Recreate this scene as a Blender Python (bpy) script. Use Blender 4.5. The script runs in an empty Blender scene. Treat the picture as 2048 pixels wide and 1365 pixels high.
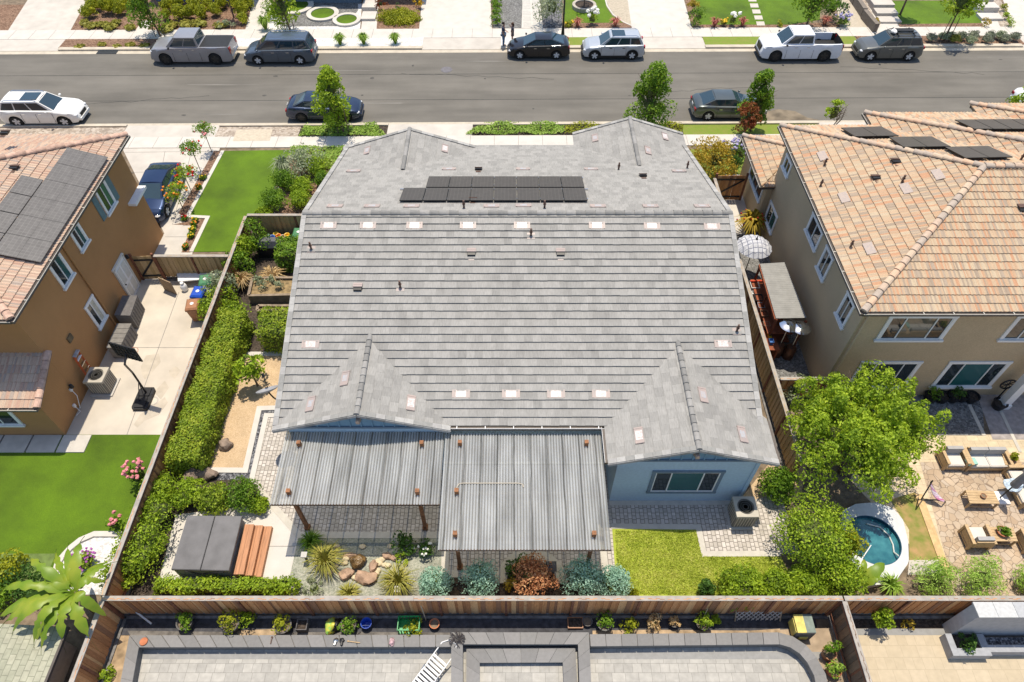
SUN_E, SKY_E, EXPO = 4.3, .15, .30
import bpy, math, random
import numpy as np
from mathutils import Vector, Matrix
R = math.radians
scene = bpy.context.scene
COL = scene.collection
H, PITCH, F = 25.5, R(50.2), 1365.33
CP, SP = math.cos(PITCH), math.sin(PITCH)

# ------------------------------------------------------------------ survey helpers (photo pixel -> place in the world)
def ray(px, py):
    u = (px - 1024) / F; v = (682.5 - py) / F
    return Vector((u, CP + v * SP, -SP + v * CP))
def G(px, py, z=0.0):
    d = ray(px, py); t = (z - H) / d.z
    return Vector((d.x * t, d.y * t, z))
def hit(px, py, p, n):
    d = ray(px, py); o = Vector((0, 0, H)); n = Vector(n)
    t = (Vector(p) - o).dot(n) / d.dot(n)
    return o + d * t
def YG(py, z=0.0): return G(1024, py, z).y
SK = 0.0079                                   # the street runs very slightly askew to the houses
def S(x, v, z=0.0): return Vector((x, v + SK * x, z))
def SX(px, py): return G(px, py).x

# ------------------------------------------------------------------ materials
def _n(nt, t, **kw):
    n = nt.nodes.new(t)
    for k, v in kw.items(): setattr(n, k, v)
    return n
def mat(name, col, rough=.85, var=.18, scale=6.0, bump=0.0, metal=0.0, col2=None, spec=.35, island=0.0, bscale=None, coat=0.0, detail=6, stretch=None, big=0.0):
    m = bpy.data.materials.new(name); m.use_nodes = True
    nt = m.node_tree; b = nt.nodes['Principled BSDF']; L = nt.links.new
    b.inputs['Roughness'].default_value = rough; b.inputs['Metallic'].default_value = metal
    b.inputs['Specular IOR Level'].default_value = spec
    if coat: b.inputs['Coat Weight'].default_value = coat; b.inputs['Coat Roughness'].default_value = .04
    tc = _n(nt, 'ShaderNodeTexCoord'); vec = tc.outputs['Object']
    if stretch:
        mp = _n(nt, 'ShaderNodeMapping'); mp.inputs['Scale'].default_value = stretch; L(vec, mp.inputs['Vector']); vec = mp.outputs['Vector']
    no = _n(nt, 'ShaderNodeTexNoise'); no.inputs['Scale'].default_value = scale; no.inputs['Detail'].default_value = detail
    L(vec, no.inputs['Vector'])
    c2 = col2 or tuple(max(0, c * (1 - 1.6 * var)) for c in col)
    c1 = col if col2 else tuple(min(1, c * (1 + .7 * var)) for c in col)
    mx = _n(nt, 'ShaderNodeMix', data_type='RGBA')
    mr = _n(nt, 'ShaderNodeMapRange'); mr.inputs[1].default_value = .3; mr.inputs[2].default_value = .7
    L(no.outputs['Fac'], mr.inputs[0]); L(mr.outputs[0], mx.inputs['Factor'])
    mx.inputs['A'].default_value = (*c1, 1); mx.inputs['B'].default_value = (*c2, 1)
    out = mx.outputs['Result']
    def mul(out, fac_out, lo, hi, a=0, c=1):
        r = _n(nt, 'ShaderNodeMapRange'); r.inputs[1].default_value = a; r.inputs[2].default_value = c; r.inputs[3].default_value = lo; r.inputs[4].default_value = hi
        L(fac_out, r.inputs[0])
        v = _n(nt, 'ShaderNodeVectorMath', operation='SCALE'); L(out, v.inputs[0]); L(r.outputs[0], v.inputs['Scale'])
        return v.outputs[0]
    if island:
        ge = _n(nt, 'ShaderNodeNewGeometry'); out = mul(out, ge.outputs['Random Per Island'], 1 - island, 1 + island)
    if big:
        n2 = _n(nt, 'ShaderNodeTexNoise'); n2.inputs['Scale'].default_value = .35; n2.inputs['Detail'].default_value = 7; n2.inputs['Roughness'].default_value = .62; L(tc.outputs['Object'], n2.inputs['Vector'])
        out = mul(out, n2.outputs['Fac'], 1 - big, 1 + big, .3, .7)
    L(out, b.inputs['Base Color'])
    if bump:
        nb = _n(nt, 'ShaderNodeTexNoise'); nb.inputs['Scale'].default_value = bscale or scale * 4; nb.inputs['Detail'].default_value = 4
        L(vec, nb.inputs['Vector'])
        bp = _n(nt, 'ShaderNodeBump'); bp.inputs['Strength'].default_value = bump; bp.inputs['Distance'].default_value = .03
        L(nb.outputs['Fac'], bp.inputs['Height']); L(bp.outputs['Normal'], b.inputs['Normal'])
    return m
def palette(name, cols, rough=.85, streak=0.0, bump=0.0, sscale=(1, 1, 1), clus=0.0, spec=.3, cscale=.5, noise=.12):
    """colour chosen per island from a list"""
    m = bpy.data.materials.new(name); m.use_nodes = True
    nt = m.node_tree; b = nt.nodes['Principled BSDF']; L = nt.links.new
    b.inputs['Roughness'].default_value = rough; b.inputs['Specular IOR Level'].default_value = spec
    ge = _n(nt, 'ShaderNodeNewGeometry'); tc = _n(nt, 'ShaderNodeTexCoord')
    fac = ge.outputs['Random Per Island']
    if clus:
        no = _n(nt, 'ShaderNodeTexNoise'); no.inputs['Scale'].default_value = cscale; no.inputs['Detail'].default_value = 3; L(tc.outputs['Object'], no.inputs['Vector'])
        mr = _n(nt, 'ShaderNodeMapRange'); mr.inputs[1].default_value = .3; mr.inputs[2].default_value = .7; L(no.outputs['Fac'], mr.inputs[0])
        mm = _n(nt, 'ShaderNodeMix', data_type='FLOAT'); mm.inputs['Factor'].default_value = clus
        L(fac, mm.inputs['A']); L(mr.outputs[0], mm.inputs['B']); fac = mm.outputs['Result']
    cr = _n(nt, 'ShaderNodeValToRGB'); cr.color_ramp.interpolation = 'LINEAR' if clus else 'CONSTANT'
    el = cr.color_ramp.elements
    while len(el) < len(cols): el.new(.5)
    for i, c in enumerate(cols): el[i].position = i / len(cols) if not clus else i / (len(cols) - 1); el[i].color = (*c, 1)
    L(fac, cr.inputs['Fac'])
    n2 = _n(nt, 'ShaderNodeTexNoise'); n2.inputs['Scale'].default_value = 9; n2.inputs['Detail'].default_value = 5
    mp = _n(nt, 'ShaderNodeMapping'); mp.inputs['Scale'].default_value = sscale; L(tc.outputs['Object'], mp.inputs['Vector']); L(mp.outputs[0], n2.inputs['Vector'])
    r = _n(nt, 'ShaderNodeMapRange'); r.inputs[1].default_value = .25; r.inputs[2].default_value = .75; a = streak or noise; r.inputs[3].default_value = 1 - a; r.inputs[4].default_value = 1 + a
    L(n2.outputs['Fac'], r.inputs[0])
    v = _n(nt, 'ShaderNodeVectorMath', operation='SCALE'); L(cr.outputs['Color'], v.inputs[0]); L(r.outputs[0], v.inputs['Scale'])
    L(v.outputs[0], b.inputs['Base Color'])
    if bump:
        bp = _n(nt, 'ShaderNodeBump'); bp.inputs['Strength'].default_value = bump; bp.inputs['Distance'].default_value = .02
        L(n2.outputs['Fac'], bp.inputs['Height']); L(bp.outputs['Normal'], b.inputs['Normal'])
    return m
def leafmat(name, cols, trans=.35, rough=.55):
    m = bpy.data.materials.new(name); m.use_nodes = True
    nt = m.node_tree; b = nt.nodes['Principled BSDF']; L = nt.links.new; out = nt.nodes['Material Output']
    ge = _n(nt, 'ShaderNodeNewGeometry'); cr = _n(nt, 'ShaderNodeValToRGB'); el = cr.color_ramp.elements
    while len(el) < len(cols): el.new(.5)
    for i, c in enumerate(cols): el[i].position = i / (len(cols) - 1); el[i].color = (*c, 1)
    oi = _n(nt, 'ShaderNodeTexCoord'); no = _n(nt, 'ShaderNodeTexNoise'); no.inputs['Scale'].default_value = 1.3; no.inputs['Detail'].default_value = 2
    L(oi.outputs['Object'], no.inputs['Vector'])
    mm = _n(nt, 'ShaderNodeMix', data_type='FLOAT'); mm.inputs['Factor'].default_value = .45
    mr = _n(nt, 'ShaderNodeMapRange'); mr.inputs[1].default_value = .32; mr.inputs[2].default_value = .68; L(no.outputs['Fac'], mr.inputs[0])
    L(ge.outputs['Random Per Island'], mm.inputs['A']); L(mr.outputs[0], mm.inputs['B'])
    L(mm.outputs['Result'], cr.inputs['Fac'])
    b.inputs['Roughness'].default_value = rough; b.inputs['Specular IOR Level'].default_value = .3
    L(cr.outputs['Color'], b.inputs['Base Color'])
    tr = _n(nt, 'ShaderNodeBsdfTranslucent'); L(cr.outputs['Color'], tr.inputs['Color'])
    mx = _n(nt, 'ShaderNodeMixShader'); mx.inputs[0].default_value = trans
    L(b.outputs[0], mx.inputs[1]); L(tr.outputs[0], mx.inputs[2]); L(mx.outputs[0], out.inputs['Surface'])
    return m
def brickmat(name, c1, c2, mortar, bw, bh, msize=.012, offset=.5, rough=.85, bump=.35, rot=0.0, squash=1.0, sqf=2, var=.15):
    m = bpy.data.materials.new(name); m.use_nodes = True
    nt = m.node_tree; b = nt.nodes['Principled BSDF']; L = nt.links.new
    tc = _n(nt, 'ShaderNodeTexCoord'); mp = _n(nt, 'ShaderNodeMapping'); mp.inputs['Rotation'].default_value = (0, 0, rot)
    L(tc.outputs['Object'], mp.inputs['Vector'])
    br = _n(nt, 'ShaderNodeTexBrick', offset=offset, squash=squash, squash_frequency=sqf)
    br.inputs['Color1'].default_value = (*c1, 1); br.inputs['Color2'].default_value = (*c2, 1); br.inputs['Mortar'].default_value = (*mortar, 1)
    br.inputs['Scale'].default_value = 1; br.inputs['Brick Width'].default_value = bw; br.inputs['Row Height'].default_value = bh
    br.inputs['Mortar Size'].default_value = msize; br.inputs['Mortar Smooth'].default_value = .15
    L(mp.outputs[0], br.inputs['Vector'])
    no = _n(nt, 'ShaderNodeTexNoise'); no.inputs['Scale'].default_value = 5; no.inputs['Detail'].default_value = 8; L(tc.outputs['Object'], no.inputs['Vector'])
    r = _n(nt, 'ShaderNodeMapRange'); r.inputs[1].default_value = .25; r.inputs[2].default_value = .75; r.inputs[3].default_value = 1 - var; r.inputs[4].default_value = 1 + var; L(no.outputs['Fac'], r.inputs[0])
    v = _n(nt, 'ShaderNodeVectorMath', operation='SCALE'); L(br.outputs['Color'], v.inputs[0]); L(r.outputs[0], v.inputs['Scale'])
    L(v.outputs[0], b.inputs['Base Color']); b.inputs['Roughness'].default_value = rough; b.inputs['Specular IOR Level'].default_value = .25
    bp = _n(nt, 'ShaderNodeBump', invert=True); bp.inputs['Strength'].default_value = bump; bp.inputs['Distance'].default_value = .015
    L(br.outputs['Fac'], bp.inputs['Height']); L(bp.outputs['Normal'], b.inputs['Normal'])
    return m
def cellmat(name, cols, scale, edge=0.0, edgecol=(.1, .08, .06), rough=.9, bump=.5, rnd=1.0, var=.1, aniso=(1, 1, 1)):
    """voronoi cells: gravel, flagstones"""
    m = bpy.data.materials.new(name); m.use_nodes = True
    nt = m.node_tree; b = nt.nodes['Principled BSDF']; L = nt.links.new
    tc = _n(nt, 'ShaderNodeTexCoord'); mp = _n(nt, 'ShaderNodeMapping'); mp.inputs['Scale'].default_value = aniso; L(tc.outputs['Object'], mp.inputs['Vector'])
    vo = _n(nt, 'ShaderNodeTexVoronoi'); vo.inputs['Scale'].default_value = scale; vo.inputs['Randomness'].default_value = rnd; L(mp.outputs[0], vo.inputs['Vector'])
    sp = _n(nt, 'ShaderNodeSeparateColor'); L(vo.outputs['Color'], sp.inputs[0])
    cr = _n(nt, 'ShaderNodeValToRGB'); el = cr.color_ramp.elements
    while len(el) < len(cols): el.new(.5)
    for i, c in enumerate(cols): el[i].position = i / (len(cols) - 1); el[i].color = (*c, 1)
    L(sp.outputs[0], cr.inputs['Fac'])
    out = cr.outputs['Color']; hgt = vo.outputs['Distance']
    no = _n(nt, 'ShaderNodeTexNoise'); no.inputs['Scale'].default_value = 1.2; no.inputs['Detail'].default_value = 8; L(tc.outputs['Object'], no.inputs['Vector'])
    r = _n(nt, 'ShaderNodeMapRange'); r.inputs[1].default_value = .3; r.inputs[2].default_value = .7; r.inputs[3].default_value = 1 - var; r.inputs[4].default_value = 1 + var; L(no.outputs['Fac'], r.inputs[0])
    v = _n(nt, 'ShaderNodeVectorMath', operation='SCALE'); L(out, v.inputs[0]); L(r.outputs[0], v.inputs['Scale']); out = v.outputs[0]
    if edge:
        ve = _n(nt, 'ShaderNodeTexVoronoi', feature='DISTANCE_TO_EDGE'); ve.inputs['Scale'].default_value = scale; ve.inputs['Randomness'].default_value = rnd; L(mp.outputs[0], ve.inputs['Vector'])
        er = _n(nt, 'ShaderNodeMapRange'); er.inputs[1].default_value = edge * .6; er.inputs[2].default_value = edge; L(ve.outputs['Distance'], er.inputs[0])
        mx = _n(nt, 'ShaderNodeMix', data_type='RGBA'); L(er.outputs[0], mx.inputs['Factor']); mx.inputs['A'].default_value = (*edgecol, 1); L(out, mx.inputs['B']); out = mx.outputs['Result']; hgt = er.outputs[0]
    L(out, b.inputs['Base Color']); b.inputs['Roughness'].default_value = rough; b.inputs['Specular IOR Level'].default_value = .2
    bp = _n(nt, 'ShaderNodeBump', invert=not edge); bp.inputs['Strength'].default_value = bump; bp.inputs['Distance'].default_value = .02
    L(hgt, bp.inputs['Height']); L(bp.outputs['Normal'], b.inputs['Normal'])
    return m
def glassmat(name, col=(.02, .03, .035), rough=.04):
    return mat(name, col, rough=rough, var=.05, scale=1.5, spec=.9)

# ------------------------------------------------------------------ mesh builder
class MB:
    def __init__(s): s.V = []; s.F = []; s.MI = []; s.n = 0
    def add(s, V, F, m=0):
        V = [tuple(v) for v in V]; b = s.n; s.V += V; s.n += len(V)
        for f in F: s.F.append([i + b for i in f]); s.MI.append(m)
        return s
    def box(s, c, d, rz=0, m=0, ax=None):
        c = Vector(c); x, y, z = [k / 2 for k in d]
        if ax: X, Y, Z = [Vector(a).normalized() for a in ax]
        else: X = Vector((math.cos(rz), math.sin(rz), 0)); Y = Vector((-math.sin(rz), math.cos(rz), 0)); Z = Vector((0, 0, 1))
        P = [c + X * (x * i) + Y * (y * j) + Z * (z * k) for k in (-1, 1) for j in (-1, 1) for i in (-1, 1)]
        return s.add(P, [(0, 2, 3, 1), (4, 5, 7, 6), (0, 1, 5, 4), (2, 6, 7, 3), (0, 4, 6, 2), (1, 3, 7, 5)], m)
    def bar(s, a, b, w, h, m=0, up=(0, 0, 1)):
        a = Vector(a); b = Vector(b); d = (b - a); L = d.length; d.normalize(); up = Vector(up)
        if abs(d.dot(up)) > .98: up = Vector((0, 1, 0))
        X = d.cross(up).normalized(); Z = X.cross(d).normalized()
        return s.box((a + b) / 2, (w, L, h), m=m, ax=(X, d, Z))
    def tube(s, pts, r, n=8, m=0, cap=True):
        pts = [Vector(p) for p in pts]; k = len(pts); rr = r if isinstance(r, (list, tuple)) else [r] * k
        V = []; F = []; ref = Vector((0, 0, 1))
        for i, p in enumerate(pts):
            d = (pts[min(i + 1, k - 1)] - pts[max(i - 1, 0)]).normalized()
            if abs(d.dot(ref)) > .95: ref = Vector((0, 1, 0)) if abs(d.y) < .9 else Vector((1, 0, 0))
            X = d.cross(ref).normalized(); Y = d.cross(X)
            for j in range(n):
                a = 2 * math.pi * j / n; V.append(p + (X * math.cos(a) + Y * math.sin(a)) * rr[i])
        for i in range(k - 1):
            for j in range(n): F.append((i * n + j, i * n + (j + 1) % n, (i + 1) * n + (j + 1) % n, (i + 1) * n + j))
        if cap: F.append(tuple(range(n))[::-1]); F.append(tuple(range((k - 1) * n, k * n)))
        return s.add(V, F, m)
    def lathe(s, prof, c=(0, 0, 0), n=20, m=0, ax=None, cap=True):
        c = Vector(c); A = [Vector(a) for a in ax] if ax else (Vector((1, 0, 0)), Vector((0, 1, 0)), Vector((0, 0, 1)))
        V = []; F = []; k = len(prof)
        for r, z in prof:
            for j in range(n):
                a = 2 * math.pi * j / n; V.append(c + A[0] * (r * math.cos(a)) + A[1] * (r * math.sin(a)) + A[2] * z)
        for i in range(k - 1):
            for j in range(n): F.append((i * n + j, i * n + (j + 1) % n, (i + 1) * n + (j + 1) % n, (i + 1) * n + j))
        if cap and prof[0][0] > 1e-4: F.append(tuple(range(n))[::-1])
        if cap and prof[-1][0] > 1e-4: F.append(tuple(range((k - 1) * n, k * n)))
        return s.add(V, F, m)
    def prism(s, poly, z0, z1, m=0, mtop=None):
        P = [Vector((p[0], p[1], 0)) for p in poly]
        ar = sum(P[i].x * P[(i + 1) % len(P)].y - P[(i + 1) % len(P)].x * P[i].y for i in range(len(P)))
        if ar < 0: P = P[::-1]
        k = len(P)
        s.add([(p.x, p.y, z0) for p in P] + [(p.x, p.y, z1) for p in P], [(i, (i + 1) % k, k + (i + 1) % k, k + i) for i in range(k)], m)
        return s.add([(p.x, p.y, z1) for p in P], [tuple(range(k))], m if mtop is None else mtop)
    def quad(s, *P, m=0): return s.add(P, [tuple(range(len(P)))], m)
    def slab(s, P, t, m=0):
        """polygon P thickened downwards along its normal"""
        P = [Vector(p) for p in P]; n = (P[1] - P[0]).cross(P[2] - P[0]).normalized()
        if n.z < 0: P = P[::-1]; n = -n
        k = len(P); Q = [p - n * t for p in P]
        return s.add(P + Q, [tuple(range(k)), tuple(range(2 * k - 1, k - 1, -1))] + [(i, k + i, k + (i + 1) % k, (i + 1) % k) for i in range(k)], m)
    def blob(s, c, r, seed=0, amp=.2, n=10, k=6, m=0, flat=0.0):
        rg = random.Random(seed); ph = [(rg.uniform(0, 6.3), rg.uniform(1, 3), rg.uniform(0, 6.3), rg.uniform(1, 3)) for _ in range(4)]
        c = Vector(c); V = []; F = []
        for i in range(k + 1):
            t = math.pi * i / k
            for j in range(n):
                a = 2 * math.pi * j / n
                q = 1 + amp * sum(math.sin(p[1] * 1.7 * math.cos(a) * math.sin(t) + p[0]) * math.sin(p[3] * 1.7 * math.sin(a) * math.sin(t) + p[2] + 2 * math.cos(t)) for p in ph) * .6
                z = math.cos(t)
                if flat and z < -flat: z = -flat
                V.append(c + Vector((r[0] * q * math.sin(t) * math.cos(a), r[1] * q * math.sin(t) * math.sin(a), r[2] * q * z)))
        for i in range(k):
            for j in range(n): F.append((i * n + j, (i + 1) * n + j, (i + 1) * n + (j + 1) % n, i * n + (j + 1) % n))
        return s.add(V, F, m)
    def leaves(s, P, N, size, rng, asp=.55, m=0, flatness=.9):
        P = np.asarray(P); N = np.asarray(N); k = len(P)
        n = N * flatness + rng.normal(0, .55, (k, 3)); n /= np.linalg.norm(n, axis=1)[:, None] + 1e-9
        t = rng.normal(0, 1, (k, 3)); t -= n * (t * n).sum(1)[:, None]; t /= np.linalg.norm(t, axis=1)[:, None] + 1e-9
        b = np.cross(n, t); sz = size * rng.uniform(.65, 1.35, (k, 1))
        V = np.stack([P - t * sz * .5, P + b * sz * asp * .5 + t * sz * .08, P + t * sz * .5 - n * sz * .08, P - b * sz * asp * .5 + t * sz * .08], 1).reshape(-1, 3)
        b0 = s.n; s.V += V.tolist(); s.n += len(V)
        s.F += (np.arange(4 * k).reshape(-1, 4) + b0).tolist(); s.MI += [m] * k
        return s
    def build(s, name, mats, parent=None, loc=None, smooth=False, root=None):
        if not isinstance(mats, (list, tuple)): mats = [mats]
        me = bpy.data.meshes.new(name)
        V = np.array(s.V, dtype=np.float32).reshape(-1, 3)
        org = Vector((0, 0, 0))
        if loc is not None: org = Vector(loc)
        elif parent is not None: org = Vector(parent.get('_o', (0, 0, 0)))
        V = V - np.array(org, dtype=np.float32)
        lt = np.array([len(f) for f in s.F], dtype=np.int32); lv = np.array([i for f in s.F for i in f], dtype=np.int32)
        me.vertices.add(len(V)); me.vertices.foreach_set('co', V.ravel())
        me.loops.add(len(lv)); me.loops.foreach_set('vertex_index', lv)
        me.polygons.add(len(lt)); me.polygons.foreach_set('loop_start', np.concatenate([[0], np.cumsum(lt)[:-1]]).astype(np.int32)); me.polygons.foreach_set('loop_total', lt)
        for q in mats: me.materials.append(q)
        me.polygons.foreach_set('material_index', np.array(s.MI, dtype=np.int32))
        me.update(calc_edges=True); me.validate()
        if not smooth: me.polygons.foreach_set('use_smooth', np.zeros(len(lt), dtype=bool))
        if smooth:
            me.polygons.foreach_set('use_smooth', np.ones(len(lt), dtype=bool))
            me.set_sharp_from_angle(angle=R(smooth if smooth is not True else 50))
        o = bpy.data.objects.new(name, me); COL.objects.link(o)
        if parent is not None: o.parent = parent; TMP.setdefault(o.name, tuple(org)); o['_o'] = tuple(org)
        elif loc is not None: o.location = org
        return o
TMP = {}
def tag(o, label, cat, group=None, kind=None):
    o['label'] = label; o['category'] = cat
    if group: o['group'] = group
    if kind: o['kind'] = kind
    return o
def thing(name, label, cat, loc=(0, 0, 0), group=None, local=False):
    o = bpy.data.objects.new(name, None); COL.objects.link(o); o.empty_display_size = .2
    o.location = loc; o['_o'] = (0, 0, 0) if local else tuple(loc)
    return tag(o, label, cat, group)
def copy_tree(o, parent=None):
    c = o.copy(); COL.objects.link(c)
    if parent is not None: c.parent = parent
    for ch in o.children: copy_tree(ch, c)
    return c
def flat(name, pts, z, m, label=None, kind='structure'):
    o = MB().quad(*[(p[0], p[1], z) for p in pts]).build(name, m)
    if o.data.polygons[0].normal.z < 0: o.data.flip_normals()
    o['kind'] = kind
    if label: o['label'] = label
    return o
def gpoly(name, px, z, m, kind='structure'):
    return flat(name, [G(x, y) for x, y in px], z, m, kind=kind)
def raised(name, px, h, m, smooth=False, label=None, cat=None):
    o = MB().prism([G(x, y) for x, y in px], 0, h).build(name, m)
    if cat: tag(o, label, cat)
    else: o['kind'] = 'structure'
    return o
def strip(name, px, w, h, m, close=False):
    """a low kerb or edging following a line of photo pixels"""
    P = [G(x, y) for x, y in px]; b = MB()
    L = []; Rr = []
    k = len(P)
    for i in range(k):
        a = P[i - 1] if (i > 0 or close) else P[i]; c = P[(i + 1) % k] if (i < k - 1 or close) else P[i]
        d1 = (P[i] - a); d2 = (c - P[i])
        if d1.length < 1e-6: d1 = d2
        if d2.length < 1e-6: d2 = d1
        d1 = d1.normalized(); d2 = d2.normalized(); n1 = Vector((-d1.y, d1.x, 0)); n2 = Vector((-d2.y, d2.x, 0))
        q = (n1 + n2); q = q / max(.4, q.dot(n1))
        L.append(P[i] + q * w / 2); Rr.append(P[i] - q * w / 2)
    idx = range(k if close else k - 1)
    for i in idx:
        j = (i + 1) % k
        b.prism([L[i], L[j], Rr[j], Rr[i]], 0, h)
    o = b.build(name, m); o['kind'] = 'structure'; return o

# ------------------------------------------------------------------ foliage
def shell(rng, c, r, n, lo=-.5):
    v = rng.normal(0, 1, (int(n * 1.8) + 8, 3)); v /= np.linalg.norm(v, axis=1)[:, None]
    v = v[v[:, 2] > lo][:n]
    rad = rng.uniform(.78, 1.05, (len(v), 1))
    return np.array(c) + v * rad * np.array(r), v
def crown_into(b, c, r, ncl, rcl, nleaf, leaf, seed, asp=.55, lo=-.45, core=True, m=0, base=0.0, tight=False, cm=None):
    rng = np.random.default_rng(seed); c = np.array(c, float); r = np.array(r, float)
    v = rng.normal(0, 1, (ncl * 4, 3)); v /= np.linalg.norm(v, axis=1)[:, None]; v = v[v[:, 2] > -.75][:ncl]; v[0] = (.05, .05, 1)
    if tight and ncl > 6: v[1] = (.45, .2, .87); v[2] = (-.4, .25, .88); v[3] = (0, -.5, .86)
    cc = c + v * r * rng.uniform(*((.5, .66) if tight else (.45, .88)), (len(v), 1))
    per = max(6, nleaf // (len(cc) + 1)); cc[:, :2] += rng.normal(0, .06, (len(cc), 2)) * r[:2]
    for q in cc:
        rr = rcl * rng.uniform(.65, 1.3) * np.array([1, 1, .8])
        P, N = shell(rng, q, rr, per, lo)
        k = P[:, 2] > base + .02
        b.leaves(P[k], N[k], leaf, rng, asp, m)
    if core: b.blob(c, tuple(r * (.56 if tight else .30)), seed, .25, 10, 6, m if cm is None else cm)
    return b
def bush(name, label, cat, p, r, hgt, m, n=900, leaf=.11, ncl=14, seed=1, group=None, asp=.55, stem=True, rcl=None, tight=False, cm=1):
    """low shrub sitting on the ground at p; r = half widths"""
    p = Vector(p); rx, ry = (r, r) if not isinstance(r, tuple) else r
    b = MB(); crown_into(b, (p.x, p.y, p.z + hgt * .52), (rx, ry, hgt * .52), ncl, rcl or .42 * min(rx, hgt * .7), n, leaf, seed, asp, base=p.z, tight=tight, cm=cm)
    return tag(b.build(name, [m, m_inner], loc=p), label, cat, group)
def tree(name, label, p, hgt, trunk_h, r, m, bark, n=2500, leaf=.16, ncl=30, seed=1, group=None, tr=.07, stakes=False, asp=.55, rcl=None, cone=0.0, lean=(0, 0), multi=1, lobes=0):
    p = Vector(p); t = thing(name, label, 'tree', p, group); rg = random.Random(seed)
    b = MB(); cz = p.z + trunk_h + (hgt - trunk_h) * .5; rz = (hgt - trunk_h) * .5
    top = Vector((p.x + lean[0], p.y + lean[1], cz))
    for s in range(multi):
        off = Vector((rg.uniform(-.25, .25), rg.uniform(-.2, .2), 0)) * (multi > 1)
        b.tube([p + off * .4, p + off + (top - p) * .35, p + off * 2 + (top - p) * .75, top + off * 2 + Vector((0, 0, rz * .5))], [tr * 1.3, tr, tr * .7, tr * .2], 7)
        for i in range(7):
            a = rg.uniform(0, 6.28); z0 = rg.uniform(.55, 1.0); q = p + off + (top - p) * z0
            b.tube([q, q + Vector((math.cos(a) * r * .4, math.sin(a) * r * .4, rz * .35)), q + Vector((math.cos(a) * r * .75, math.sin(a) * r * .75, rz * .6))], [tr * .5, tr * .3, tr * .1], 5)
    b.build('trunk', bark, t)
    c = MB()
    if cone:
        rng = np.random.default_rng(seed)
        for i in range(ncl):
            f = (i + rng.uniform(0, 1)) / ncl; prof = max(.12, math.sin(math.pi * (f * .84 + .14)) ** .8 * (1 - cone * f * .7)); a = rng.uniform(0, 6.28); q = r * prof * rng.uniform(.35, .85)
            rr = (rcl or r * .42) * rng.uniform(.6, 1.25) * (1 - .35 * f); P, N = shell(rng, (top.x + lean[0] * .3 * f + q * math.cos(a), top.y + q * math.sin(a), cz - rz + 2 * rz * f), rr * np.array([1, 1, .95]), n // ncl, -.5)
            c.leaves(P, N, leaf, rng, asp)
        for f, k in ((.35, .5), (.65, .38)): c.blob((top.x, top.y, cz - rz + 2 * rz * f), (r * k * .6, r * k * .6, rz * .3), seed, .3, 9, 6, 1)
    elif lobes:
        r2 = random.Random(seed + 5)
        for i in range(lobes):
            a = i * 2.39996; q = r * .70 * ((i + .5) / lobes) ** .5; zz = cz + rz * r2.uniform(-.35, .42) * (1.1 - q / r)
            rl = r * r2.uniform(.30, .44); e = (top.x + q * math.cos(a), top.y + q * math.sin(a), zz)
            b_ = MB(); crown_into(c, e, (rl, rl, rl * r2.uniform(.8, 1.25)), ncl // lobes, rcl or rl * .42, n // lobes, leaf, seed + i, asp, core=False)
            for k in range(3):
                s_ = r2.uniform(0, 6.28); h_ = rl * r2.uniform(.9, 1.25); P, N = shell(np.random.default_rng(seed * 9 + i * 3 + k), (e[0] + rl * .5 * math.cos(s_), e[1] + rl * .5 * math.sin(s_), zz + h_), (rl * .22, rl * .22, rl * .42), 130, -.6); c.leaves(P, N, leaf, np.random.default_rng(i), asp)
            c.blob(e, (rl * .3, rl * .3, rl * .3), seed + i, .3, 9, 6, 1)
    else:
        crown_into(c, (top.x, top.y, cz), (r, r, rz), ncl, rcl or r * .36, n, leaf, seed, asp, core=False)
        c.blob((top.x, top.y, cz - rz * .1), (r * .34, r * .34, rz * .4), seed, .3, 9, 6, 1)
    c.build('crown', [m, m_inner], t)
    if stakes:
        for sx in (-.35, .35):
            MB().tube([(p.x + sx, p.y - .1, 0), (p.x + sx * .9, p.y - .1, 1.9)], .03, 6).build('stake', bark, t)
    return t
def hedge_box(b, x0, x1, y0, y1, h, n, leaf, rng, m=0, wob=.12):
    """leaves over the top and the sides of a clipped box"""
    A = np.array([(x1 - x0) * (y1 - y0) * 1.6, (x1 - x0) * h, (x1 - x0) * h, (y1 - y0) * h, (y1 - y0) * h]); A /= A.sum()
    for i, f in enumerate(A):
        k = int(n * f); u = rng.uniform(0, 1, k); v = rng.uniform(0, 1, k)
        if i == 0: P = np.stack([x0 + u * (x1 - x0), y0 + v * (y1 - y0), np.full(k, h)], 1); N = np.tile([0, 0, 1.], (k, 1))
        elif i < 3: P = np.stack([x0 + u * (x1 - x0), np.full(k, y0 if i == 1 else y1), .05 + v * (h - .05)], 1); N = np.tile([0, -1. if i == 1 else 1., .4], (k, 1))
        else: P = np.stack([np.full(k, x0 if i == 3 else x1), y0 + u * (y1 - y0), .05 + v * (h - .05)], 1); N = np.tile([-1. if i == 3 else 1., 0, .4], (k, 1))
        w = wob * (np.sin(P[:, 0] * 3.1 + 1.3) * np.sin(P[:, 1] * 2.3 + .5) + .7 * np.sin(P[:, 1] * 5.1 + P[:, 2] * 4 + P[:, 0] * 4.3))
        P = P + N * w[:, None] + rng.normal(0, wob * .55, P.shape)
        P[:, 2] = np.maximum(P[:, 2], .03)
        b.leaves(P, N, leaf, rng, .55, m)
    b.box(((x0 + x1) / 2, (y0 + y1) / 2, h * .44), ((x1 - x0) * .86, (y1 - y0) * .94, h * .86), m=1)
    return b
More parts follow.
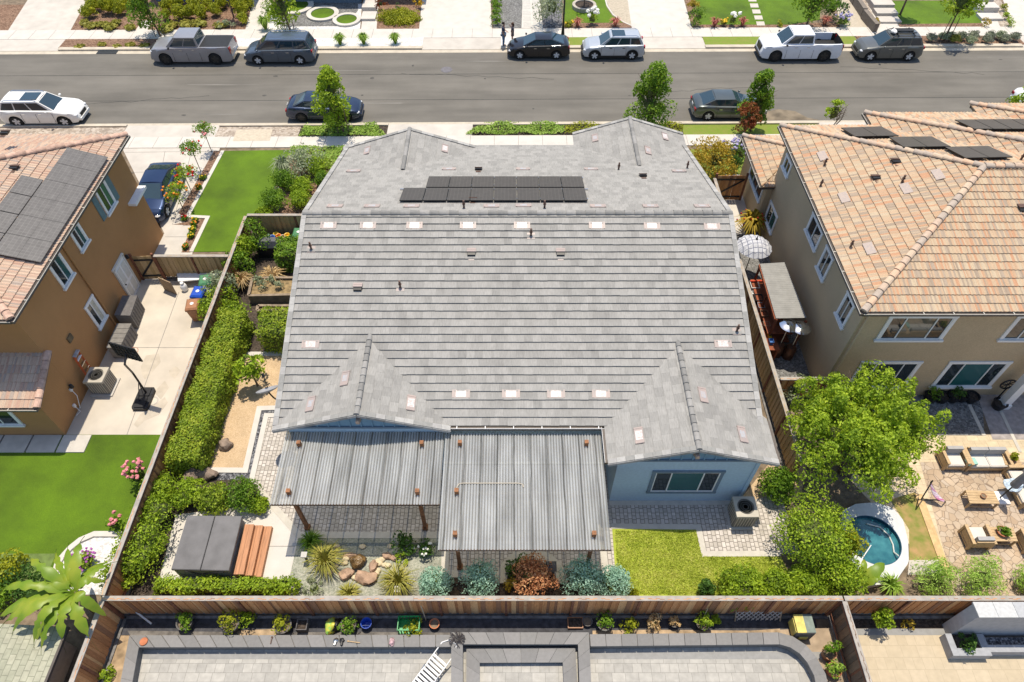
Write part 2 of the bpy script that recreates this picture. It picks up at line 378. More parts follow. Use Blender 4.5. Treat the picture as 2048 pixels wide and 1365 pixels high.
def tuft(name, label, cat, p, rad, hgt, m, n=160, seed=1, group=None, w=.03, droop=.55, flowers=None):
    """ornamental grass: arching blades from one crown"""
    rg = random.Random(seed); b = MB(); p = Vector(p)
    for i in range(n):
        a = rg.uniform(0, 6.283); q = rg.uniform(.15, 1) ** .7; L = hgt * rg.uniform(.7, 1.1); rr = rad * q
        d = Vector((math.cos(a), math.sin(a), 0)); s = Vector((-d.y, d.x, 0)) * w
        p0 = p + d * rad * .12 * rg.random(); p1 = p0 + d * rr * .45 + Vector((0, 0, L * .75)); p2 = p0 + d * rr * 1.0 + Vector((0, 0, L * (1 - droop * q)))
        b.add([p0 - s, p0 + s, p1 + s * .8, p1 - s * .8, p2], [(0, 1, 2, 3), (3, 2, 4)], 0)
        if flowers and rg.random() < .2: b.blob(p2, (.05, .05, .06), i, .1, 5, 3, 1)
    return tag(b.build(name, [m] + ([flowers] if flowers else []), loc=p), label, cat, group)
# ------------------------------------------------------------------ materials used across the scene
m_soil = mat('dry_soil', (.20, .15, .10), var=.3, scale=3, bump=.5)
m_mulch = cellmat('bark_mulch', [(.10, .055, .035), (.20, .12, .08), (.28, .18, .12)], 14, bump=.8)
m_mulchd = cellmat('dark_mulch', [(.035, .028, .022), (.06, .045, .035), (.09, .07, .055)], 16, bump=.7)
m_asph = mat('asphalt', (.150, .138, .118), var=.16, scale=.5, bump=.25, bscale=60, stretch=(.25, 1.6, 1), big=.10, detail=9)
m_gutter = mat('gutter_concrete', (.50, .44, .35), var=.10, scale=2, bump=.1, bscale=30)
m_conc = mat('concrete', (.50, .46, .405), var=.07, scale=1.3, bump=.12, bscale=40, big=.08)
m_concw = mat('pale_concrete', (.54, .505, .455), var=.06, scale=1.5, bump=.1, bscale=40)
m_concyard = mat('stained_concrete', (.53, .47, .385), var=.12, scale=.6, bump=.1, bscale=40, big=.10)
m_stain = mat('damp_concrete', (.47, .41, .325), var=.12, scale=2)
m_joint = mat('concrete_joint', (.27, .25, .22), var=.1)
m_slab = mat('stepping_slab', (.50, .46, .40), var=.08, scale=3)
m_turf = mat('artificial_turf', (.094, .165, .002), var=.20, scale=34, bump=.6, bscale=90, big=.38, col2=(.062, .122, .001))
m_turf2 = mat('faded_turf', (.14, .20, .05), var=.20, scale=3, bump=.5, bscale=90)
m_lawn = mat('lawn_grass', (.34, .42, .035), var=.35, scale=5, bump=.6, bscale=60, big=.25, col2=(.28, .29, .05))
m_lawnf = mat('verge_grass', (.15, .23, .02), var=.3, scale=3, bump=.6, bscale=50, col2=(.20, .22, .04))
m_gcover = leafmat('ground_cover_leaves', [(0.165, 0.281, 0.033), (0.314, 0.478, 0.066), (0.495, 0.594, 0.165)])
m_blackg = cellmat('dark_pebbles', [(.03, .03, .034), (.09, .09, .10), (.28, .28, .29)], 17, bump=.9)
m_greyg = cellmat('grey_gravel', [(.09, .09, .085), (.16, .155, .15), (.25, .25, .24)], 14, bump=.7)
m_greeng = cellmat('green_grey_gravel', [(.20, .21, .165), (.28, .285, .225), (.37, .36, .30)], 22, bump=.6, var=.2)
m_whiteg = cellmat('white_pebbles', [(.45, .43, .41), (.60, .58, .56), (.72, .71, .69)], 14, bump=.8)
m_sand = cellmat('decomposed_granite', [(.40, .28, .16), (.50, .36, .22), (.56, .42, .27)], 40, bump=.5, var=.12)
m_river = cellmat('river_rock', [(.24, .195, .155), (.36, .30, .24), (.47, .41, .345)], 7, bump=1.0)
m_paver = brickmat('cobble_pavers', (.40, .36, .31), (.54, .49, .44), (.22, .195, .17), .24, .16, .014, rot=R(90), squash=.66, sqf=2, bump=.6)
m_band = mat('cast_band', (.50, .465, .40), var=.08, scale=3, bump=.1)
m_flag = cellmat('flagstones', [(.38, .28, .19), (.45, .35, .25), (.44, .36, .28)], 4.0, edge=.035, edgecol=(.22, .165, .12), bump=.5, var=.12)
m_lpave = brickmat('large_pavers', (.33, .315, .285), (.41, .39, .35), (.24, .23, .205), .46, .30, .008, bump=.2, squash=.7, sqf=3, var=.14)
m_cpave = brickmat('cream_pavers', (.44, .365, .255), (.48, .40, .285), (.38, .315, .22), .55, .40, .008, bump=.2, squash=.6, sqf=2, var=.08)
m_tpave = brickmat('tan_pavers', (.50, .41, .28), (.60, .49, .33), (.38, .30, .2), .5, .3, .008, bump=.2)
m_capstone = brickmat('grey_capstone', (.19, .185, .19), (.26, .25, .255), (.12, .12, .12), .55, 3.0, .008, bump=.2, var=.08)
m_capstone2 = brickmat('grey_capstone_side', (.19, .185, .19), (.26, .25, .255), (.12, .12, .12), 3.0, .55, .008, offset=0, bump=.2, var=.08)
m_wallst = mat('grey_wall_block', (.17, .165, .16), var=.15, scale=8)
m_fabric = mat('weed_fabric', (.060, .060, .068), var=.3, scale=5, bump=.7, bscale=9)
m_bark = mat('bark', (.16, .11, .075), var=.3, scale=12, bump=.5)
m_white = mat('white_paint', (.78, .77, .75), rough=.5, var=.04)
m_black = mat('black_plastic', (.018, .018, .02), rough=.45, var=.2)
m_darkm = mat('dark_metal', (.03, .03, .033), rough=.4, metal=.6, var=.2)
m_brownm = mat('brown_metal', (.13, .075, .055), rough=.5, var=.25)
m_alu = mat('bare_aluminium', (.6, .6, .6), rough=.25, metal=1, var=.1)
m_glass = glassmat('window_glass')
m_glasst = glassmat('teal_window_glass', (.02, .10, .10))
m_wood = mat('deck_wood', (.45, .21, .10), var=.2, scale=3, stretch=(6, .6, 6), rough=.6)
m_stone = mat('pink_boulder', (.42, .28, .19), var=.3, scale=3, bump=.9, bscale=7)
m_stoneg = mat('grey_brown_boulder', (.24, .18, .14), var=.3, scale=4, bump=1, bscale=8)
m_red = mat('red_flower', (.62, .03, .02), var=.2); m_pink = mat('pink_flower', (.75, .26, .28), var=.3)
m_orange = mat('orange_flower', (.75, .26, .03), var=.2); m_whitef = mat('white_flower', (.8, .79, .72), var=.1)
m_purple = mat('purple_flower', (.38, .10, .36), var=.3); m_lilac = mat('lilac_flower', (.42, .38, .62), var=.2); m_yellow = mat('yellow_flower', (.75, .52, .03), var=.2)
m_inner = mat('inner_twigs', (.10, .125, .03), var=.4, scale=9, bump=.8)
L_lime = leafmat('lime_leaves', [(.085, .155, .010), (.32, .455, .028), (.55, .655, .048)], trans=.42)
L_yell = leafmat('yellow_green_leaves', [(.10, .14, .008), (.33, .36, .018), (.55, .54, .035)])
L_mid = leafmat('mid_green_leaves', [(.045, .105, .008), (.17, .31, .022), (.37, .51, .04)], trans=.4)
L_dark = leafmat('dark_green_leaves', [(0.030, 0.074, 0.017), (0.074, 0.165, 0.025), (0.165, 0.281, 0.041)])
L_hedge = leafmat('hedge_leaves', [(.10, .165, .010), (.26, .36, .024), (.47, .51, .05)])
L_blue = leafmat('blue_green_leaves', [(0.193, 0.350, 0.245), (0.368, 0.578, 0.437), (0.595, 0.800, 0.630)])
L_orange = leafmat('rust_orange_leaves', [(.38, .13, .055), (.62, .30, .14), (.66, .43, .19)])
L_redl = leafmat('dark_red_leaves', [(0.130, 0.033, 0.016), (0.286, 0.078, 0.026), (0.260, 0.156, 0.039)])
L_autumn = leafmat('golden_leaves', [(0.264, 0.198, 0.020), (0.462, 0.346, 0.033), (0.627, 0.396, 0.049)])
L_grey = leafmat('grey_green_leaves', [(0.214, 0.264, 0.148), (0.363, 0.412, 0.247), (0.561, 0.561, 0.412)])
L_lav = leafmat('lavender_leaves', [(0.180, 0.216, 0.132), (0.264, 0.288, 0.192), (0.312, 0.276, 0.300)])
L_grass = leafmat('bright_grass_blades', [(0.132, 0.247, 0.020), (0.281, 0.429, 0.049), (0.429, 0.561, 0.099)])
L_gold = leafmat('olive_gold_blades', [(0.198, 0.214, 0.033), (0.396, 0.380, 0.066), (0.561, 0.462, 0.116)])
L_dry = leafmat('dry_straw', [(0.412, 0.281, 0.132), (0.627, 0.446, 0.214), (0.792, 0.594, 0.314)])
L_rust = leafmat('red_strap_leaves', [(0.363, 0.083, 0.083), (0.544, 0.198, 0.148), (0.495, 0.264, 0.132)])
L_banana = leafmat('banana_leaves', [(.07, .14, .010), (.17, .27, .02), (.40, .41, .05)], rough=.4, trans=.25)
L_bamboo = leafmat('feathery_leaves', [(0.214, 0.363, 0.049), (0.396, 0.577, 0.099), (0.594, 0.759, 0.198)])

# ------------------------------------------------------------------ ground and street
gr = MB().quad((-400, -150, 0), (400, -150, 0), (400, 500, 0), (-400, 500, 0)).build('ground', m_soil); gr['kind'] = 'structure'
vF = YG(105.5); vFg = YG(99.5); vFk = YG(94.5); vFs0 = YG(76.5); vFs1 = YG(58.5)
vN = YG(244.5); vNg = YG(249.0); vNk = YG(252.5); vNs0 = YG(272.5); vNs1 = YG(294)
def band(name, v0, v1, x0, x1, z, m): return flat(name, [S(x0, v0), S(x1, v0), S(x1, v1), S(x0, v1)], z, m)
def bandbox(name, v0, v1, x0, x1, h, m):
    o = MB().prism([S(x0, v0), S(x1, v0), S(x1, v1), S(x0, v1)], 0, h).build(name, m); o['kind'] = 'structure'; return o
XW = 140
band('road', vN, vF, -XW, XW, .008, m_asph)
# worn lanes and a crack line in the asphalt
m_crack = mat('asphalt_seam', (.055, .053, .05), var=.2)
for i, (pya, pyb, w) in enumerate([(148, 139, .05), (199, 192, .05)]):
    va = YG(pya) ; flat('road_seam', [S(-60, va - w), S(60, va - w), S(60, va), S(-60, va)], .012, m_crack)
m_patch = mat('sandy_asphalt', (.20, .16, .11), var=.35, scale=1.2)
flat('sand_spill', [G(x, y) for x, y in [(1528, 241), (1535, 224), (1555, 219), (1590, 223), (1615, 236), (1640, 241)]], .012, m_patch)
mh = MB().lathe([(.42, 0), (.42, .012), (.0, .014)], G(893, 140, .006), 24).build('manhole_cover', mat('iron_cover', (.15, .14, .15), var=.2, rough=.6)); tag(mh, 'round grey iron manhole cover set in the asphalt road', 'manhole cover')
def segs(total, cuts):
    """ranges of total not covered by cuts"""
    out = []; a = total[0]
    for c0, c1 in sorted(cuts):
        if c0 > a: out.append((a, c0))
        a = max(a, c1)
    if a < total[1]: out.append((a, total[1]))
    return out
m_oil = mat('old_oil_stain', (.085, .080, .072), var=.2, scale=4); m_scuff = mat('pale_scuff', (.185, .172, .15), var=.2, scale=2, stretch=(.3, 3, 1))
rg = random.Random(12)
def splat(name, c, rx, ry, m, z, sd):
    q = random.Random(sd); n = 18; flat(name, [(c.x + rx * math.cos(6.283 * i / n) * q.uniform(.75, 1.1), c.y + ry * math.sin(6.283 * i / n) * q.uniform(.7, 1.15)) for i in range(n)], z, m)
for i in range(16): splat('oil_stain', S(rg.uniform(-38, 38), rg.choice((vF - 1.4, vN + 1.4, vF - 3.4, vN + 3.2)) + rg.uniform(-.5, .5)), rg.uniform(.08, .22), rg.uniform(.06, .16), m_oil, .0125, i)
for i in range(9): splat('tyre_scuff', S(rg.uniform(-38, 38), rg.uniform(vN + 1, vF - 1)), rg.uniform(1.5, 4.5), rg.uniform(.05, .10), m_scuff, .0122, 40 + i)
b = MB(); rg = random.Random(5)
for x0, v0, L_, dv in [(-30, vN + 2.2, 9, 1.2), (-8, vF - 3.0, 11, -.8), (9, vN + 3.4, 8, .9), (24, vF - 2.2, 10, -1.2)]:
    P = [S(x0 + L_ * k / 14, v0 + dv * k / 14 + rg.uniform(-.12, .12), .0135) for k in range(15)]
    for p, q in zip(P, P[1:]): b.quad(p - Vector((0, .018, 0)), q - Vector((0, .018, 0)), q + Vector((0, .018, 0)), p + Vector((0, .018, 0)))
b.build('sealed_crack', m_crack)['kind'] = 'structure'
# far side: gutter, kerb, verge, pavement
band('gutter', vF, vFg, -XW, XW, .012, m_gutter)
far_drives = [(SX(-40, 90), SX(128, 90)), (SX(846, 90), SX(1002, 90)), (SX(1262, 90), SX(1408, 90)), (SX(2030, 80), SX(2250, 80))]
for a, c in segs((-XW, XW), far_drives): bandbox('kerb', vFg, vFk, a, c, .13, m_gutter)
for i, (a, c) in enumerate(far_drives):
    flat('driveway_apron', [S(a - .6, vFg), S(c + .6, vFg), S(c, vFs0), S(a, vFs0)], .03, m_conc)
bandbox('pavement', vFs0, vFs1, -XW, XW, .05, m_concw)
b = MB()
for k in range(-40, 41):
    x = k * 1.55; b.prism([S(x, vFs0), S(x + .025, vFs0), S(x + .025, vFs1), S(x, vFs1)], 0, .054)
o = b.build('pavement_joints', m_joint); o['kind'] = 'structure'
verges = [('mulch_bed', SX(128, 85), SX(470, 85), m_mulch), ('pebble_bed', SX(470, 85), SX(846, 85), m_whiteg), ('pebble_bed', SX(1002, 85), SX(1040, 85), m_whiteg), ('verge', SX(1040, 85), SX(1262, 85), m_lawnf),
          ('verge', SX(1408, 85), SX(1715, 85), m_lawnf), ('mulch_bed', SX(1715, 80), SX(2040, 80), m_mulch), ('verge', -XW, SX(-40, 90), m_lawnf)]
for n, a, c, m in verges: band(n, vFk, vFs0, a, c, .05, m)
# near side
band('gutter', vNg, vN, -XW, XW, .012, m_gutter)
near_drives = [(SX(250, 262), SX(436, 262)), (SX(775, 262), SX(945, 262)), (SX(1640, 255), SX(1900, 255))]
for a, c in segs((-XW, XW), near_drives): bandbox('kerb', vNk, vNg, a, c, .13, m_gutter)
for i, (a, c) in enumerate(near_drives): flat('driveway_apron', [S(a, vNs0), S(c, vNs0), S(c + .8, vNg), S(a - .8, vNg)], .03, m_conc)
bandbox('pavement', vNs1, vNs0, -XW, XW, .05, m_concw)
b = MB()
for k in range(-40, 41):
    x = k * 1.55 + .4; b.prism([S(x, vNs1), S(x + .025, vNs1), S(x + .025, vNs0), S(x, vNs0)], 0, .054)
o = b.build('pavement_joints', m_joint); o['kind'] = 'structure'
for n, a, c, m in [('rock_bed', SX(436, 262), SX(600, 262), m_river), ('planting_bed', SX(600, 262), SX(775, 262), m_mulchd), ('planting_bed', SX(945, 262), SX(1365, 262), m_mulchd), ('verge', SX(1365, 262), SX(1640, 262), m_lawnf), ('rock_bed', -XW, SX(250, 262), m_river), ('verge', SX(1900, 262), XW, m_lawnf)]:
    band(n, vNs0, vNk, a, c, .04, m)
gpoly('utility_vault', [(474, 261), (546, 260), (540, 283), (466, 284)], .056, mat('vault_concrete', (.50, .43, .33), var=.1))
q = G(213, 107, .02); di = MB(); di.prism([(q.x - .75, q.y - .1), (q.x + .75, q.y - .1), (q.x + .75, q.y + .42), (q.x - .75, q.y + .42)], 0, .03); tag(di.build('storm_drain', mat('drain_opening', (.03, .035, .04), var=.2), loc=q), 'dark kerb inlet of the storm drain left of the grey pickup', 'storm drain')
# ---- front yards across the street
far = vFs1
def FP(px): return [G(x, y) for x, y in px]
gpoly('mulch_bed', [(-200, 62), (35, 62), (80, 10), (-150, 10)], .008, m_mulch)
gpoly('driveway', [(15, 64), (140, 64), (178, -6), (60, -6)], .02, m_conc)
gpoly('mulch_bed', [(140, 65), (492, 63), (508, -4), (176, -4)], .010, m_mulch)
gpoly('path', [(268, 66), (292, 66), (305, 42), (285, 42)], .02, m_concw)
gpoly('driveway', [(490, 63), (536, 63), (548, -10), (510, -10)], .02, m_concw)
gpoly('pebble_bed', [(536, 62), (720, 60), (724, 8), (545, 8)], .010, m_whiteg)
gpoly('gravel_bed', [(560, 54), (690, 53), (716, 22), (716, -2), (560, 2)], .014, m_greyg)
gpoly('path', [(722, 61), (753, 60), (757, 12), (728, 12)], .02, m_concw)
gpoly('mulch_bed', [(752, 60), (838, 59), (842, -2), (758, -2)], .014, m_mulch)
gpoly('driveway', [(838, 62), (984, 61), (980, -20), (846, -20)], .02, m_concw)
gpoly('gravel_bed', [(986, 57), (1043, 57), (1046, -20), (990, -20)], .014, m_greyg)
gpoly('path', [(1043, 57), (1086, 57), (1078, -20), (1046, -20)], .018, m_concw)
b = MB()
for k in range(6):
    for s in (0, 1):
        y0 = 54 - k * 11.5; x0 = 1047 + s * 19 - k * .6
        b.quad(*[(*G(x, y).xy, .024) for x, y in [(x0, y0), (x0 + 16, y0), (x0 + 15.5, y0 - 9), (x0 - .3, y0 - 9)]])
b.build('stepping_slab', mat('grey_slab', (.48, .46, .42), var=.08))['kind'] = 'structure'
gpoly('gravel_bed', [(1086, 57), (1124, 57), (1122, -20), (1080, -20)], .014, m_blackg)
gpoly('mulch_bed', [(1124, 57), (1268, 56), (1262, 44), (1126, 45)], .012, m_mulch)
gpoly('lawn', [(1127, 47), (1247, 46), (1225, 33), (1213, 15), (1207, -20), (1128, -20)], .016, m_turf)
gpoly('path', [(1268, 54), (1247, 44), (1228, 30), (1216, 12), (1208, -20), (1252, -20), (1262, 25)], .018, mat('paver_path', (.44, .38, .29), var=.15, scale=6))
strip('path_edging', [(1267, 54), (1245, 44), (1226, 30), (1214, 12), (1206, -20)], .12, .03, m_concw)
gpoly('driveway', [(1264, 60), (1384, 59), (1362, -20), (1252, -20)], .02, m_concw)
gpoly('mulch_bed', [(1384, 57), (1750, 54), (1744, 46), (1394, 48)], .012, m_mulch)
gpoly('mulch_bed', [(1384, 57), (1400, 57), (1386, -20), (1366, -20)], .013, m_mulch)
gpoly('lawn', [(1400, 50), (1580, 50), (1640, 40), (1640, -20), (1386, -20)], .016, m_turf)
b = MB()
for k in range(5):
    y0 = 52 - k * 12; x0 = 1514 - k * 4.2
    b.quad(*[(*G(x, y).xy, .024) for x, y in [(x0, y0), (x0 + 16, y0), (x0 + 14, y0 - 8), (x0 - 2, y0 - 8)]])
b.build('stepping_slab', m_slab)['kind'] = 'structure'
gpoly('path', [(1680, 57), (1740, 56), (1700, -20), (1668, -20)], .018, mat('tan_path', (.46, .40, .31), var=.12))
gpoly('gravel_bed', [(1742, 56), (1760, 56), (1728, -20), (1708, -20)], .016, m_river)
gpoly('path', [(1760, 57), (1800, 57), (1768, 0), (1730, 0)], .018, m_concw)
gpoly('lawn', [(1795, 49), (1964, 47), (1936, 2), (1764, 2)], .016, m_turf)
gpoly('mulch_bed', [(1798, 56), (1972, 54), (1964, 47), (1795, 49)], .016, m_mulch)
gpoly('path', [(1968, 56), (2000, 54), (1972, -10), (1936, -10)], .018, m_concw)
gpoly('gravel_bed', [(2000, 54), (2026, 53), (1996, -10), (1974, -10)], .018, m_river)
gpoly('driveway', [(2026, 56), (2200, 54), (2150, -20), (1998, -20)], .02, m_concw)
# ---- near side front gardens
gpoly('driveway', [(244, 296), (442, 293), (424, 340), (366, 452), (400, 452), (384, 512), (290, 512), (329, 468)], .02, m_conc)
b = MB()
for px in [[(250, 305), (440, 303)], [(262, 345), (424, 342)], [(330, 303), (300, 470)], [(383, 303), (345, 450)], [(330, 474), (385, 474)]]:
    p, q = [G(*k, .024) for k in px]; b.bar(p, q, .03, .004)
b.build('driveway_joints', m_joint)['kind'] = 'structure'
gpoly('mulch_bed', [(428, 303), (444, 303), (376, 436), (357, 428)], .026, m_mulch)
gpoly('mulch_bed', [(346, 450), (414, 438), (381, 506), (363, 506), (384, 452)], .026, m_mulch)
gpoly('lawn', [(446, 303), (580, 301), (566, 340), (548, 380), (530, 440), (487, 436), (466, 504), (384, 505), (417, 437), (376, 437)], .028, m_turf)
strip('bed_edging', [(446, 303), (376, 434), (416, 436), (383, 505)], .22, .06, m_concw)
gpoly('planting_bed', [(580, 300), (690, 298), (640, 440), (530, 440), (556, 372)], .024, m_mulch)
gpoly('verge', [(1365, 300), (1492, 298), (1480, 380), (1440, 440), (1380, 380)], .024, m_lawnf)
gpoly('path', [(1450, 350), (1500, 350), (1490, 470), (1450, 470)], .028, m_concw)
# ---- left neighbour
XL = -14.25
yc0, yc1 = YG(870), YG(538)
def rect(name, x0, x1, y0, y1, z, m): return flat(name, [(x0, y0), (x1, y0), (x1, y1), (x0, y1)], z, m)
rect('concrete_yard', -19.6, XL, yc0, yc1, .012, m_concyard)
b = MB()
ym = YG(696); xm = SX(317, 696)
b.box((-16.9, ym, .016), (5.3, .03, .004)); b.bar((SX(255, 868), yc0, .016), (SX(358, 585), YG(585), .016), .03, .004)
b.build('concrete_joints', m_joint)['kind'] = 'structure'
for pts in [[(282, 735), (292, 712), (318, 708), (322, 725), (305, 745), (290, 760), (284, 750)], [(338, 742), (352, 733), (362, 742), (350, 758), (340, 752)], [(268, 850), (280, 830), (310, 810), (330, 795), (336, 806), (318, 830), (290, 842), (275, 856)], [(308, 785), (330, 762), (338, 776), (322, 800)]]:
    q = []
    for i, p in enumerate(pts): q.append(p)
    gpoly('damp_patch', q, .0155, m_stain)
yl1 = YG(1150)
rect('lawn', -45, XL, YG(1190), yc0, .010, m_turf)
rect('faded_turf', -45, SX(112, 1110), YG(1195), YG(1108), .014, m_turf2)
ys0, ys1 = YG(906), YG(871)
for k in range(9):
    x1 = SX(176, 890) - k * 1.28; o = MB().prism([(x1 - 1.2, ys0), (x1, ys0), (x1, ys1 - .02), (x1 - 1.2, ys1 - .02)], 0, .06).build('stepping_slab', m_slab); o['kind'] = 'structure'
rect('pebble_bed', -45, -20, ys0 + .05, ys1, .016, m_greyg)
arc = [(244, 1070), (190, 1070), (162, 1082), (142, 1098), (126, 1116), (117, 1130), (112, 1150), (112, 1190), (205, 1190)]
gpoly('pebble_bed', arc, .018, m_whiteg)
strip('bed_edging', arc[:8], .22, .10, m_concw)
# ---- the garden round the grey-roofed house
gpoly('planting_bed', [(489, 434), (604, 434), (560, 870), (575, 1075), (590, 1192), (208, 1192)], .006, m_mulchd)
gpoly('sand_bed', [(470, 709), (640, 709), (640, 815), (548, 815), (518, 818), (490, 940), (400, 940)], .012, m_sand)
strip('bed_edging', [(600, 709), (472, 709), (398, 941), (491, 942), (519, 818), (600, 815)], .24, .05, m_concw)
gpoly('pebble_bed', [(519, 818), (600, 815), (600, 832), (533, 832), (506, 960), (430, 960), (430, 942), (491, 942)], .010, m_blackg)
strip('bed_edging', [(600, 832), (533, 832), (503, 965)], .22, .05, m_concw)
gpoly('patio', [(533, 832), (920, 832), (1240, 870), (1240, 1142), (884, 1142), (884, 1070), (598, 1070), (545, 1010), (522, 985), (503, 965)], .014, m_paver)
strip('patio_band', [(522, 985), (598, 1071), (884, 1071)], .26, .03, m_band)
strip('patio_band', [(890, 1100), (890, 1148), (1000, 1150)], .28, .03, m_band)
strip('patio_band', [(1205, 1090), (1212, 1150)], .25, .03, m_band)
gpoly('concrete_pad', [(352, 1030), (545, 1008), (598, 1071), (578, 1162), (318, 1162)], .018, m_concw)
b = MB(); b.bar(G(500, 1093, .021), G(590, 1093, .021), .025, .004); b.build('concrete_joints', m_joint)['kind'] = 'structure'
gpoly('gravel_garden', [(590, 1076), (886, 1076), (886, 1142), (884, 1194), (572, 1194)], .012, m_greeng)
gpoly('planting_bed', [(886, 1142), (1215, 1140), (1232, 1194), (884, 1194)], .016, m_mulchd)
# half-round bed with a cast band
cx, cy = G(1063, 1160).x, G(1063, 1168).y; ro = (G(1135, 1160).x - G(991, 1160).x) / 2
b = MB()
for i in range(20):
    a0, a1 = R(180 * i / 20), R(180 * (i + 1) / 20)
    P = [(cx + r * math.cos(a), cy + r * math.sin(a)) for r, a in ((ro, a0), (ro, a1), (ro - .42, a1), (ro - .42, a0))]
    b.prism(P, 0, .045)
b.build('patio_band', m_band)['kind'] = 'structure'
flat('planting_bed', [(cx + (ro - .4) * math.cos(R(9 * i)), cy + (ro - .4) * math.sin(R(9 * i))) for i in range(21)], .022, m_mulchd)
gpoly('lawn', [(1224, 1056), (1396, 1056), (1408, 1110), (1560, 1110), (1600, 1194), (1234, 1194)], .016, m_lawn)
gpoly('path', [(1218, 1003), (1500, 1003), (1560, 985), (1600, 1110), (1405, 1110), (1394, 1057), (1222, 1057)], .022, m_paver)
strip('path_band', [(1218, 1007), (1496, 1006)], .2, .035, m_band)
strip('path_band', [(1222, 1053), (1396, 1055), (1408, 1109), (1560, 1108)], .22, .035, m_band)
gpoly('sand_bed', [(1480, 1000), (1560, 900), (1620, 900), (1600, 1000)], .02, m_sand)
# ---- right neighbour's yard
XR = 11.5
rect('side_yard', XR, 14.2, YG(760), YG(420), .008, m_greyg)
gpoly('patio', [(1700, 960), (1740, 870), (2300, 870), (2300, 1190), (1910, 1190)], .010, m_tpave)
gpoly('patio', [(1840, 925), (2300, 925), (2300, 1192), (1912, 1192)], .016, m_flag)
gpoly('gravel_bed', [(1690, 870), (1670, 760), (2060, 760), (2060, 800), (1965, 800), (1968, 872)], .014, m_greyg)
gpoly('patio', [(1950, 780), (2300, 780), (2300, 880), (1985, 880)], .017, mat('shaded_pavers', (.34, .30, .28), var=.2, scale=4))
strip('patio_band', [(1938, 810), (1968, 872)], .16, .03, m_band)
strip('patio_band', [(1995, 810), (2040, 905)], .14, .03, m_band)
mat('pale_pool_deck', (.55, .56, .56), var=.05)
gpoly('verge', [(1780, 1000), (1830, 985), (1876, 1120), (1818, 1122), (1818, 1060)], .018, mat('patchy_grass', (.13, .19, .02), var=.3, scale=2.2, bump=.5, bscale=50, col2=(.40, .25, .11)))
gpoly('path', [(1818, 1121), (1886, 1121), (1894, 1150), (1815, 1150)], .019, m_conc)
strip('timber_edging', [(1836, 990), (1895, 1152)], .30, .06, mat('pale_timber', (.58, .40, .20), var=.15))
# ---- yards behind the rear fence
YF = 8.28
yw = 7.45
rect('weed_fabric', -14.2, 11.0, YG(1271, .0), YF - .1, .010, m_fabric)
gpoly('soil_strip', [(205, 1272), (262, 1272), (238, 1400), (150, 1400)], .013, mat('sandy_soil', (.38, .27, .16), var=.3, scale=3))
gpoly('soil_strip', [(1500, 1262), (1700, 1255), (1760, 1400), (1668, 1400), (1650, 1350), (1622, 1312), (1598, 1288), (1560, 1276)], .013, mat('pale_dry_soil', (.34, .26, .18), var=.25, scale=2))
rect('patio', -13.0, 11.0, 2, 7.2, .012, m_lpave)
m_gband = mat('grey_border_band', (.27, .265, .255), var=.08, scale=6)
rect('patio_band', -13.0, 11.0, 6.74, 6.98, .016, m_gband)
rect('patio_band', 11.6, 12.05, 2, YG(1258), .016, m_gband); rect('patio_band', 12.05, 16, YG(1271), YG(1258), .016, m_gband)
m_sandy = mat('sandy_edge_soil', (.40, .29, .18), var=.3, scale=4)
gpoly('soil_strip', [(1185, 1262), (1300, 1260), (1500, 1262), (1560, 1258), (1560, 1275), (1185, 1275)], .014, m_sandy); gpoly('soil_strip', [(470, 1262), (560, 1258), (560, 1272), (480, 1273)], .014, m_sandy); gpoly('soil_strip', [(255, 1262), (420, 1264), (560, 1266), (700, 1264), (900, 1266), (900, 1274), (262, 1274)], .0125, mat('creased_fabric', (.17, .155, .14), var=.4, scale=3, bump=.8, bscale=5))
rect('soil_strip', 11.6, 30, YG(1256), YF - .1, .010, m_mulchd)
rect('patio', 11.5, 30, 2, YG(1258), .012, m_cpave)
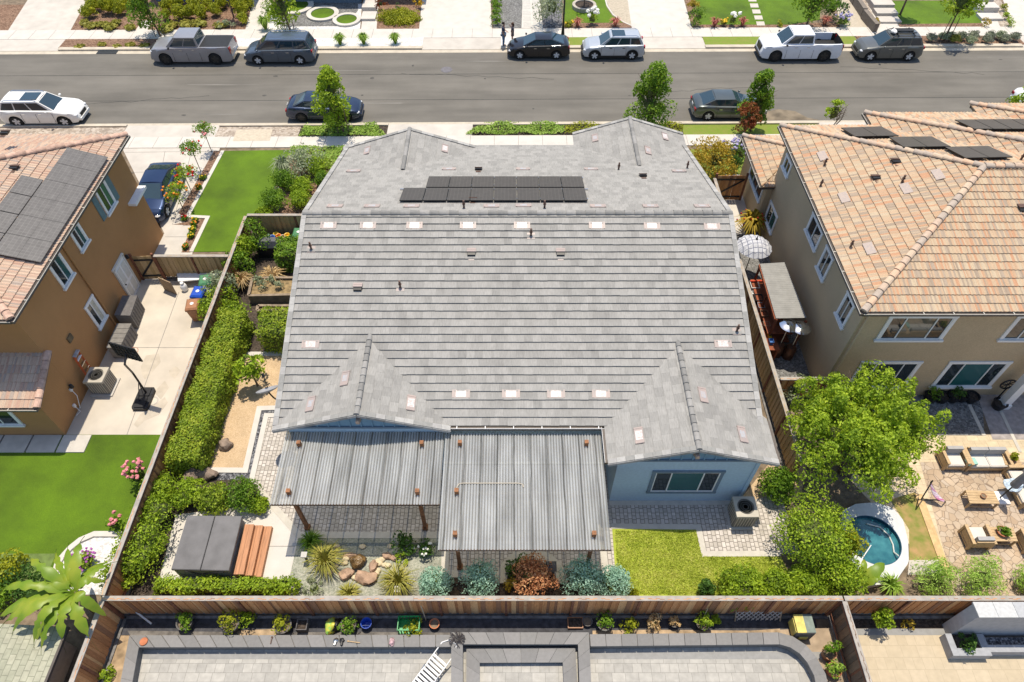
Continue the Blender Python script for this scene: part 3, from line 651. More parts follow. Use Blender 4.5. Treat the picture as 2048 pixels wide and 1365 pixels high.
# ------------------------------------------------------------------ tiled roofs
def srange(poly, t):
    xs = []
    k = len(poly)
    for i in range(k):
        (s0, t0), (s1, t1) = poly[i], poly[(i + 1) % k]
        if abs(t1 - t0) < 1e-9: continue
        if min(t0, t1) - 1e-7 <= t <= max(t0, t1) + 1e-7: xs.append(s0 + (s1 - s0) * (t - t0) / (t1 - t0))
    return (min(xs), max(xs)) if xs else (0, 0)
def tiled(b, O, U, W, poly, exp=.345, tw=.30, th=.034, seed=1, wave=0.0, m=0, stagger=True):
    O = Vector(O); U = Vector(U); W = Vector(W).normalized(); N = U.cross(W).normalized(); rg = random.Random(seed)
    T0 = min(p[1] for p in poly); T1 = max(p[1] for p in poly); t = T0; row = 0
    while t < T1 - .02:
        t2 = min(t + exp, T1); a0, a1 = srange(poly, t + 1e-4); b0, b1 = srange(poly, t2 - 1e-4)
        lo = min(a0, b0); hi = max(a1, b1)
        off = (row % 2) * tw * .5 if stagger else 0
        k = math.floor((lo - off) / tw)
        while k * tw + off < hi:
            s0 = k * tw + off; s1 = s0 + tw - .0015; k += 1
            p0, p1 = min(max(s0, a0), a1), min(max(s1, a0), a1); q0, q1 = min(max(s0, b0), b1), min(max(s1, b0), b1)
            if p1 - p0 < .004 and q1 - q0 < .004: continue
            j = rg.uniform(-.003, .003); j2 = rg.uniform(-.005, .005)
            P = lambda s, tt, h: O + U * s + W * tt + N * h
            if not wave:
                h0 = th + j; h1 = .006 + j * .3
                g = th * .34; V = [P(p0, t + j2, h0), P(p1, t + j2, h0), P(q1, t2 + .05, h1), P(q0, t2 + .05, h1), P(p0, t + j2, h0 - g), P(p1, t + j2, h0 - g), P(q1, t2 + .05, h1 - .02), P(q0, t2 + .05, h1 - .02)]
                b.add(V, [(0, 1, 2, 3), (4, 5, 1, 0), (7, 4, 0, 3), (5, 6, 2, 1), (7, 6, 5, 4)], m)
            else:
                n = 6; V = []; Fc = []
                for i in range(n + 1):
                    f = i / n; hz = wave * (.5 + .5 * math.cos(2 * math.pi * (2 * f + .25)))
                    V += [P(p0 + (p1 - p0) * f, t + j2, th + hz + j), P(q0 + (q1 - q0) * f, t2 + .015, .008 + hz), P(p0 + (p1 - p0) * f, t + j2, -.005)]
                for i in range(n):
                    a = 3 * i; c = a + 3; Fc += [(a, c, c + 1, a + 1), (a + 2, c + 2, c, a)]
                b.add(V, Fc, m)
        t += exp; row += 1
def ridgecaps(b, p, q, r=.11, L=.40, m=0, seg=6, lift=.0, th=.02):
    p = Vector(p); q = Vector(q); d = q - p; n = max(1, round(d.length / L)); d /= n; D = d.normalized()
    X = D.cross(Vector((0, 0, 1))).normalized(); Z = X.cross(D).normalized()
    for i in range(n):
        a = p + d * i; e = p + d * (i + 1.06); V = []; Fc = []
        for j in range(seg + 1):
            t = math.pi * (j / seg); c = X * math.cos(t); s = Z * math.sin(t)
            V += [a + c * r * 1.12 + s * r * .9 + Z * (lift + th), e + c * r + s * r * .75 + Z * lift]
        for j in range(seg): Fc.append((2 * j, 2 * j + 2, 2 * j + 3, 2 * j + 1))
        Fc.append(tuple(range(0, 2 * seg + 2, 2))[::-1])
        b.add(V, Fc, m)
def window(parent, name, c, U, N, w, h, divs=(1,), trim=.12, mt=None, mf=None, mg=None, sill=True, proud=.05, glass2=None):
    """trimmed window on a wall: part window > frame, pane"""
    c = Vector(c); U = Vector(U).normalized(); N = Vector(N).normalized(); Z = Vector((0, 0, 1)); mt = mt or m_white; mf = mf or m_white; mg = mg or m_glass
    b = MB(); ax = (U, N, Z)
    for s in (-1, 1):
        b.box(c + U * s * (w / 2 + trim / 2) + N * proud / 2, (trim, proud, h), ax=ax)
    b.box(c + Z * (h / 2 + trim / 2) + N * (proud / 2 + .004), (w + 2 * trim + .04, proud + .008, trim), ax=ax)
    b.box(c - Z * (h / 2 + trim / 2) + N * (proud / 2 + (.03 if sill else .004)), (w + 2 * trim + (.1 if sill else .04), proud + (.06 if sill else .008), trim * (.8 if sill else 1)), ax=ax)
    o = b.build(name, mt, parent)
    f = MB(); fw = .045; tot = sum(divs); x = -w / 2; pw = []
    f.box(c + Z * (h / 2 - fw / 2) + N * .022, (w, .03, fw), ax=ax); f.box(c - Z * (h / 2 - fw / 2) + N * .022, (w, .03, fw), ax=ax)
    f.box(c - U * (w / 2 - fw / 2) + N * .022, (fw, .03, h - 2 * fw), ax=ax); f.box(c + U * (w / 2 - fw / 2) + N * .022, (fw, .03, h - 2 * fw), ax=ax)
    for i, dv in enumerate(divs):
        ww = w * dv / tot; pw.append((x, ww)); x += ww
        if i < len(divs) - 1: f.box(c + U * x + N * .024, (fw, .034, h - 2 * fw), ax=ax)
    f.build('frame', mf, o)
    for i, (x0, ww) in enumerate(pw):
        g = MB().box(c + U * (x0 + ww / 2) + N * .006, (ww - .02, .012, h - .06), ax=ax)
        g.build('pane', (glass2 if (glass2 and i % 2 == 1) else mg), o)
    return o
def win_px(parent, name, plane_p, plane_n, pxs, trim=.12, **kw):
    """window from its trim's outer corners in the photo (top-left, top-right, bottom-right, bottom-left)"""
    P = [hit(x, y, plane_p, plane_n) for x, y in pxs]; n = Vector(plane_n)
    zt = (P[0].z + P[1].z) / 2; zb = (P[2].z + P[3].z) / 2; a = (P[0] + P[3]) / 2; c = (P[1] + P[2]) / 2
    U = c - a; U.z = 0; w = U.length - 2 * trim; h = zt - zb - 2 * trim; m = (a + c) / 2; m.z = (zt + zb) / 2
    return window(parent, name, m, U, n, w, h, trim=trim, **kw)
# ------------------------------------------------------------------ the grey-roofed house
m_tile = palette('grey_roof_tile', [(.215, .208, .195), (.25, .242, .226), (.277, .268, .25), (.31, .299, .279), (.262, .253, .237)], rough=.75, streak=.17, sscale=(4, .5, .5), clus=.35, cscale=1.4)
m_cap = palette('ridge_tile', [(.20, .195, .185), (.25, .243, .23), (.29, .28, .265)], rough=.8)
m_fascia = mat('grey_fascia', (.26, .25, .235), var=.12, rough=.7)
m_hwall = mat('pale_blue_stucco', (.42, .54, .63), var=.06, scale=9, bump=.2, bscale=60)
m_siding = mat('blue_grey_siding', (.17, .29, .39), var=.06)
m_htrim = mat('slate_blue_trim', (.16, .21, .26), var=.08)
m_vent = mat('worn_copper_vent', (.40, .315, .28), rough=.45, var=.2, scale=2.2, col2=(.33, .28, .26))
m_ventw = mat('worn_white_metal', (.66, .64, .62), rough=.3, var=.35, scale=14, col2=(.46, .36, .32), spec=.6)
m_ventb = mat('faded_blue_metal', (.36, .40, .44), rough=.4, var=.3, scale=12, col2=(.42, .34, .30))
EZ = 3.4; SLOPE = .313
xa, xb = -9.08, 9.55; Ye = 14.19; Yr = 23.27; Zr = EZ + (Yr - Ye) * SLOPE; Yf = 32.5
house = thing('house', 'single storey house with wide grey tiled roof and pale blue walls', 'house', (0, 23, 0))
L1 = math.hypot(Yr - Ye, Zr - EZ); sf = (Zr - EZ) / (Yf - Yr); L2 = math.hypot(Yf - Yr, Zr - EZ)
Wm = Vector((0, Yr - Ye, Zr - EZ)).normalized(); Wf = Vector((0, Yr - Yf, Zr - EZ)).normalized()
b = MB()
tiled(b, (xa, Ye, EZ), (1, 0, 0), Wm, [(0, 0), (xb - xa, 0), (xb - xa, L1), (0, L1)], seed=3, th=.062, tw=.33)
tiled(b, (xb, Yf, EZ), (-1, 0, 0), Wf, [(0, 0), (xb - xa, 0), (xb - xa, L2), (0, L2)], seed=4, tw=.3, th=.028)
gab = {}
def gable(x0, x1, yt, zt, yv0, yv1, seed, sgn):
    """cross gable: yt = open end; yv0/yv1 = where the eave / the ridge runs into the main roof; sgn -1: open end faces the viewer"""
    xm = (x0 + x1) / 2; rise = (xm - x0) * .32; zr = zt + rise; L = math.hypot(xm - x0, rise); c = (xm - x0) / L; s = rise / L
    if sgn < 0:
        tiled(b, (x0, yt, zt), (0, -1, 0), (c, 0, s), [(-(yv0 - yt), 0), (0, 0), (0, L), (-(yv1 - yt), L)], seed=seed, tw=.42, th=.024)
        tiled(b, (x1, yt, zt), (0, 1, 0), (-c, 0, s), [(0, 0), (yv0 - yt, 0), (yv1 - yt, L), (0, L)], seed=seed + 1, tw=.42, th=.024)
    else:
        tiled(b, (x0, yt, zt), (0, -1, 0), (c, 0, s), [(0, 0), (yt - yv0, 0), (yt - yv1, L), (0, L)], seed=seed, tw=.42, th=.024)
        tiled(b, (x1, yt, zt), (0, 1, 0), (-c, 0, s), [(-(yt - yv0), 0), (0, 0), (0, L), (-(yt - yv1), L)], seed=seed + 1, tw=.42, th=.024)
    return dict(x0=x0, x1=x1, xm=xm, yt=yt, zt=zt, zr=zr, yv1=yv1, yv0=yv0, c=c, s=s, L=L, sgn=sgn)
gLR = gable(-9.10, -2.34, 13.97, EZ, 14.5, 17.85, 11, -1)
gRR = gable(3.52, 9.78, 12.54, EZ, 14.5, 17.6, 21, -1)
gLF = gable(-9.28, -1.71, 32.25, EZ, 31.8, 28.6, 31, 1)
gRF = gable(3.41, 9.62, 33.65, EZ, 31.8, 29.2, 41, 1)
roof = b.build('roof', m_tile, house)
# roof deck, fascia and soffits under the tiles
b = MB()
e = .012
b.slab([(xa + .1, Ye + .03, EZ - e), (xb - .1, Ye + .03, EZ - e), (xb - .1, Yr, Zr - e), (xa + .1, Yr, Zr - e)], .14)
b.slab([(xb - .1, Yf - .03, EZ - e), (xa + .1, Yf - .03, EZ - e), (xa + .1, Yr + .01, Zr - e), (xb - .1, Yr + .01, Zr - e)], .14)
for g in (gLR, gRR, gLF, gRF):
    y0 = g['yt'] - .03 * g['sgn']; y1 = g['yv0']; y2 = g['yv1']
    b.slab([(g['x0'] + .02, y0, g['zt'] - e), (g['x0'] + .02, y1, g['zt'] - e), (g['xm'], y2, g['zr'] - e), (g['xm'], y0, g['zr'] - e)], .09)
    b.slab([(g['x1'] - .02, y0, g['zt'] - e), (g['x1'] - .02, y1, g['zt'] - e), (g['xm'] + .004, y2, g['zr'] - e), (g['xm'] + .004, y0, g['zr'] - e)], .09)
b.build('fascia', m_fascia, roof)
# ridge caps, rake tiles
b = MB(); ridgecaps(b, (xa, Yr, Zr), (xb, Yr, Zr), .13, .42, lift=.01); b.build('ridge_cap', m_cap, roof)
for g in (gLR, gRR, gLF, gRF): b = MB(); ridgecaps(b, (g['xm'], g['yt'], g['zr']), (g['xm'], g['yv1'], g['zr'] + .01), .10, .36, lift=.02); b.build('ridge_cap', m_cap, roof)
m_rake = palette('rake_tiles', [(.26, .255, .24), (.33, .32, .305), (.38, .37, .35)])
for x, sx in ((xa, -1), (xb, 1)):
    b = MB()
    for O, W, L in (((x, Ye, EZ), Wm, L1), ((x, Yf, EZ), Wf, L2)):
        n = round(L / .345)
        for i in range(n):
            p = Vector(O) + W * (L * (i + .5) / n) + Vector((0, 0, .05)); N = Vector((0, -W.z, W.y)) if W.y > 0 else Vector((0, W.z * 1, -W.y))
            b.box(p - Vector((sx * .07, 0, 0)), (.19, L / n - .006, .05), ax=(Vector((1, 0, 0)), W, Vector((1, 0, 0)).cross(W) if W.y > 0 else -Vector((1, 0, 0)).cross(W)))
            b.box(p + Vector((sx * .03, 0, -.08)), (.03, L / n - .006, .2), ax=(Vector((1, 0, 0)), W, Vector((1, 0, 0)).cross(W)))
    b.build('rake_tile', m_rake, roof)
for g in (gLR, gRR, gLF, gRF):
    b = MB()
    for x, sx in ((g['x0'], 1), (g['x1'], -1)):
        W = Vector((sx * g['c'], 0, g['s'])); n = round(g['L'] / .345)
        for i in range(n):
            p = Vector((x, g['yt'] - .02 * -g['sgn'] * -1, g['zt'])) + W * (g['L'] * (i + .5) / n)
            b.box(p + Vector((0, -g['sgn'] * .06, .045)), (g['L'] / n - .006, .2, .045), ax=(W, (0, 1, 0), W.cross(Vector((0, 1, 0)))))
            b.box(p + Vector((0, g['sgn'] * .05, -.035)), (g['L'] / n - .006, .03, .13), ax=(W, (0, 1, 0), W.cross(Vector((0, 1, 0)))))
    b.build('rake_tile', m_rake, roof)
# worn sheet metal vent tiles lying in the courses
NR = Vector((0, -Wm.z, Wm.y)); NF = Vector((0, -Wf.z, Wf.y)); NF = NF if NF.z > 0 else -NF
pR = (Vector((0, Ye, EZ)), NR); pF = (Vector((0, Yf, EZ)), NF)
def gplane(g, right):
    n = Vector((g['s'], 0, g['c'])) if right else Vector((-g['s'], 0, g['c'])); return (Vector((g['x1'] if right else g['x0'], g['yt'], g['zt'])), n)
def vent_tile(px, py, pl, U, W, worn):
    p = hit(px, py, pl[0] + pl[1] * .04, pl[1]); U = Vector(U); N = pl[1]; b = MB()
    b.box(p, (.70, .33, .03), ax=(U, W, N), m=0)
    for s in (-1, 1): b.box(p + U * s * .31 + N * .012, (.06, .33, .03), ax=(U, W, N), m=0)
    b.box(p + N * .018, (.40 if worn == 1 else .30, .26 if worn == 1 else .20, .006), ax=(U, W, N), m=1 if worn == 1 else 2)
    b.build('vent_tile', [m_vent, m_ventw, m_ventb], roof)
for px, py in [(657, 451), (736, 451), (829, 451), (936, 451), (1044, 451), (1194, 451), (1304, 452), (1424, 453), (621, 689), (1446, 688), (922, 788), (1022, 788), (1112, 788), (1202, 788)]:
    vent_tile(px, py, pR, (1, 0, 0), Wm, 1)
for px, py in [(670, 412), (744, 412), (823, 412), (983, 412), (1047, 411), (1196, 412), (1301, 412), (1404, 412), (707, 342), (898, 338), (1046, 338), (1182, 338), (1358, 342)]:
    vent_tile(px, py, pF, (1, 0, 0), Wf, 2)
for g, px, py, rt, wn in [(gLF, 734, 301, 0, 2), (gLF, 890, 297, 1, 1), (gRF, 1190, 276, 0, 2), (gRF, 1330, 273, 1, 1), (gRF, 1296, 301, 1, 2), (gLR, 690, 757, 0, 2), (gLR, 621, 808, 0, 2), (gLR, 822, 806, 1, 1), (gRR, 1406, 790, 1, 2), (gRR, 1485, 869, 1, 2), (gRR, 1278, 871, 0, 1)]:
    pl = gplane(g, rt); vent_tile(px, py, pl, (0, 1, 0), Vector((-pl[1].z, 0, pl[1].x)), wn)
def pipe(px, py, pl, h=.42, flash=True, par=None):
    p = hit(px, py, *pl); b = MB(); b.tube([p, p + Vector((0, 0, h))], .045, 8); b.tube([p + Vector((0, 0, h * .55)), p + Vector((0, 0, h * .62))], .075, 8)
    if flash: b.box(p + pl[1] * .035, (.34, .3, .012), ax=((1, 0, 0), Vector((1, 0, 0)).cross(pl[1]) * -1, pl[1]), m=1)
    b.build('vent_pipe', [m_brownm, m_vent], par or roof)
for px, py in [(623, 500), (1062, 473), (801, 577), (1473, 664)]: pipe(px, py, pR)
for px, py in [(928, 417), (1089, 417), (1237, 340), (1374, 337)]: pipe(px, py, pF, flash=False)
def boxvent(px, py, pl, par=None, m=None):
    p = hit(px, py, *pl); b = MB(); Z = pl[1]; X = Vector((1, 0, 0)); Yv = Z.cross(X)
    b.slab([p + X * sx * .19 + Yv * sy + Z * hz for sx, sy, hz in ((-1, .02, .17), (1, .02, .17), (1, .24, .08), (-1, .24, .08))], .03, m=0)
    b.box(p + Z * .065 + Yv * .01, (.34, .26, .12), ax=(X, Yv, Z), m=1)
    b.box(p + Z * .03 - Yv * .26, (.24, .16, .012), ax=(X, Yv, Z), m=0)
    b.build('attic_vent', [m or m_vent, m_black], par or roof)
for px, py in [(943, 508), (1121, 508), (716, 578)]: boxvent(px, py, pR)
for px, py in [(957, 341), (1286, 354), (946, 402)]: boxvent(px, py, pF, m=m_brownm)
# solar panels on the far slope
m_pv = brickmat('solar_cells', (.050, .041, .036), (.056, .046, .041), (.085, .074, .066), .165, .165, .008, offset=0, rough=.28, bump=0, var=.12)
m_pvf = mat('panel_frame', (.012, .012, .012), rough=.4, var=.1)
def panel_on(parent, P, lift, n, cells=None):
    n = Vector(n); P = [Vector(p) + n * lift for p in P]
    b = MB(); b.slab(P, .04, m=1)
    c = sum(P, Vector()) / 4; b.quad(*[c + (p - c) * .985 + n * .002 for p in P], m=0)
    b.build('solar_panel', [cells or m_pv, cells or m_pvf], parent)
def row(pxA, pxB, yA, yB, n, xa0, xb0, xa1, xb1):
    pl = (pF[0] + NF * .14, NF)
    for i in range(n):
        f0, f1 = i / n, (i + 1) / n; g = .0015
        q = [hit(xa0 + (xb0 - xa0) * (f0 + g), yA, *pl), hit(xa0 + (xb0 - xa0) * (f1 - g), yA, *pl), hit(xa1 + (xb1 - xa1) * (f1 - g), yB, *pl), hit(xa1 + (xb1 - xa1) * (f0 + g), yB, *pl)]
        x0 = (q[0].x + q[3].x) / 2; x1 = (q[1].x + q[2].x) / 2
        for k, xx in ((0, x0), (3, x0), (1, x1), (2, x1)): q[k].x = xx
        panel_on(house, q, 0, NF)
row(0, 0, 353, 374.5, 7, 858, 1164, 851, 1169.5)
row(0, 0, 376, 401, 8, 806.5, 1170, 799, 1175)
b = MB()
for py in (379, 398, 356, 371):
    p = hit(800 if py > 375 else 858, py, pF[0] + NF * .07, NF); q = hit(1176 if py > 375 else 1166, py, pF[0] + NF * .07, NF); b.bar(p, q, .05, .05)
b.build('panel_rail', m_alu, house)
# walls
b = MB()
b.box((.23, 23.4, 1.68), (17.6, 16.6, 3.36))
for x, s in ((-8.57, -1), (9.03, 1)):
    P = [(x, 15.1, 3.36), (x, 31.7, 3.36), (x, Yr, Zr - .19)]
    b.add(P + [(x - s * .15, p[1], p[2]) for p in P], [(0, 1, 2), (3, 5, 4), (0, 2, 5, 3), (1, 4, 5, 2)])
def wing(x0, x1, y0, y1, g):
    b.box(((x0 + x1) / 2, (y0 + y1) / 2, 1.66), (x1 - x0, y1 - y0, 3.32))
wing(-8.6, -2.6, 14.17, 16.0, gLR); wing(3.95, 9.28, 12.78, 16.0, gRR); wing(-8.8, -2.2, 31, 31.8, gLF); wing(3.9, 9.1, 31, 33.2, gRF)
wall = b.build('wall', m_hwall, house)
for g, y, d in ((gLR, 14.15, 1), (gRR, 12.76, 1), (gLF, 31.82, -1), (gRF, 33.22, -1)):
    b = MB(); z = g['zr'] - .2; w2 = 2.55; zb = z - w2 * .32
    b.add([(g['xm'] - w2, y, zb), (g['xm'] + w2, y, zb), (g['xm'], y, z), (g['xm'] - w2, y + d * .4, zb), (g['xm'] + w2, y + d * .4, zb), (g['xm'], y + d * .4, z)], [(0, 1, 2), (3, 5, 4), (0, 3, 4, 1), (1, 4, 5, 2), (2, 5, 3, 0)])
    for k in range(-5, 6):
        xx = k * .42; hz = (w2 - abs(xx)) * .32
        if hz > .06: b.box((g['xm'] + xx, y - d * .02, zb + hz / 2), (.05, .04, hz))
    b.box((g['xm'], y - d * .03, zb - .05), (2 * w2 + .5, .06, .1), m=1)
    b.build('gable_siding', [m_siding, m_htrim], house)
for g, y in ((gLR, gLR['yt']), (gRR, gRR['yt'])):
    b = MB(); b.bar((g['xm'], y + .5, g['zr'] - .36), (g['xm'], y - .12, g['zr'] - .36), .14, .16); b.bar((g['xm'], y + .36, g['zr'] - .75), (g['xm'], y + .02, g['zr'] - .45), .1, .1)
    b.build('gable_bracket', mat('tan_timber', (.44, .33, .25), var=.2), house)
m_gutr = mat('brown_gutter', (.10, .08, .065), var=.1, rough=.5)
b = MB(); yG = Ye - .04; zG = EZ - .06
b.box((.6, yG - .03, zG), (5.9, .12, .12), m=1); b.box((.6, yG - .085, zG + .06), (5.9, .012, .03), m=0)
for k in range(6): b.box((-2.1 + k * 1.08, yG - .03, zG + .075), (.03, .13, .03), m=0)
b.build('gutter', [m_white, m_gutr], house); b = MB()
b.bar((3.47, Ye - .05, EZ - .06), (3.47, 12.6, EZ - .06), .12, .12, m=1); b.bar((3.415, Ye - .05, EZ), (3.415, 12.6, EZ), .012, .03, m=0)
b.build('gutter', [m_white, m_gutr], house); b = MB()
b.bar((9.82, 14.4, EZ - .06), (9.82, 12.6, EZ - .06), .12, .12, m=1)
b.build('gutter', [m_white, m_gutr], house)
win_px(house, 'window', (0, 12.78, 0), (0, -1, 0), [(1306, 941), (1450, 941), (1430, 985), (1293, 985)], trim=.13, divs=(1, 2, 1), mt=m_htrim, sill=False, glass2=m_glasst)
b = MB(); b.tube([(9.15, 12.75, 3.2), (9.15, 12.75, .1)], .045, 6); b.build('downpipe', m_hwall, house)
# satellite dish on the left rake
dp = hit(551, 801, (-9.2, 0, 0), (1, 0, 0)); b = MB()
e0 = Vector((-9.12, dp.y, dp.z)); e1 = hit(536, 784, (-9.55, 0, 0), (1, 0, 0))
dish = MB()
n = Vector((-.25, .62, .74)).normalized(); X = n.cross(Vector((0, 0, 1))).normalized(); Yd = X.cross(n)
dish.lathe([(.0, .0), (.2, .02), (.36, .07), (.44, .115), (.445, .10), (.36, .05), (.2, -.0), (.02, -.02)], e1, 24, ax=(X, Yd, n))
dish.tube([e0, (e0 + e1) / 2 + Vector((0, 0, -.1)), e1], .03, 8, m=1); a = e1 - Yd * .4 + n * .08; lnb = e1 + n * .62 - Yd * .1
dish.tube([e1 + Yd * -.42 + n * .1, lnb], .018, 6, m=1); dish.tube([lnb - n * .02, lnb + n * .12], .05, 8, m=1)
dish.build('satellite_dish', [mat('dish_grey', (.30, .30, .31), var=.1, rough=.5), m_darkm], house, smooth=40)

# ------------------------------------------------------------------ corrugated patio covers
m_corr = bpy.data.materials.new('smoky_corrugated_plastic'); m_corr.use_nodes = True
nt = m_corr.node_tree; bs = nt.nodes['Principled BSDF']; bs.inputs['Base Color'].default_value = (.50, .52, .54, 1); bs.inputs['Roughness'].default_value = .16; bs.inputs['Specular IOR Level'].default_value = .8
tc = nt.nodes.new('ShaderNodeTexCoord'); mp = nt.nodes.new('ShaderNodeMapping'); mp.inputs['Scale'].default_value = (1.6, .3, 1); no = nt.nodes.new('ShaderNodeTexNoise'); no.inputs['Scale'].default_value = 1.6; no.inputs['Detail'].default_value = 8
nt.links.new(tc.outputs['Object'], mp.inputs[0]); nt.links.new(mp.outputs[0], no.inputs['Vector'])
cr = nt.nodes.new('ShaderNodeValToRGB'); cr.color_ramp.elements[0].position = .25; cr.color_ramp.elements[0].color = (.50, .505, .505, 1); cr.color_ramp.elements[1].position = .72; cr.color_ramp.elements[1].color = (.86, .87, .87, 1)
nt.links.new(no.outputs['Fac'], cr.inputs[0])
# grime that has gathered along the lapped sheet edges
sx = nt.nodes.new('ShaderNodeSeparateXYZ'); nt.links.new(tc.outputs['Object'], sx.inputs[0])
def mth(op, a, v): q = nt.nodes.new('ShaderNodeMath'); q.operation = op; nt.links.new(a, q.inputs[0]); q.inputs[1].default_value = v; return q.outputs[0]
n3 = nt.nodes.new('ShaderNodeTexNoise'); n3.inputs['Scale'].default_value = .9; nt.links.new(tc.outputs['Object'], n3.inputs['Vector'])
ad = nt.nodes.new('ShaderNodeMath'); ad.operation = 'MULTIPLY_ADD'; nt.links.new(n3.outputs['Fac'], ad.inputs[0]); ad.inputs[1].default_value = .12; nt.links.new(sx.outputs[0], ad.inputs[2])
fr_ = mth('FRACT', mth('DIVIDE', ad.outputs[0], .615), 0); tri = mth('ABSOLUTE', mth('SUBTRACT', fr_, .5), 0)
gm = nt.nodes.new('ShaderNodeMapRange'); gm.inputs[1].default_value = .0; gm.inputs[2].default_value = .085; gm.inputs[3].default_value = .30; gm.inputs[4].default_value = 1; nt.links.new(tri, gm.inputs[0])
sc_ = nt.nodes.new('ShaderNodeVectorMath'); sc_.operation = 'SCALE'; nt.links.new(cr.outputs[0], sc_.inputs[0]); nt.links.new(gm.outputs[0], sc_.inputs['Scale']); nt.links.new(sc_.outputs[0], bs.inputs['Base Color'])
tl = nt.nodes.new('ShaderNodeBsdfTranslucent'); tl.inputs[0].default_value = (.75, .74, .62, 1); mt2 = nt.nodes.new('ShaderNodeMixShader'); mt2.inputs[0].default_value = .55
tr = nt.nodes.new('ShaderNodeBsdfTransparent'); tr.inputs[0].default_value = (.82, .82, .74, 1); mx = nt.nodes.new('ShaderNodeMixShader'); mx.inputs[0].default_value = .42
nt.links.new(bs.outputs[0], mx.inputs[1]); nt.links.new(tr.outputs[0], mt2.inputs[1]); nt.links.new(tl.outputs[0], mt2.inputs[2]); nt.links.new(mt2.outputs[0], mx.inputs[2]); nt.links.new(mx.outputs[0], nt.nodes['Material Output'].inputs['Surface'])
m_corrv = m_corr.copy(); m_corrv.name = 'shade_painted_valley'  # darker copy paints shade into the valleys so the ribs stand out
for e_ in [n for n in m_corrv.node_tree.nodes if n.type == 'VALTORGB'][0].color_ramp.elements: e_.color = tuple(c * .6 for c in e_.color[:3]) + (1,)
m_rust = mat('rust_stained_post', (.30, .13, .055), var=.3, scale=6, rough=.7)
m_beam = mat('stained_beam', (.09, .05, .028), var=.25, scale=3, rough=.7)
ZC = lambda y: 2.92 + .036 * (y - 11)
def cover(label, x0, x1, y0, y1, lift, posts, beams, laps):
    t = thing('patio_cover', label, 'patio cover', ((x0 + x1) / 2, y0, 0))
    ys = [y0] + laps + [y1]
    for k in range(len(ys) - 1):
        b = MB(); n = int((x1 - x0) / .105) * 4; V = []; Fc = []; l = lift + .012 * k; ya = ys[k] - (.1 if k else 0); yb = ys[k + 1]
        for i in range(n + 1):
            x = x0 + (x1 - x0) * i / n; dz = .034 * math.sin(i * math.pi / 2)
            V += [(x, ya, ZC(ya) + l + dz), (x, yb, ZC(yb) + l + dz)]
        for i in range(n): Fc.append((2 * i, 2 * i + 2, 2 * i + 3, 2 * i + 1))
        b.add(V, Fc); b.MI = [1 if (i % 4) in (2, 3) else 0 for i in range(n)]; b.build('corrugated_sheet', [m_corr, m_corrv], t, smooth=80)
    x = x0 + .25; i = 0
    while x < x1 - .1:
        b = MB(); b.bar((x, y0 + .12, ZC(y0) - .125 + lift), (x, y1 - .05, ZC(y1) - .125 + lift), .045, .13); b.build('rafter', m_beam, t); x += .615
    for y in beams:
        b = MB(); b.bar((x0 + .15, y, ZC(y) - .25 + lift), (x1 - .15, y, ZC(y) - .25 + lift), .09, .18); b.build('beam', m_beam, t)
    b = MB(); b.bar((x0, y0 + .02, ZC(y0) - .05 + lift), (x1, y0 + .02, ZC(y0) - .05 + lift), .03, .09); b.build('front_trim', m_beam, t)
    for x, y in posts:
        b = MB(); b.box((x, y, (ZC(y) + .2) / 2 + .0), (.13, .13, ZC(y) + .2)); b.box((x, y, ZC(y) + lift + .22), (.15, .15, .05)); b.box((x, y, ZC(y) + lift + .10), (.14, .14, .16)); b.box((x, y, .1), (.2, .2, .2)); b.build('post', m_rust, t)
    return t
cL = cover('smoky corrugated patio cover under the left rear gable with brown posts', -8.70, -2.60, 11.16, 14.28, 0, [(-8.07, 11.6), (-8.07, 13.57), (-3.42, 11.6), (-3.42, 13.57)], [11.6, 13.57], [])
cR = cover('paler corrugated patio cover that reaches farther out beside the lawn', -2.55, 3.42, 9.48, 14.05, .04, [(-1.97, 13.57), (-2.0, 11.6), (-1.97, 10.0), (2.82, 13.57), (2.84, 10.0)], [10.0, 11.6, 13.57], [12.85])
b = MB(); b.tube([G(913, 976, 3.0), G(918, 968.5, 3.02), G(925, 967, 3.02), G(1036, 967, 3.02), G(1045, 969, 3.02), G(1047, 975, 3.0)], .022, 6)
b.build('conduit', mat('tan_conduit', (.48, .42, .33), var=.1), cR)
m_rend = mat('pale_timber_end', (.6, .42, .32), var=.15)
for px in (902, 917, 972, 986, 1041, 1055, 1112, 1126, 1180, 1193): MB().box(G(px, 1101, 2.75), (.1, .06, .07)).build('rafter_end', m_rend, cR)
# ------------------------------------------------------------------ neighbouring houses
m_tileR = palette('sand_roof_tile', [(.33, .255, .185), (.46, .31, .195), (.47, .355, .235), (.37, .29, .215), (.48, .345, .225), (.47, .265, .155), (.48, .38, .26)], rough=.8, streak=.12, sscale=(3, 3, .5), clus=.0)
m_tileL = palette('rose_roof_tile', [(.42, .27, .20), (.47, .35, .26), (.45, .31, .225), (.36, .29, .24), (.49, .36, .265)], rough=.8, streak=.12, sscale=(3, 3, .5))
m_capR = palette('sand_ridge_tile', [(.48, .36, .27), (.52, .40, .29), (.40, .33, .27), (.56, .38, .26)])
m_wallL = mat('tan_stucco', (.43, .222, .088), big=.12, var=.14, scale=40, bump=.35, bscale=45)
m_wallR = mat('beige_stucco', (.52, .395, .245), big=.10, var=.10, scale=30, bump=.3, bscale=50)
m_shut = mat('teal_shutter', (.13, .20, .21), var=.1)
m_gutL = mat('dark_gutter', (.09, .075, .065), var=.1, rough=.5)
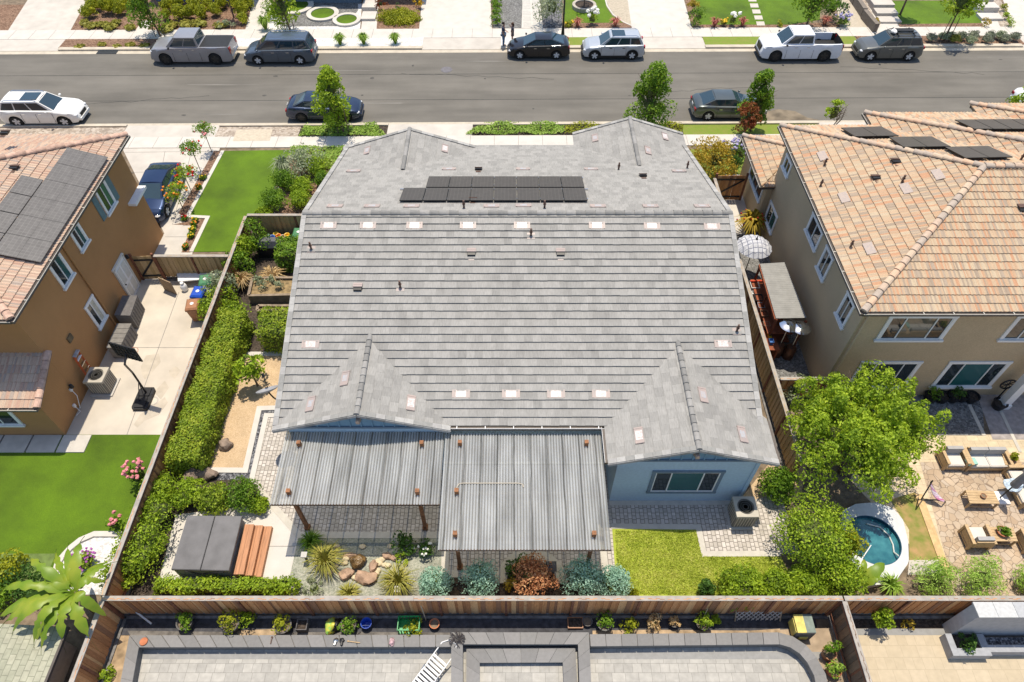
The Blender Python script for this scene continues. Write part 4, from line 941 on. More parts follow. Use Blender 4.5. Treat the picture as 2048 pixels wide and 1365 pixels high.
def hipslope(b, eave0, eave1, top0, top1, seed, tw=.33, wave=.040, exp=.36):
    """slope given by its eave (left to right seen from outside) and its upper edge"""
    e0 = Vector(eave0); e1 = Vector(eave1); U = (e1 - e0).normalized(); t0 = Vector(top0); t1 = Vector(top1)
    n = U.cross(t0 - e0).normalized(); W = n.cross(U).normalized()
    f = lambda p: ((Vector(p) - e0).dot(U), (Vector(p) - e0).dot(W))
    poly = [f(e0), f(e1), f(t1), f(t0)]
    tiled(b, e0, U, W, poly, exp=exp, tw=tw, th=.045, seed=seed, wave=wave, stagger=False)
    return (e0, n)
def deck(b, P, t=.16, down=.02): b.slab([Vector(p) - Vector((0, 0, down)) for p in P], t)
def eaveline(parent, p, q, out):
    """gutter with its brackets along an eave"""
    p = Vector(p); q = Vector(q); d = (q - p); L = d.length; d.normalize(); o = Vector(out); b = MB()
    b.bar(p + o * .06 + Vector((0, 0, -.06)), q + o * .06 + Vector((0, 0, -.06)), .12, .11, m=0)
    b.bar(p + o * .125 + Vector((0, 0, -.0)), q + o * .125 + Vector((0, 0, -.0)), .014, .025, m=1)
    n = int(L / 1.1)
    for i in range(1, n): c = p + d * (L * i / n) + o * .05 + Vector((0, 0, .02)); b.box(c, (.14, .03, .02), ax=(o, d, (0, 0, 1)), m=1)
    b.build('gutter', [m_gutL, mat_gline], parent)
mat_gline = mat('cream_gutter_lip', (.62, .58, .50), var=.05)
ZE = 6.1; K = .333
# ---- right house
rh = thing('house', 'two storey beige house with sand coloured tile roof and white window trim', 'house', (20, 24, 0))
cx0, cy0, cy1 = 13.45, 17.6, 30.2; hs = (cy1 - cy0) / 2; zp = ZE + K * hs; pk = (cx0 + hs, cy0 + hs, zp); XE = 33.0
b = MB()
hipslope(b, (cx0, cy0, ZE), (XE, cy0, ZE), pk, (XE, cy0 + hs, zp), 51)
W_sl = hipslope(b, (cx0, cy1, ZE), (cx0, cy0, ZE), pk, pk, 52)
N_sl = hipslope(b, (XE, cy1, ZE), (cx0, cy1, ZE), (XE, cy0 + hs, zp), pk, 53)
def wingroof(x0, yn, ytop, seed):
    s = yn - ytop; p = (x0 + s, ytop, ZE + K * s)
    hipslope(b, (x0, yn, ZE), (x0, yn - 2 * s, ZE), p, p, seed); hipslope(b, (XE, yn, ZE), (x0, yn, ZE), (XE, ytop, ZE + K * s), p, seed + 1)
    return (x0, yn, ZE), p
w1 = wingroof(18.05, 31.35, 25.35, 55); w2 = wingroof(23.8, 32.2, 27.4, 57)
ez1 = 3.0; g0 = (13.2, 34.0, ez1); g1 = (13.2, 29.3, ez1); gp = (15.5, 31.7, ez1 + K * 2.3)
hipslope(b, g0, g1, gp, gp, 61); hipslope(b, (18, 34.0, ez1), g0, (18, 31.7, ez1 + K * 2.3), gp, 62); hipslope(b, g1, (18, 29.3, ez1), gp, (18, 31.7, ez1 + K * 2.3), 63)
roofR = b.build('roof', m_tileR, rh, smooth=38)
b = MB()
deck(b, [(cx0 + .04, cy0 + .04, ZE), (XE, cy0 + .04, ZE), (XE, cy0 + hs, zp), pk]); deck(b, [(cx0 + .04, cy1 - .04, ZE), (cx0 + .04, cy0 + .04, ZE), pk]); deck(b, [(XE, cy1 - .04, ZE), (cx0 + .04, cy1 - .04, ZE), pk, (XE, cy0 + hs, zp)])
for (a, p) in (w1, w2): deck(b, [(a[0] + .04, a[1] - .04, ZE), (a[0] + .04, 2 * p[1] - a[1], ZE), p]); deck(b, [(XE, a[1] - .04, ZE), (a[0] + .04, a[1] - .04, ZE), p, (XE, p[1], p[2])])
deck(b, [g0, g1, gp]); deck(b, [(18, 34, ez1), g0, gp, (18, 31.7, ez1 + K * 2.3)]); deck(b, [g1, (18, 29.3, ez1), (18, 31.7, ez1 + K * 2.3), gp])
b.build('fascia', m_gutL, roofR)
for a, p in [((cx0, cy0, ZE), pk), ((cx0, cy1, ZE), pk), (pk, (XE, pk[1], zp)), w1, w2, (g0, gp)]:
    b = MB(); ridgecaps(b, Vector(a) + Vector((0, 0, .03)), Vector(p) + Vector((0, 0, .03)), .13, .40, lift=.02, th=.03); b.build('ridge_cap', m_capR, roofR)
eaveline(roofR, (cx0, cy0, ZE), (XE, cy0, ZE), (0, -1, 0)); eaveline(roofR, (cx0, cy0 - .1, ZE), (cx0, cy1, ZE), (-1, 0, 0)); eaveline(roofR, g1, g0, (-1, 0, 0)); eaveline(roofR, (18.05, 29.5, ZE), w1[0], (-1, 0, 0))
b = MB(); b.box((23.5, 23.9, 3.0), (19.2, 11.7, 6.0)); b.box((24.5, 30.0, 3.0), (12.2, 1.9, 6)); b.box((15.8, 31.6, 1.45), (4.4, 4.2, 2.9)); b.build('wall', m_wallR, rh)
XW_ = 13.9
for q in ([(1576, 309), (1587, 331), (1574.6, 354.7), (1563.5, 334)], [(1629.8, 425), (1648, 469), (1629.8, 505), (1610.5, 458.3)], [(1656, 491), (1669, 519), (1646.4, 566), (1632.6, 534)], [(1699, 585), (1712, 612), (1686, 659.6), (1669.7, 626)]):
    win_px(rh, 'window', (XW_, 0, 0), (-1, 0, 0), q, trim=.11, divs=(1, 1))
win_px(rh, 'window', (XW_, 0, 0), (-1, 0, 0), [(1543, 402), (1556.6, 435), (1544, 466.6), (1527.6, 440)], trim=.11, divs=(1, 1), glass2=m_glasst)
win_px(rh, 'window', (13.6, 0, 0), (-1, 0, 0), [(1508, 318), (1530, 372), (1519, 404), (1496, 352)], trim=.10, divs=(1, 1, 1))
m_litglass = glassmat('reflecting_glass', (.10, .10, .08))
ys = 18.05
for q, dv, g2 in [([(1782, 630), (1916, 630), (1883.6, 681.6), (1747.4, 681.6)], (1, 2, 1), m_litglass), ([(2040, 630), (2165, 630), (2130, 681.6), (1992, 681.6)], (1, 2, 1), m_litglass), ([(1724, 722.6), (1844, 722.6), (1809, 775), (1690, 775)], (1, 2, 1), None), ([(1902.7, 722.6), (2022.8, 722.6), (1980, 775), (1855.8, 775)], (1, 2, 1), m_glasst)]:
    win_px(rh, 'window', (0, ys, 0), (0, -1, 0), q, trim=.13, divs=dv, glass2=g2)
b = MB(); b.tube([(14.05, 17.95, 5.9), (14.05, 17.95, .1)], .05, 6); b.build('downpipe', m_wallR, rh)
pp = G(2003, 812); b = MB(); b.box((pp.x, pp.y, 1.5), (.34, .34, 3.0)); b.box((pp.x, pp.y, .15), (.44, .44, .3)); b.box((pp.x + 2, pp.y, 3.12), (4.6, .3, .26)); b.build('porch_post', m_white, rh)
b = MB()
for y in (pp.y - .1, ): b.slab([(pp.x - .25, y, 3.3), (pp.x + 6, y, 3.3), (pp.x + 6, 18, 3.5), (pp.x - .25, 18, 3.5)], .05)
for px, py in [(1648, 338), (1803, 372), (1700, 502), (1640, 380)]: pipe(px, py - 6, W_sl, .4, False, roofR)
for px, py in [(1792, 325), (1753, 358)]: boxvent(px, py, W_sl, roofR, m_brownm)
pipe(2040, 322, N_sl, .4, False, roofR); boxvent(2044, 420, (Vector((cx0, cy0, ZE)), Vector((0, -K, 1)).normalized()), roofR, m_brownm)
m_worn = mat('worn_pale_tile', (.36, .31, .285), var=.3, scale=12, col2=(.45, .36, .30))
for px, py in [(1645, 312), (1688, 395), (1739, 497), (1812, 377), (1876, 349)]:
    p = hit(px, py, W_sl[0] + W_sl[1] * .075, W_sl[1]); U = Vector((0, -1, 0)); b = MB(); b.box(p, (.66, .36, .03), ax=(U, W_sl[1].cross(U), W_sl[1])); b.build('vent_tile', m_worn, roofR)
def pv_px(parent, q, pl, n, lift=.2):
    P = [hit(x, y, pl[0] + pl[1] * lift, pl[1]) for x, y in q]
    for i in range(n):
        f0, f1 = i / n + .004, (i + 1) / n - .004
        panel_on(parent, [P[0].lerp(P[1], f0), P[0].lerp(P[1], f1), P[3].lerp(P[2], f1), P[3].lerp(P[2], f0)], 0, pl[1])
for q in ([(1682, 255.6), (1763, 253), (1798, 271.6), (1710, 273)], [(1777, 274), (1864, 273), (1902, 293), (1807, 294)], [(1889, 294), (1977, 292), (2026, 314), (1931, 316)]): pv_px(rh, q, N_sl, 2)
pv_px(rh, [(1909, 239.5), (2060, 238), (2100, 258), (1949, 258)], (Vector(w1[0]), N_sl[1]), 4)
# ---- left house
lh = thing('house', 'two storey tan stucco house with rose tile roof and dark solar panels', 'house', (-24, 23, 0))
ex, ly0, ly1 = -19.0, 17.2, 29.4; hs = (ly1 - ly0) / 2; zp = ZE + K * hs; pk = (ex - hs, ly0 + hs, zp); XO = -40.0
b = MB()
E_sl = hipslope(b, (ex, ly0, ZE), (ex, ly1, ZE), pk, pk, 71)
hipslope(b, (XO, ly0, ZE), (ex, ly0, ZE), (XO, pk[1], zp), pk, 72); hipslope(b, (ex, ly1, ZE), (XO, ly1, ZE), pk, (XO, pk[1], zp), 73)
lx = -19.22; la = (XO, 15.62, 2.5); lb = (lx, 15.62, 2.5); lc = (lx, 17.8, 3.42); ld = (XO, 17.8, 3.42)
hipslope(b, la, lb, ld, lc, 74)
roofL = b.build('roof', m_tileL, lh, smooth=38)
b = MB()
deck(b, [(ex - .04, ly0 + .04, ZE), (ex - .04, ly1 - .04, ZE), pk]); deck(b, [(XO, ly0 + .04, ZE), (ex - .04, ly0 + .04, ZE), pk, (XO, pk[1], zp)]); deck(b, [(ex - .04, ly1 - .04, ZE), (XO, ly1 - .04, ZE), (XO, pk[1], zp), pk]); deck(b, [la, lb, lc, ld])
b.build('fascia', m_gutL, roofL)
for a, p in [((ex, ly0, ZE), pk), ((ex, ly1, ZE), pk), (lb, lc)]:
    b = MB(); ridgecaps(b, Vector(a) + Vector((0, 0, .03)), Vector(p) + Vector((0, 0, .03)), .14, .40, lift=.02, th=.03); b.build('ridge_cap', mat('rose_ridge_tile', (.50, .33, .25), var=.2, island=.2), roofL)
eaveline(roofL, (ex, ly0 - .1, ZE), (ex, ly1, ZE), (1, 0, 0)); eaveline(roofL, (XO, ly0, ZE), (ex, ly0, ZE), (0, -1, 0)); eaveline(roofL, la, lb, (0, -1, 0))
b = MB(); b.box((-29.7, 23.35, 3.0), (20.5, 11.2, 6.0)); b.box((-29.7, 16.85, 1.2), (20.494, 1.9, 2.4))
b.add([(-19.453, 15.9, 2.4), (-19.453, 17.75, 2.4), (-19.453, 17.75, 3.2), (-19.6, 15.9, 2.4), (-19.6, 17.75, 2.4), (-19.6, 17.75, 3.2)], [(0, 1, 2), (3, 5, 4), (0, 2, 5, 3)])
b.build('wall', m_wallL, lh)
xw = -19.45
o = win_px(lh, 'window', (xw, 0, 0), (1, 0, 0), [(185, 381), (203, 356), (234, 405), (216, 433)], trim=.11, divs=(1, 1), glass2=m_glasst)
for q in ([(203, 356), (212, 345), (240, 393), (232, 404)], [(176, 393), (184, 382), (214, 432), (206, 445)]):
    P = [hit(x, y, (xw, 0, 0), (1, 0, 0)) for x, y in q]; y0 = (P[0].y + P[3].y) / 2; y1 = (P[1].y + P[2].y) / 2; z0 = (P[2].z + P[3].z) / 2; z1 = (P[0].z + P[1].z) / 2
    b = MB(); b.box((xw + .02, (y0 + y1) / 2, (z0 + z1) / 2), (.04, abs(y1 - y0) * .8, z1 - z0)); b.build('shutter', m_shut, lh)
for q, g2 in [([(136, 465), (150, 443.5), (180.5, 480), (162.6, 507)], m_glasst), ([(91.5, 532.5), (112, 502), (151, 549), (128, 578)], m_glasst), ([(166.5, 614.6), (183, 592), (214.7, 632.4), (198, 661.6)], mat('pale_blind', (.55, .52, .42), var=.1))]:
    win_px(lh, 'window', (xw, 0, 0), (1, 0, 0), q, trim=.11, divs=(1, 1), glass2=g2)
win_px(lh, 'window', (0, 15.9, 0), (0, -1, 0), [(-60, 808), (10, 808), (48, 851), (-35, 851)], trim=.12, divs=(1, 1))
dY = hit(258, 584, (xw, 0, 0), (1, 0, 0)).y; b = MB(); b.box((xw + .03, dY + .35, 1.05), (.06, 1.0, 2.1)); d = b.build('door', m_white, lh)
b = MB()
for s in (-.24, .24): b.box((xw + .066, dY + .35 + s, 1.5), (.02, .34, .9)); b.box((xw + .066, dY + .35 + s, .5), (.02, .34, .7))
b.box((xw + .045, dY - .2, 1.08), (.09, .1, 2.16)); b.box((xw + .045, dY + .9, 1.08), (.09, .1, 2.16)); b.box((xw + .045, dY + .35, 2.17), (.09, 1.3, .1)); b.build('door_frame', mat('cream_door_trim', (.62, .60, .54), var=.04), d)
MB().lathe([(0, 0), (.04, .01), (.04, .05), (0, .06)], (xw + .06, dY - .02, 1.0), 8, ax=((0, 1, 0), (0, 0, 1), (1, 0, 0))).build('door_handle', m_black, d)
hp = hit(275, 392, (xw + .2, 0, 0), (1, 0, 0)); b = MB(); b.box((xw + .2, hp.y, hp.z), (.4, 1.5, .14)); b.build('pot_shelf', m_white, lh)
yy = hit(150, 533, (xw, 0, 0), (1, 0, 0)).y; b = MB(); b.tube([(xw + .06, yy, 5.9), (xw + .06, yy, .05)], .05, 6); b.build('downpipe', m_wallL, lh)
for px, py in [(250, 514), (138, 773)]: p = hit(px, py, (xw, 0, 0), (1, 0, 0)); MB().lathe([(.0, 0), (.09, .02), (.07, .2), (0, .26)], p + Vector((.1, 0, -.1)), 8).build('wall_lamp', m_black, lh)
b = MB(); p = hit(139, 677, (xw, 0, 0), (1, 0, 0)); b.box(p + Vector((.03, 0, 0)), (.06, .35, .3)); b.build('wall_vent', mat('dull_brown_vent', (.16, .12, .07), var=.2), lh)
for px, py in [(140, 780), (147, 812)]:
    p = hit(px, py, (xw, 0, 0), (1, 0, 0)); b = MB(); b.box(p + Vector((.04, 0, 0)), (.08, .12, .16)); b.tube([p + Vector((.06, 0, 0)), p + Vector((.2, -.1, -.3)), (xw + .15, p.y - .35, .15)], .015, 5); b.build('outlet_box', m_white, lh)
m_pvl = brickmat('grey_solar_cells', (.118, .11, .104), (.13, .122, .115), (.17, .16, .15), .165, .165, .010, offset=0, rough=.38, bump=0, var=.15)
# two rows up the slope, six along the eave
A = hit(134.7, 295, E_sl[0] + E_sl[1] * .2, E_sl[1]); Bq = hit(216, 314, E_sl[0] + E_sl[1] * .2, E_sl[1]); C = hit(81, 525, E_sl[0] + E_sl[1] * .2, E_sl[1]); D = A + (C - Bq)
for i in range(2):
    for j in range(6):
        f = lambda u, v: A.lerp(Bq, u).lerp(D.lerp(C, u), v)
        u0, u1, v0, v1 = i / 2 + .002, (i + 1) / 2 - .002, j / 6 + .001, (j + 1) / 6 - .001
        panel_on(lh, [f(u0, v0), f(u1, v0), f(u1, v1), f(u0, v1)], 0, E_sl[1], m_pvl)
for j in range(4):
    f = lambda u, v: A.lerp(Bq, u).lerp(D.lerp(C, u), v)
    v0 = .34 + j / 6 + .003; v1 = v0 + 1 / 6 - .006; panel_on(lh, [f(-.51, v0), f(-.02, v0), f(-.02, v1), f(-.51, v1)], 0, E_sl[1], m_pvl)
for px, py in [(28, 338), (10, 268)]: boxvent(px, py, E_sl, roofL, m_brownm)
# ---- low grey shingle roof at the lower left corner
sh = thing('shed', 'low outbuilding with greyish green shingle roof beside the banana plant', 'shed', (-17, 4.5, 0))
m_shing = brickmat('grey_shingles', (.30, .30, .22), (.37, .36, .27), (.22, .22, .16), .32, .2, .012, rot=R(90), bump=.5, var=.15)
ze = 1.6
P = [G(x, y, ze) for x, y in [(150, 1238), (118, 1375)]]
x1 = -15.0
q0 = G(88, 1365, ze); x1 = q0.x
b = MB(); b.slab([(x1, 7.35, ze), (x1, 1, ze), (x1 - 3.4, 1, ze + .5), (x1 - 3.4, 7.35, ze + .5)][::-1], .10); b.slab([(x1 - 3.4, 7.35, ze + .5), (x1 - 3.4, 1, ze + .5), (x1 - 6.8, 1, ze), (x1 - 6.8, 7.35, ze)][::-1], .10); rf = b.build('roof', m_shing, sh)
b = MB(); b.bar((x1 + .04, 7.35, ze - .05), (x1 + .04, 1, ze - .05), .08, .12); b.build('gutter', m_gutL, rf)
b = MB(); b.box((x1 - 3.4, 4.1, ze / 2), (6.2, 6.0, ze - .1)); b.build('wall', mat('dull_stucco', (.45, .40, .33), var=.1), sh)
# ---- fronts of the houses across the street (only their feet reach into the picture)
m_bluew = mat('blue_stucco', (.16, .26, .36), var=.08); m_greyw = mat('grey_stucco', (.40, .40, .40), var=.06)
def farhouse(label, x0, x1, y, m, doors, trim):
    t = thing('house', label, 'house', ((x0 + x1) / 2, y, 0)); b = MB(); b.box(((x0 + x1) / 2, y + 5, 1.5), (x1 - x0, 10, 3)); b.build('wall', m, t)
    b = MB(); b.slab([(x0 - .5, y - .5, 3.0), (x1 + .5, y - .5, 3.0), (x1 + .5, y + 5, 4.9), (x0 - .5, y + 5, 4.9)], .2); b.slab([(x1 + .5, y + 10.5, 3.0), (x0 - .5, y + 10.5, 3.0), (x0 - .5, y + 5, 4.9), (x1 + .5, y + 5, 4.9)], .2); b.build('roof', m_cap, t)
    b = MB(); b.box(((x0 + x1) / 2, y - .06, .12), (x1 - x0, .12, .24)); b.build('plinth', trim, t)
    for dx, w in doors: b = MB(); b.box((dx, y - .03, 1.1), (w, .06, 2.1)); b.build('door', m_white, t)
farhouse('blue walled house behind the ball shrubs across the street', SX(312, 4), SX(505, 4), YG(1), m_bluew, [], m_bluew)
farhouse('blue walled house behind the three ring planters across the street', SX(560, 6), SX(722, 6), YG(5), m_bluew, [], m_htrim)
farhouse('house with pale front door at the top of the gold flower bed across the street', SX(738, -2), SX(842, -2), YG(-3), m_greyw, [(SX(800, 0), 1.0)], m_white)
# ------------------------------------------------------------------ fences
m_board = palette('fence_board', [(.46, .21, .085), (.55, .275, .12), (.37, .165, .07), (.62, .36, .17), (.28, .14, .075), (.50, .235, .095)], rough=.85, streak=.28, sscale=(6, 6, .6))
m_boardl = palette('fence_board_pale', [(.38, .26, .12), (.44, .30, .14), (.32, .21, .10), (.48, .33, .17)], rough=.85, streak=.25, sscale=(6, 6, .6))
m_fcap = mat('weathered_cap', (.36, .325, .285), var=.16, scale=3, bump=.2, stretch=(1, 1, 1))
m_post = mat('fence_post', (.22, .09, .05), var=.25, scale=5)
m_kick = mat('kick_board', (.20, .19, .18), var=.3, scale=5)
def fence(label, p, q, h=1.62, side=1, m=None, seed=1, capw=.17, posts=2.42, group=None, gate=None):
    p = Vector((p[0], p[1], 0)); q = Vector((q[0], q[1], 0)); d = q - p; L = d.length; d.normalize(); n = Vector((-d.y, d.x, 0)) * side
    t = thing('wooden_fence', label, 'fence', p, group); rg = random.Random(seed); b = MB(); s = 0
    while s < L - .02:
        k_ = int(round(s / .135)) % 2; w = min(.175 if k_ else .15, L - s + .01); c = p + d * (s + w / 2) + n * (.010 + .024 * k_ + rg.uniform(0, .004)); hh = h - .02 - rg.uniform(0, .012)
        b.box(c + Vector((0, 0, hh / 2 + .14)), (w - .008, .02, hh - .14), ax=(d, n, (0, 0, 1))); s += .135
    b.build('board_panel', m or m_board, t)
    b = MB(); s = 0
    while s < L - .01:
        l = min(3.6, L - s); b.box(p + d * (s + l / 2) + Vector((0, 0, h + .02 + rg.uniform(0, .006))), (l - .006, capw, .038), ax=(d, n, (0, 0, 1))); s += l
    b.build('cap_rail', m_fcap, t)
    b = MB(); b.box(p + d * L / 2 + Vector((0, 0, .08)) + n * .0, (L, .045, .15), ax=(d, n, (0, 0, 1))); b.box(p + d * L / 2 + Vector((0, 0, .03)) + n * .12, (L, .10, .07), ax=(d, n, (0, 0, 1))); b.build('kick_board', m_kick, t)
    b = MB(); b.box(p + d * L / 2 - n * .03 + Vector((0, 0, h - .15)), (L, .04, .09), ax=(d, n, (0, 0, 1))); b.box(p + d * L / 2 - n * .03 + Vector((0, 0, .35)), (L, .04, .09), ax=(d, n, (0, 0, 1))); b.build('rail', m_post, t)
    k = max(1, round(L / posts))
    for i in range(k + 1):
        MB().box(p + d * min(max(L * i / k, .05), L - .05) + n * .055 + Vector((0, 0, h / 2)), (.09, .07, h - .03), ax=(d, n, (0, 0, 1))).build('post', m_post, t)
    return t
fence('long red brown rear fence between the rock garden and the potted plants', (-14.2, YF), (11.45, YF), side=-1, seed=1)
fence('red brown rear fence behind the round pool and flagstone patio', (11.5, YF), (30, YF), side=-1, seed=2)
fence('weathered side fence between the green turf yard and the long hedge', (-14.22, YF + .1), (-14.3, 28.6), side=1, seed=3)
fence('short fence return at the top of the side yard with the toy pots', (-14.2, 28.6), (-9.1, 28.6), side=-1, seed=4, m=m_boardl, h=1.7)
fence('wood fence with the tan house gate, behind the white panels', (-18.2, 25.5), (-14.4, 25.5), side=-1, seed=5, m=m_boardl)
fence('brown fence running down beside the banana plant and bare soil', (-14.15, YF - .1), (-14.15, 2.0), side=1, seed=6)
fence('long yellowish board fence between the grey roof and the lean to', (11.5, 13.6), (11.5, 31.9), side=1, seed=7, m=m_boardl)
fence('dark weathered fence between the curved seat wall and cream patio', (11.48, YF - .1), (11.48, 2.0), side=1, seed=8, m=palette('dark_fence_board', [(.15, .10, .07), (.20, .13, .085), (.12, .085, .06), (.24, .14, .08)], streak=.3, sscale=(6, 6, .6)))
fence('short orange board fence at the foot of the beige house side yard', (11.7, 17.8), (13.8, 17.8), side=-1, seed=9, h=1.55)
def gate(label, p, q, h, m):
    p = Vector((p[0], p[1], 0)); q = Vector((q[0], q[1], 0)); d = q - p; L = d.length; d.normalize(); n = Vector((d.y, -d.x, 0)); t = thing('wooden_gate', label, 'gate', p)
    b = MB(); k = int(L / .145); rg = random.Random(3)
    for i in range(k): b.box(p + d * (L * (i + .5) / k) + Vector((0, 0, h / 2 + .05)) + n * rg.uniform(0, .01), (L / k - .008, .02, h), ax=(d, n, (0, 0, 1)))
    b.build('board_panel', m, t)
    b = MB(); o = n * .035
    for z in (.3, h - .2): b.bar(p + o + d * .08 + Vector((0, 0, z)), q + o - d * .08 + Vector((0, 0, z)), .03, .09)
    b.bar(p + o + d * .1 + Vector((0, 0, .32)), q + o - d * .1 + Vector((0, 0, h - .22)), .03, .09); b.build('brace', m_black, t)
    for e in (p, q): MB().box(e + Vector((0, 0, h / 2 + .1)), (.11, .11, h + .2)).build('post', m_post, t)
    return t
gate('wooden gate with black Z brace next to the tan house', (-19.35, 25.45), (-18.25, 25.5), 1.6, m_boardl)
gate('wooden gate with dark Z brace under the golden shrub', (11.62, 32.0), (13.35, 32.0), 1.7, m_board)
# ------------------------------------------------------------------ low seat walls of the patio below
def seatwall(label, px, w=.40, z=.45, close=False, inner=None, m=None):
    P = [G(x, y, z) for x, y in px]; t = thing('seat_wall', label, 'seat wall', (P[0].x, P[0].y, 0))
    def rib(ww, z0, z1, nm, m):
        b = MB(); L = []; Q = []; k = len(P)
        for i in range(k):
            d1 = (P[i] - P[i - 1]).normalized() if i else (P[1] - P[0]).normalized(); d2 = (P[i + 1] - P[i]).normalized() if i < k - 1 else d1
            n1 = Vector((-d1.y, d1.x, 0)); n2 = Vector((-d2.y, d2.x, 0)); q = n1 + n2; q = q / q.dot(n1); L.append(P[i] + q * ww / 2); Q.append(P[i] - q * ww / 2)
        for i in range(k - 1):
            l = (P[i + 1] - P[i]).length; n = max(1, round(l / .55)) if nm == 'capstone' else 1
            for j in range(n):
                f0, f1 = j / n, (j + 1) / n; g = .0015 if nm == 'capstone' else 0
                b.prism([L[i].lerp(L[i + 1], f0 + g), L[i].lerp(L[i + 1], f1 - g), Q[i].lerp(Q[i + 1], f1 - g), Q[i].lerp(Q[i + 1], f0 + g)], z0, z1)
        b.build(nm, m, t)
    rib(w, z - .06, z, 'capstone', m or m_caps); rib(w - .07, 0, z - .065, 'wall_face', m_wallst)
    return t
m_caps = palette('capstones', [(.185, .18, .175), (.20, .195, .188), (.217, .21, .204), (.193, .187, .18)], rough=.8, noise=.08)
seatwall('long straight grey seat wall with tools lying on its capstones', [(246, 1400), (268, 1283), (903, 1282)])
seatwall('middle grey seat wall that frames the two nested steps', [(914, 1400), (914, 1277), (1167, 1277), (1172, 1400)], z=.5)
seatwall('low inner step of the nested grey steps', [(946, 1400), (946, 1312), (1138, 1311), (1143, 1400)], w=.46, z=.25)
seatwall('grey seat wall that curves round on the right side', [(1180, 1281), (1558, 1277), (1583, 1284), (1606, 1299), (1624, 1320), (1640, 1350), (1650, 1400)])
# water feature in the lower right yard
wf = thing('fountain_wall', 'tall grey stone wall with raised planter and basin on the cream patio', 'fountain', (19, 7.5, 0))
zt = 2.2; p0 = G(1943, 1205, zt); p1 = G(1957, 1236, zt)
m_stack = brickmat('grey_stacked_stone', (.30, .30, .31), (.36, .36, .36), (.2, .2, .2), .3, .08, .006, bump=.5)
b = MB(); b.box((p0.x + 4, (p0.y + p1.y) / 2, zt / 2 - .03), (7.9, p0.y - p1.y - .08, zt - .06)); b.build('wall_face', mat('pale_grey_render', (.40, .40, .41), var=.08), wf)
b = MB()
for i in range(12): b.box((p0.x + .02 + (i + .5) * .66, (p0.y + p1.y) / 2, zt), (.65, p0.y - p1.y, .07))
b.build('capstone', palette('pale_capstone', [(.42, .42, .42), (.47, .47, .46), (.38, .385, .39)]), wf)
z2 = .45; a = G(1890, 1268, z2); c = G(1985, 1312, z2); e = G(2120, 1310, z2); yb = p1.y + .02
b = MB()
x0, x1_, y0 = a.x, c.x, c.y
for (ax0, ax1, ay0, ay1) in ((x0, x0 + .22, y0, yb), (x0 + .222, x1_, y0, y0 + .25), (x1_ - .25, x1_, y0 + .25, yb), (x1_, x1_ + 5, y0 + .12, y0 + .36)): b.prism([(ax0, ay0), (ax1, ay0), (ax1, ay1), (ax0, ay1)], 0, z2)
b.build('planter', mat('grey_planter', (.33, .335, .35), var=.1, scale=6), wf)
b = MB(); b.box(((x0 + x1_) / 2, (y0 + yb) / 2, .3), (x1_ - x0 - .1, yb - y0 - .1, .1)); b.build('planter_soil', m_mulchd, wf)
b = MB(); b.box((x1_ + 2.5, (y0 + yb) / 2 + .15, .25), (4.9, yb - y0 - .45, .06)); b.build('basin', m_blackg, wf)
# ------------------------------------------------------------------ vehicles
m_tyre = mat('tyre_rubber', (.018, .018, .018), rough=.8, var=.2)
m_cglass = glassmat('car_glass', (.022, .045, .06), .03)
m_trimb = mat('black_trim', (.02, .02, .02), rough=.5, var=.2)
m_lamp = mat('lamp_glass', (.65, .66, .68), rough=.08, var=.05, spec=.8); m_tail = mat('tail_lamp', (.35, .012, .015), rough=.15, var=.1)
m_rim = mat('alloy', (.62, .62, .62), rough=.35, metal=.0, var=.05); m_rimd = mat('dark_alloy', (.05, .05, .05), rough=.35, metal=.4, var=.1)
m_chrome = mat('chrome', (.7, .7, .7), rough=.12, metal=1, var=.02)
def interp(T, x):
    for (a, va), (c, vc) in zip(T, T[1:]):
        if x <= c: return va + (vc - va) * (x - a) / max(1e-6, c - a)
    return T[-1][1]
SPEC = dict(
 sedan=dict(zt=[(0, .62), (.012, .86), (.05, 1.02), (.15, 1.05), (.3, 1.0), (.66, .96), (.74, .93), (.90, .80), (.97, .68), (1, .5)], cab=(.085, .27, .53, .735), H=1.45, wh=(.20, .81), wr=.335, L=4.85, W=1.84),
 liftback=dict(zt=[(0, .7), (.012, .95), (.05, 1.06), (.3, 1.02), (.66, .98), (.76, .95), (.90, .82), (.97, .68), (1, .5)], cab=(.03, .30, .55, .77), H=1.45, wh=(.21, .81), wr=.335, L=4.5, W=1.79),
 suv=dict(zt=[(0, .66), (.010, .95), (.03, 1.10), (.3, 1.10), (.66, 1.06), (.74, 1.04), (.90, .94), (.965, .80), (1, .55)], cab=(.018, .10, .57, .735), H=1.66, wh=(.20, .81), wr=.36, L=4.55, W=1.84),
 van=dict(zt=[(0, .62), (.008, .98), (.02, 1.12), (.3, 1.10), (.7, 1.06), (.82, 1.0), (.93, .86), (.98, .70), (1, .5)], cab=(.012, .075, .64, .83), H=1.76, wh=(.20, .80), wr=.345, L=5.1, W=1.96),
 pickup=dict(zt=[(0, .75), (.006, 1.22), (.012, 1.30), (.365, 1.30), (.37, 1.27), (.72, 1.25), (.79, 1.23), (.93, 1.16), (.975, 1.0), (1, .62)], cab=(.372, .395, .645, .775), H=1.98, wh=(.21, .815), wr=.43, L=5.95, W=2.06))
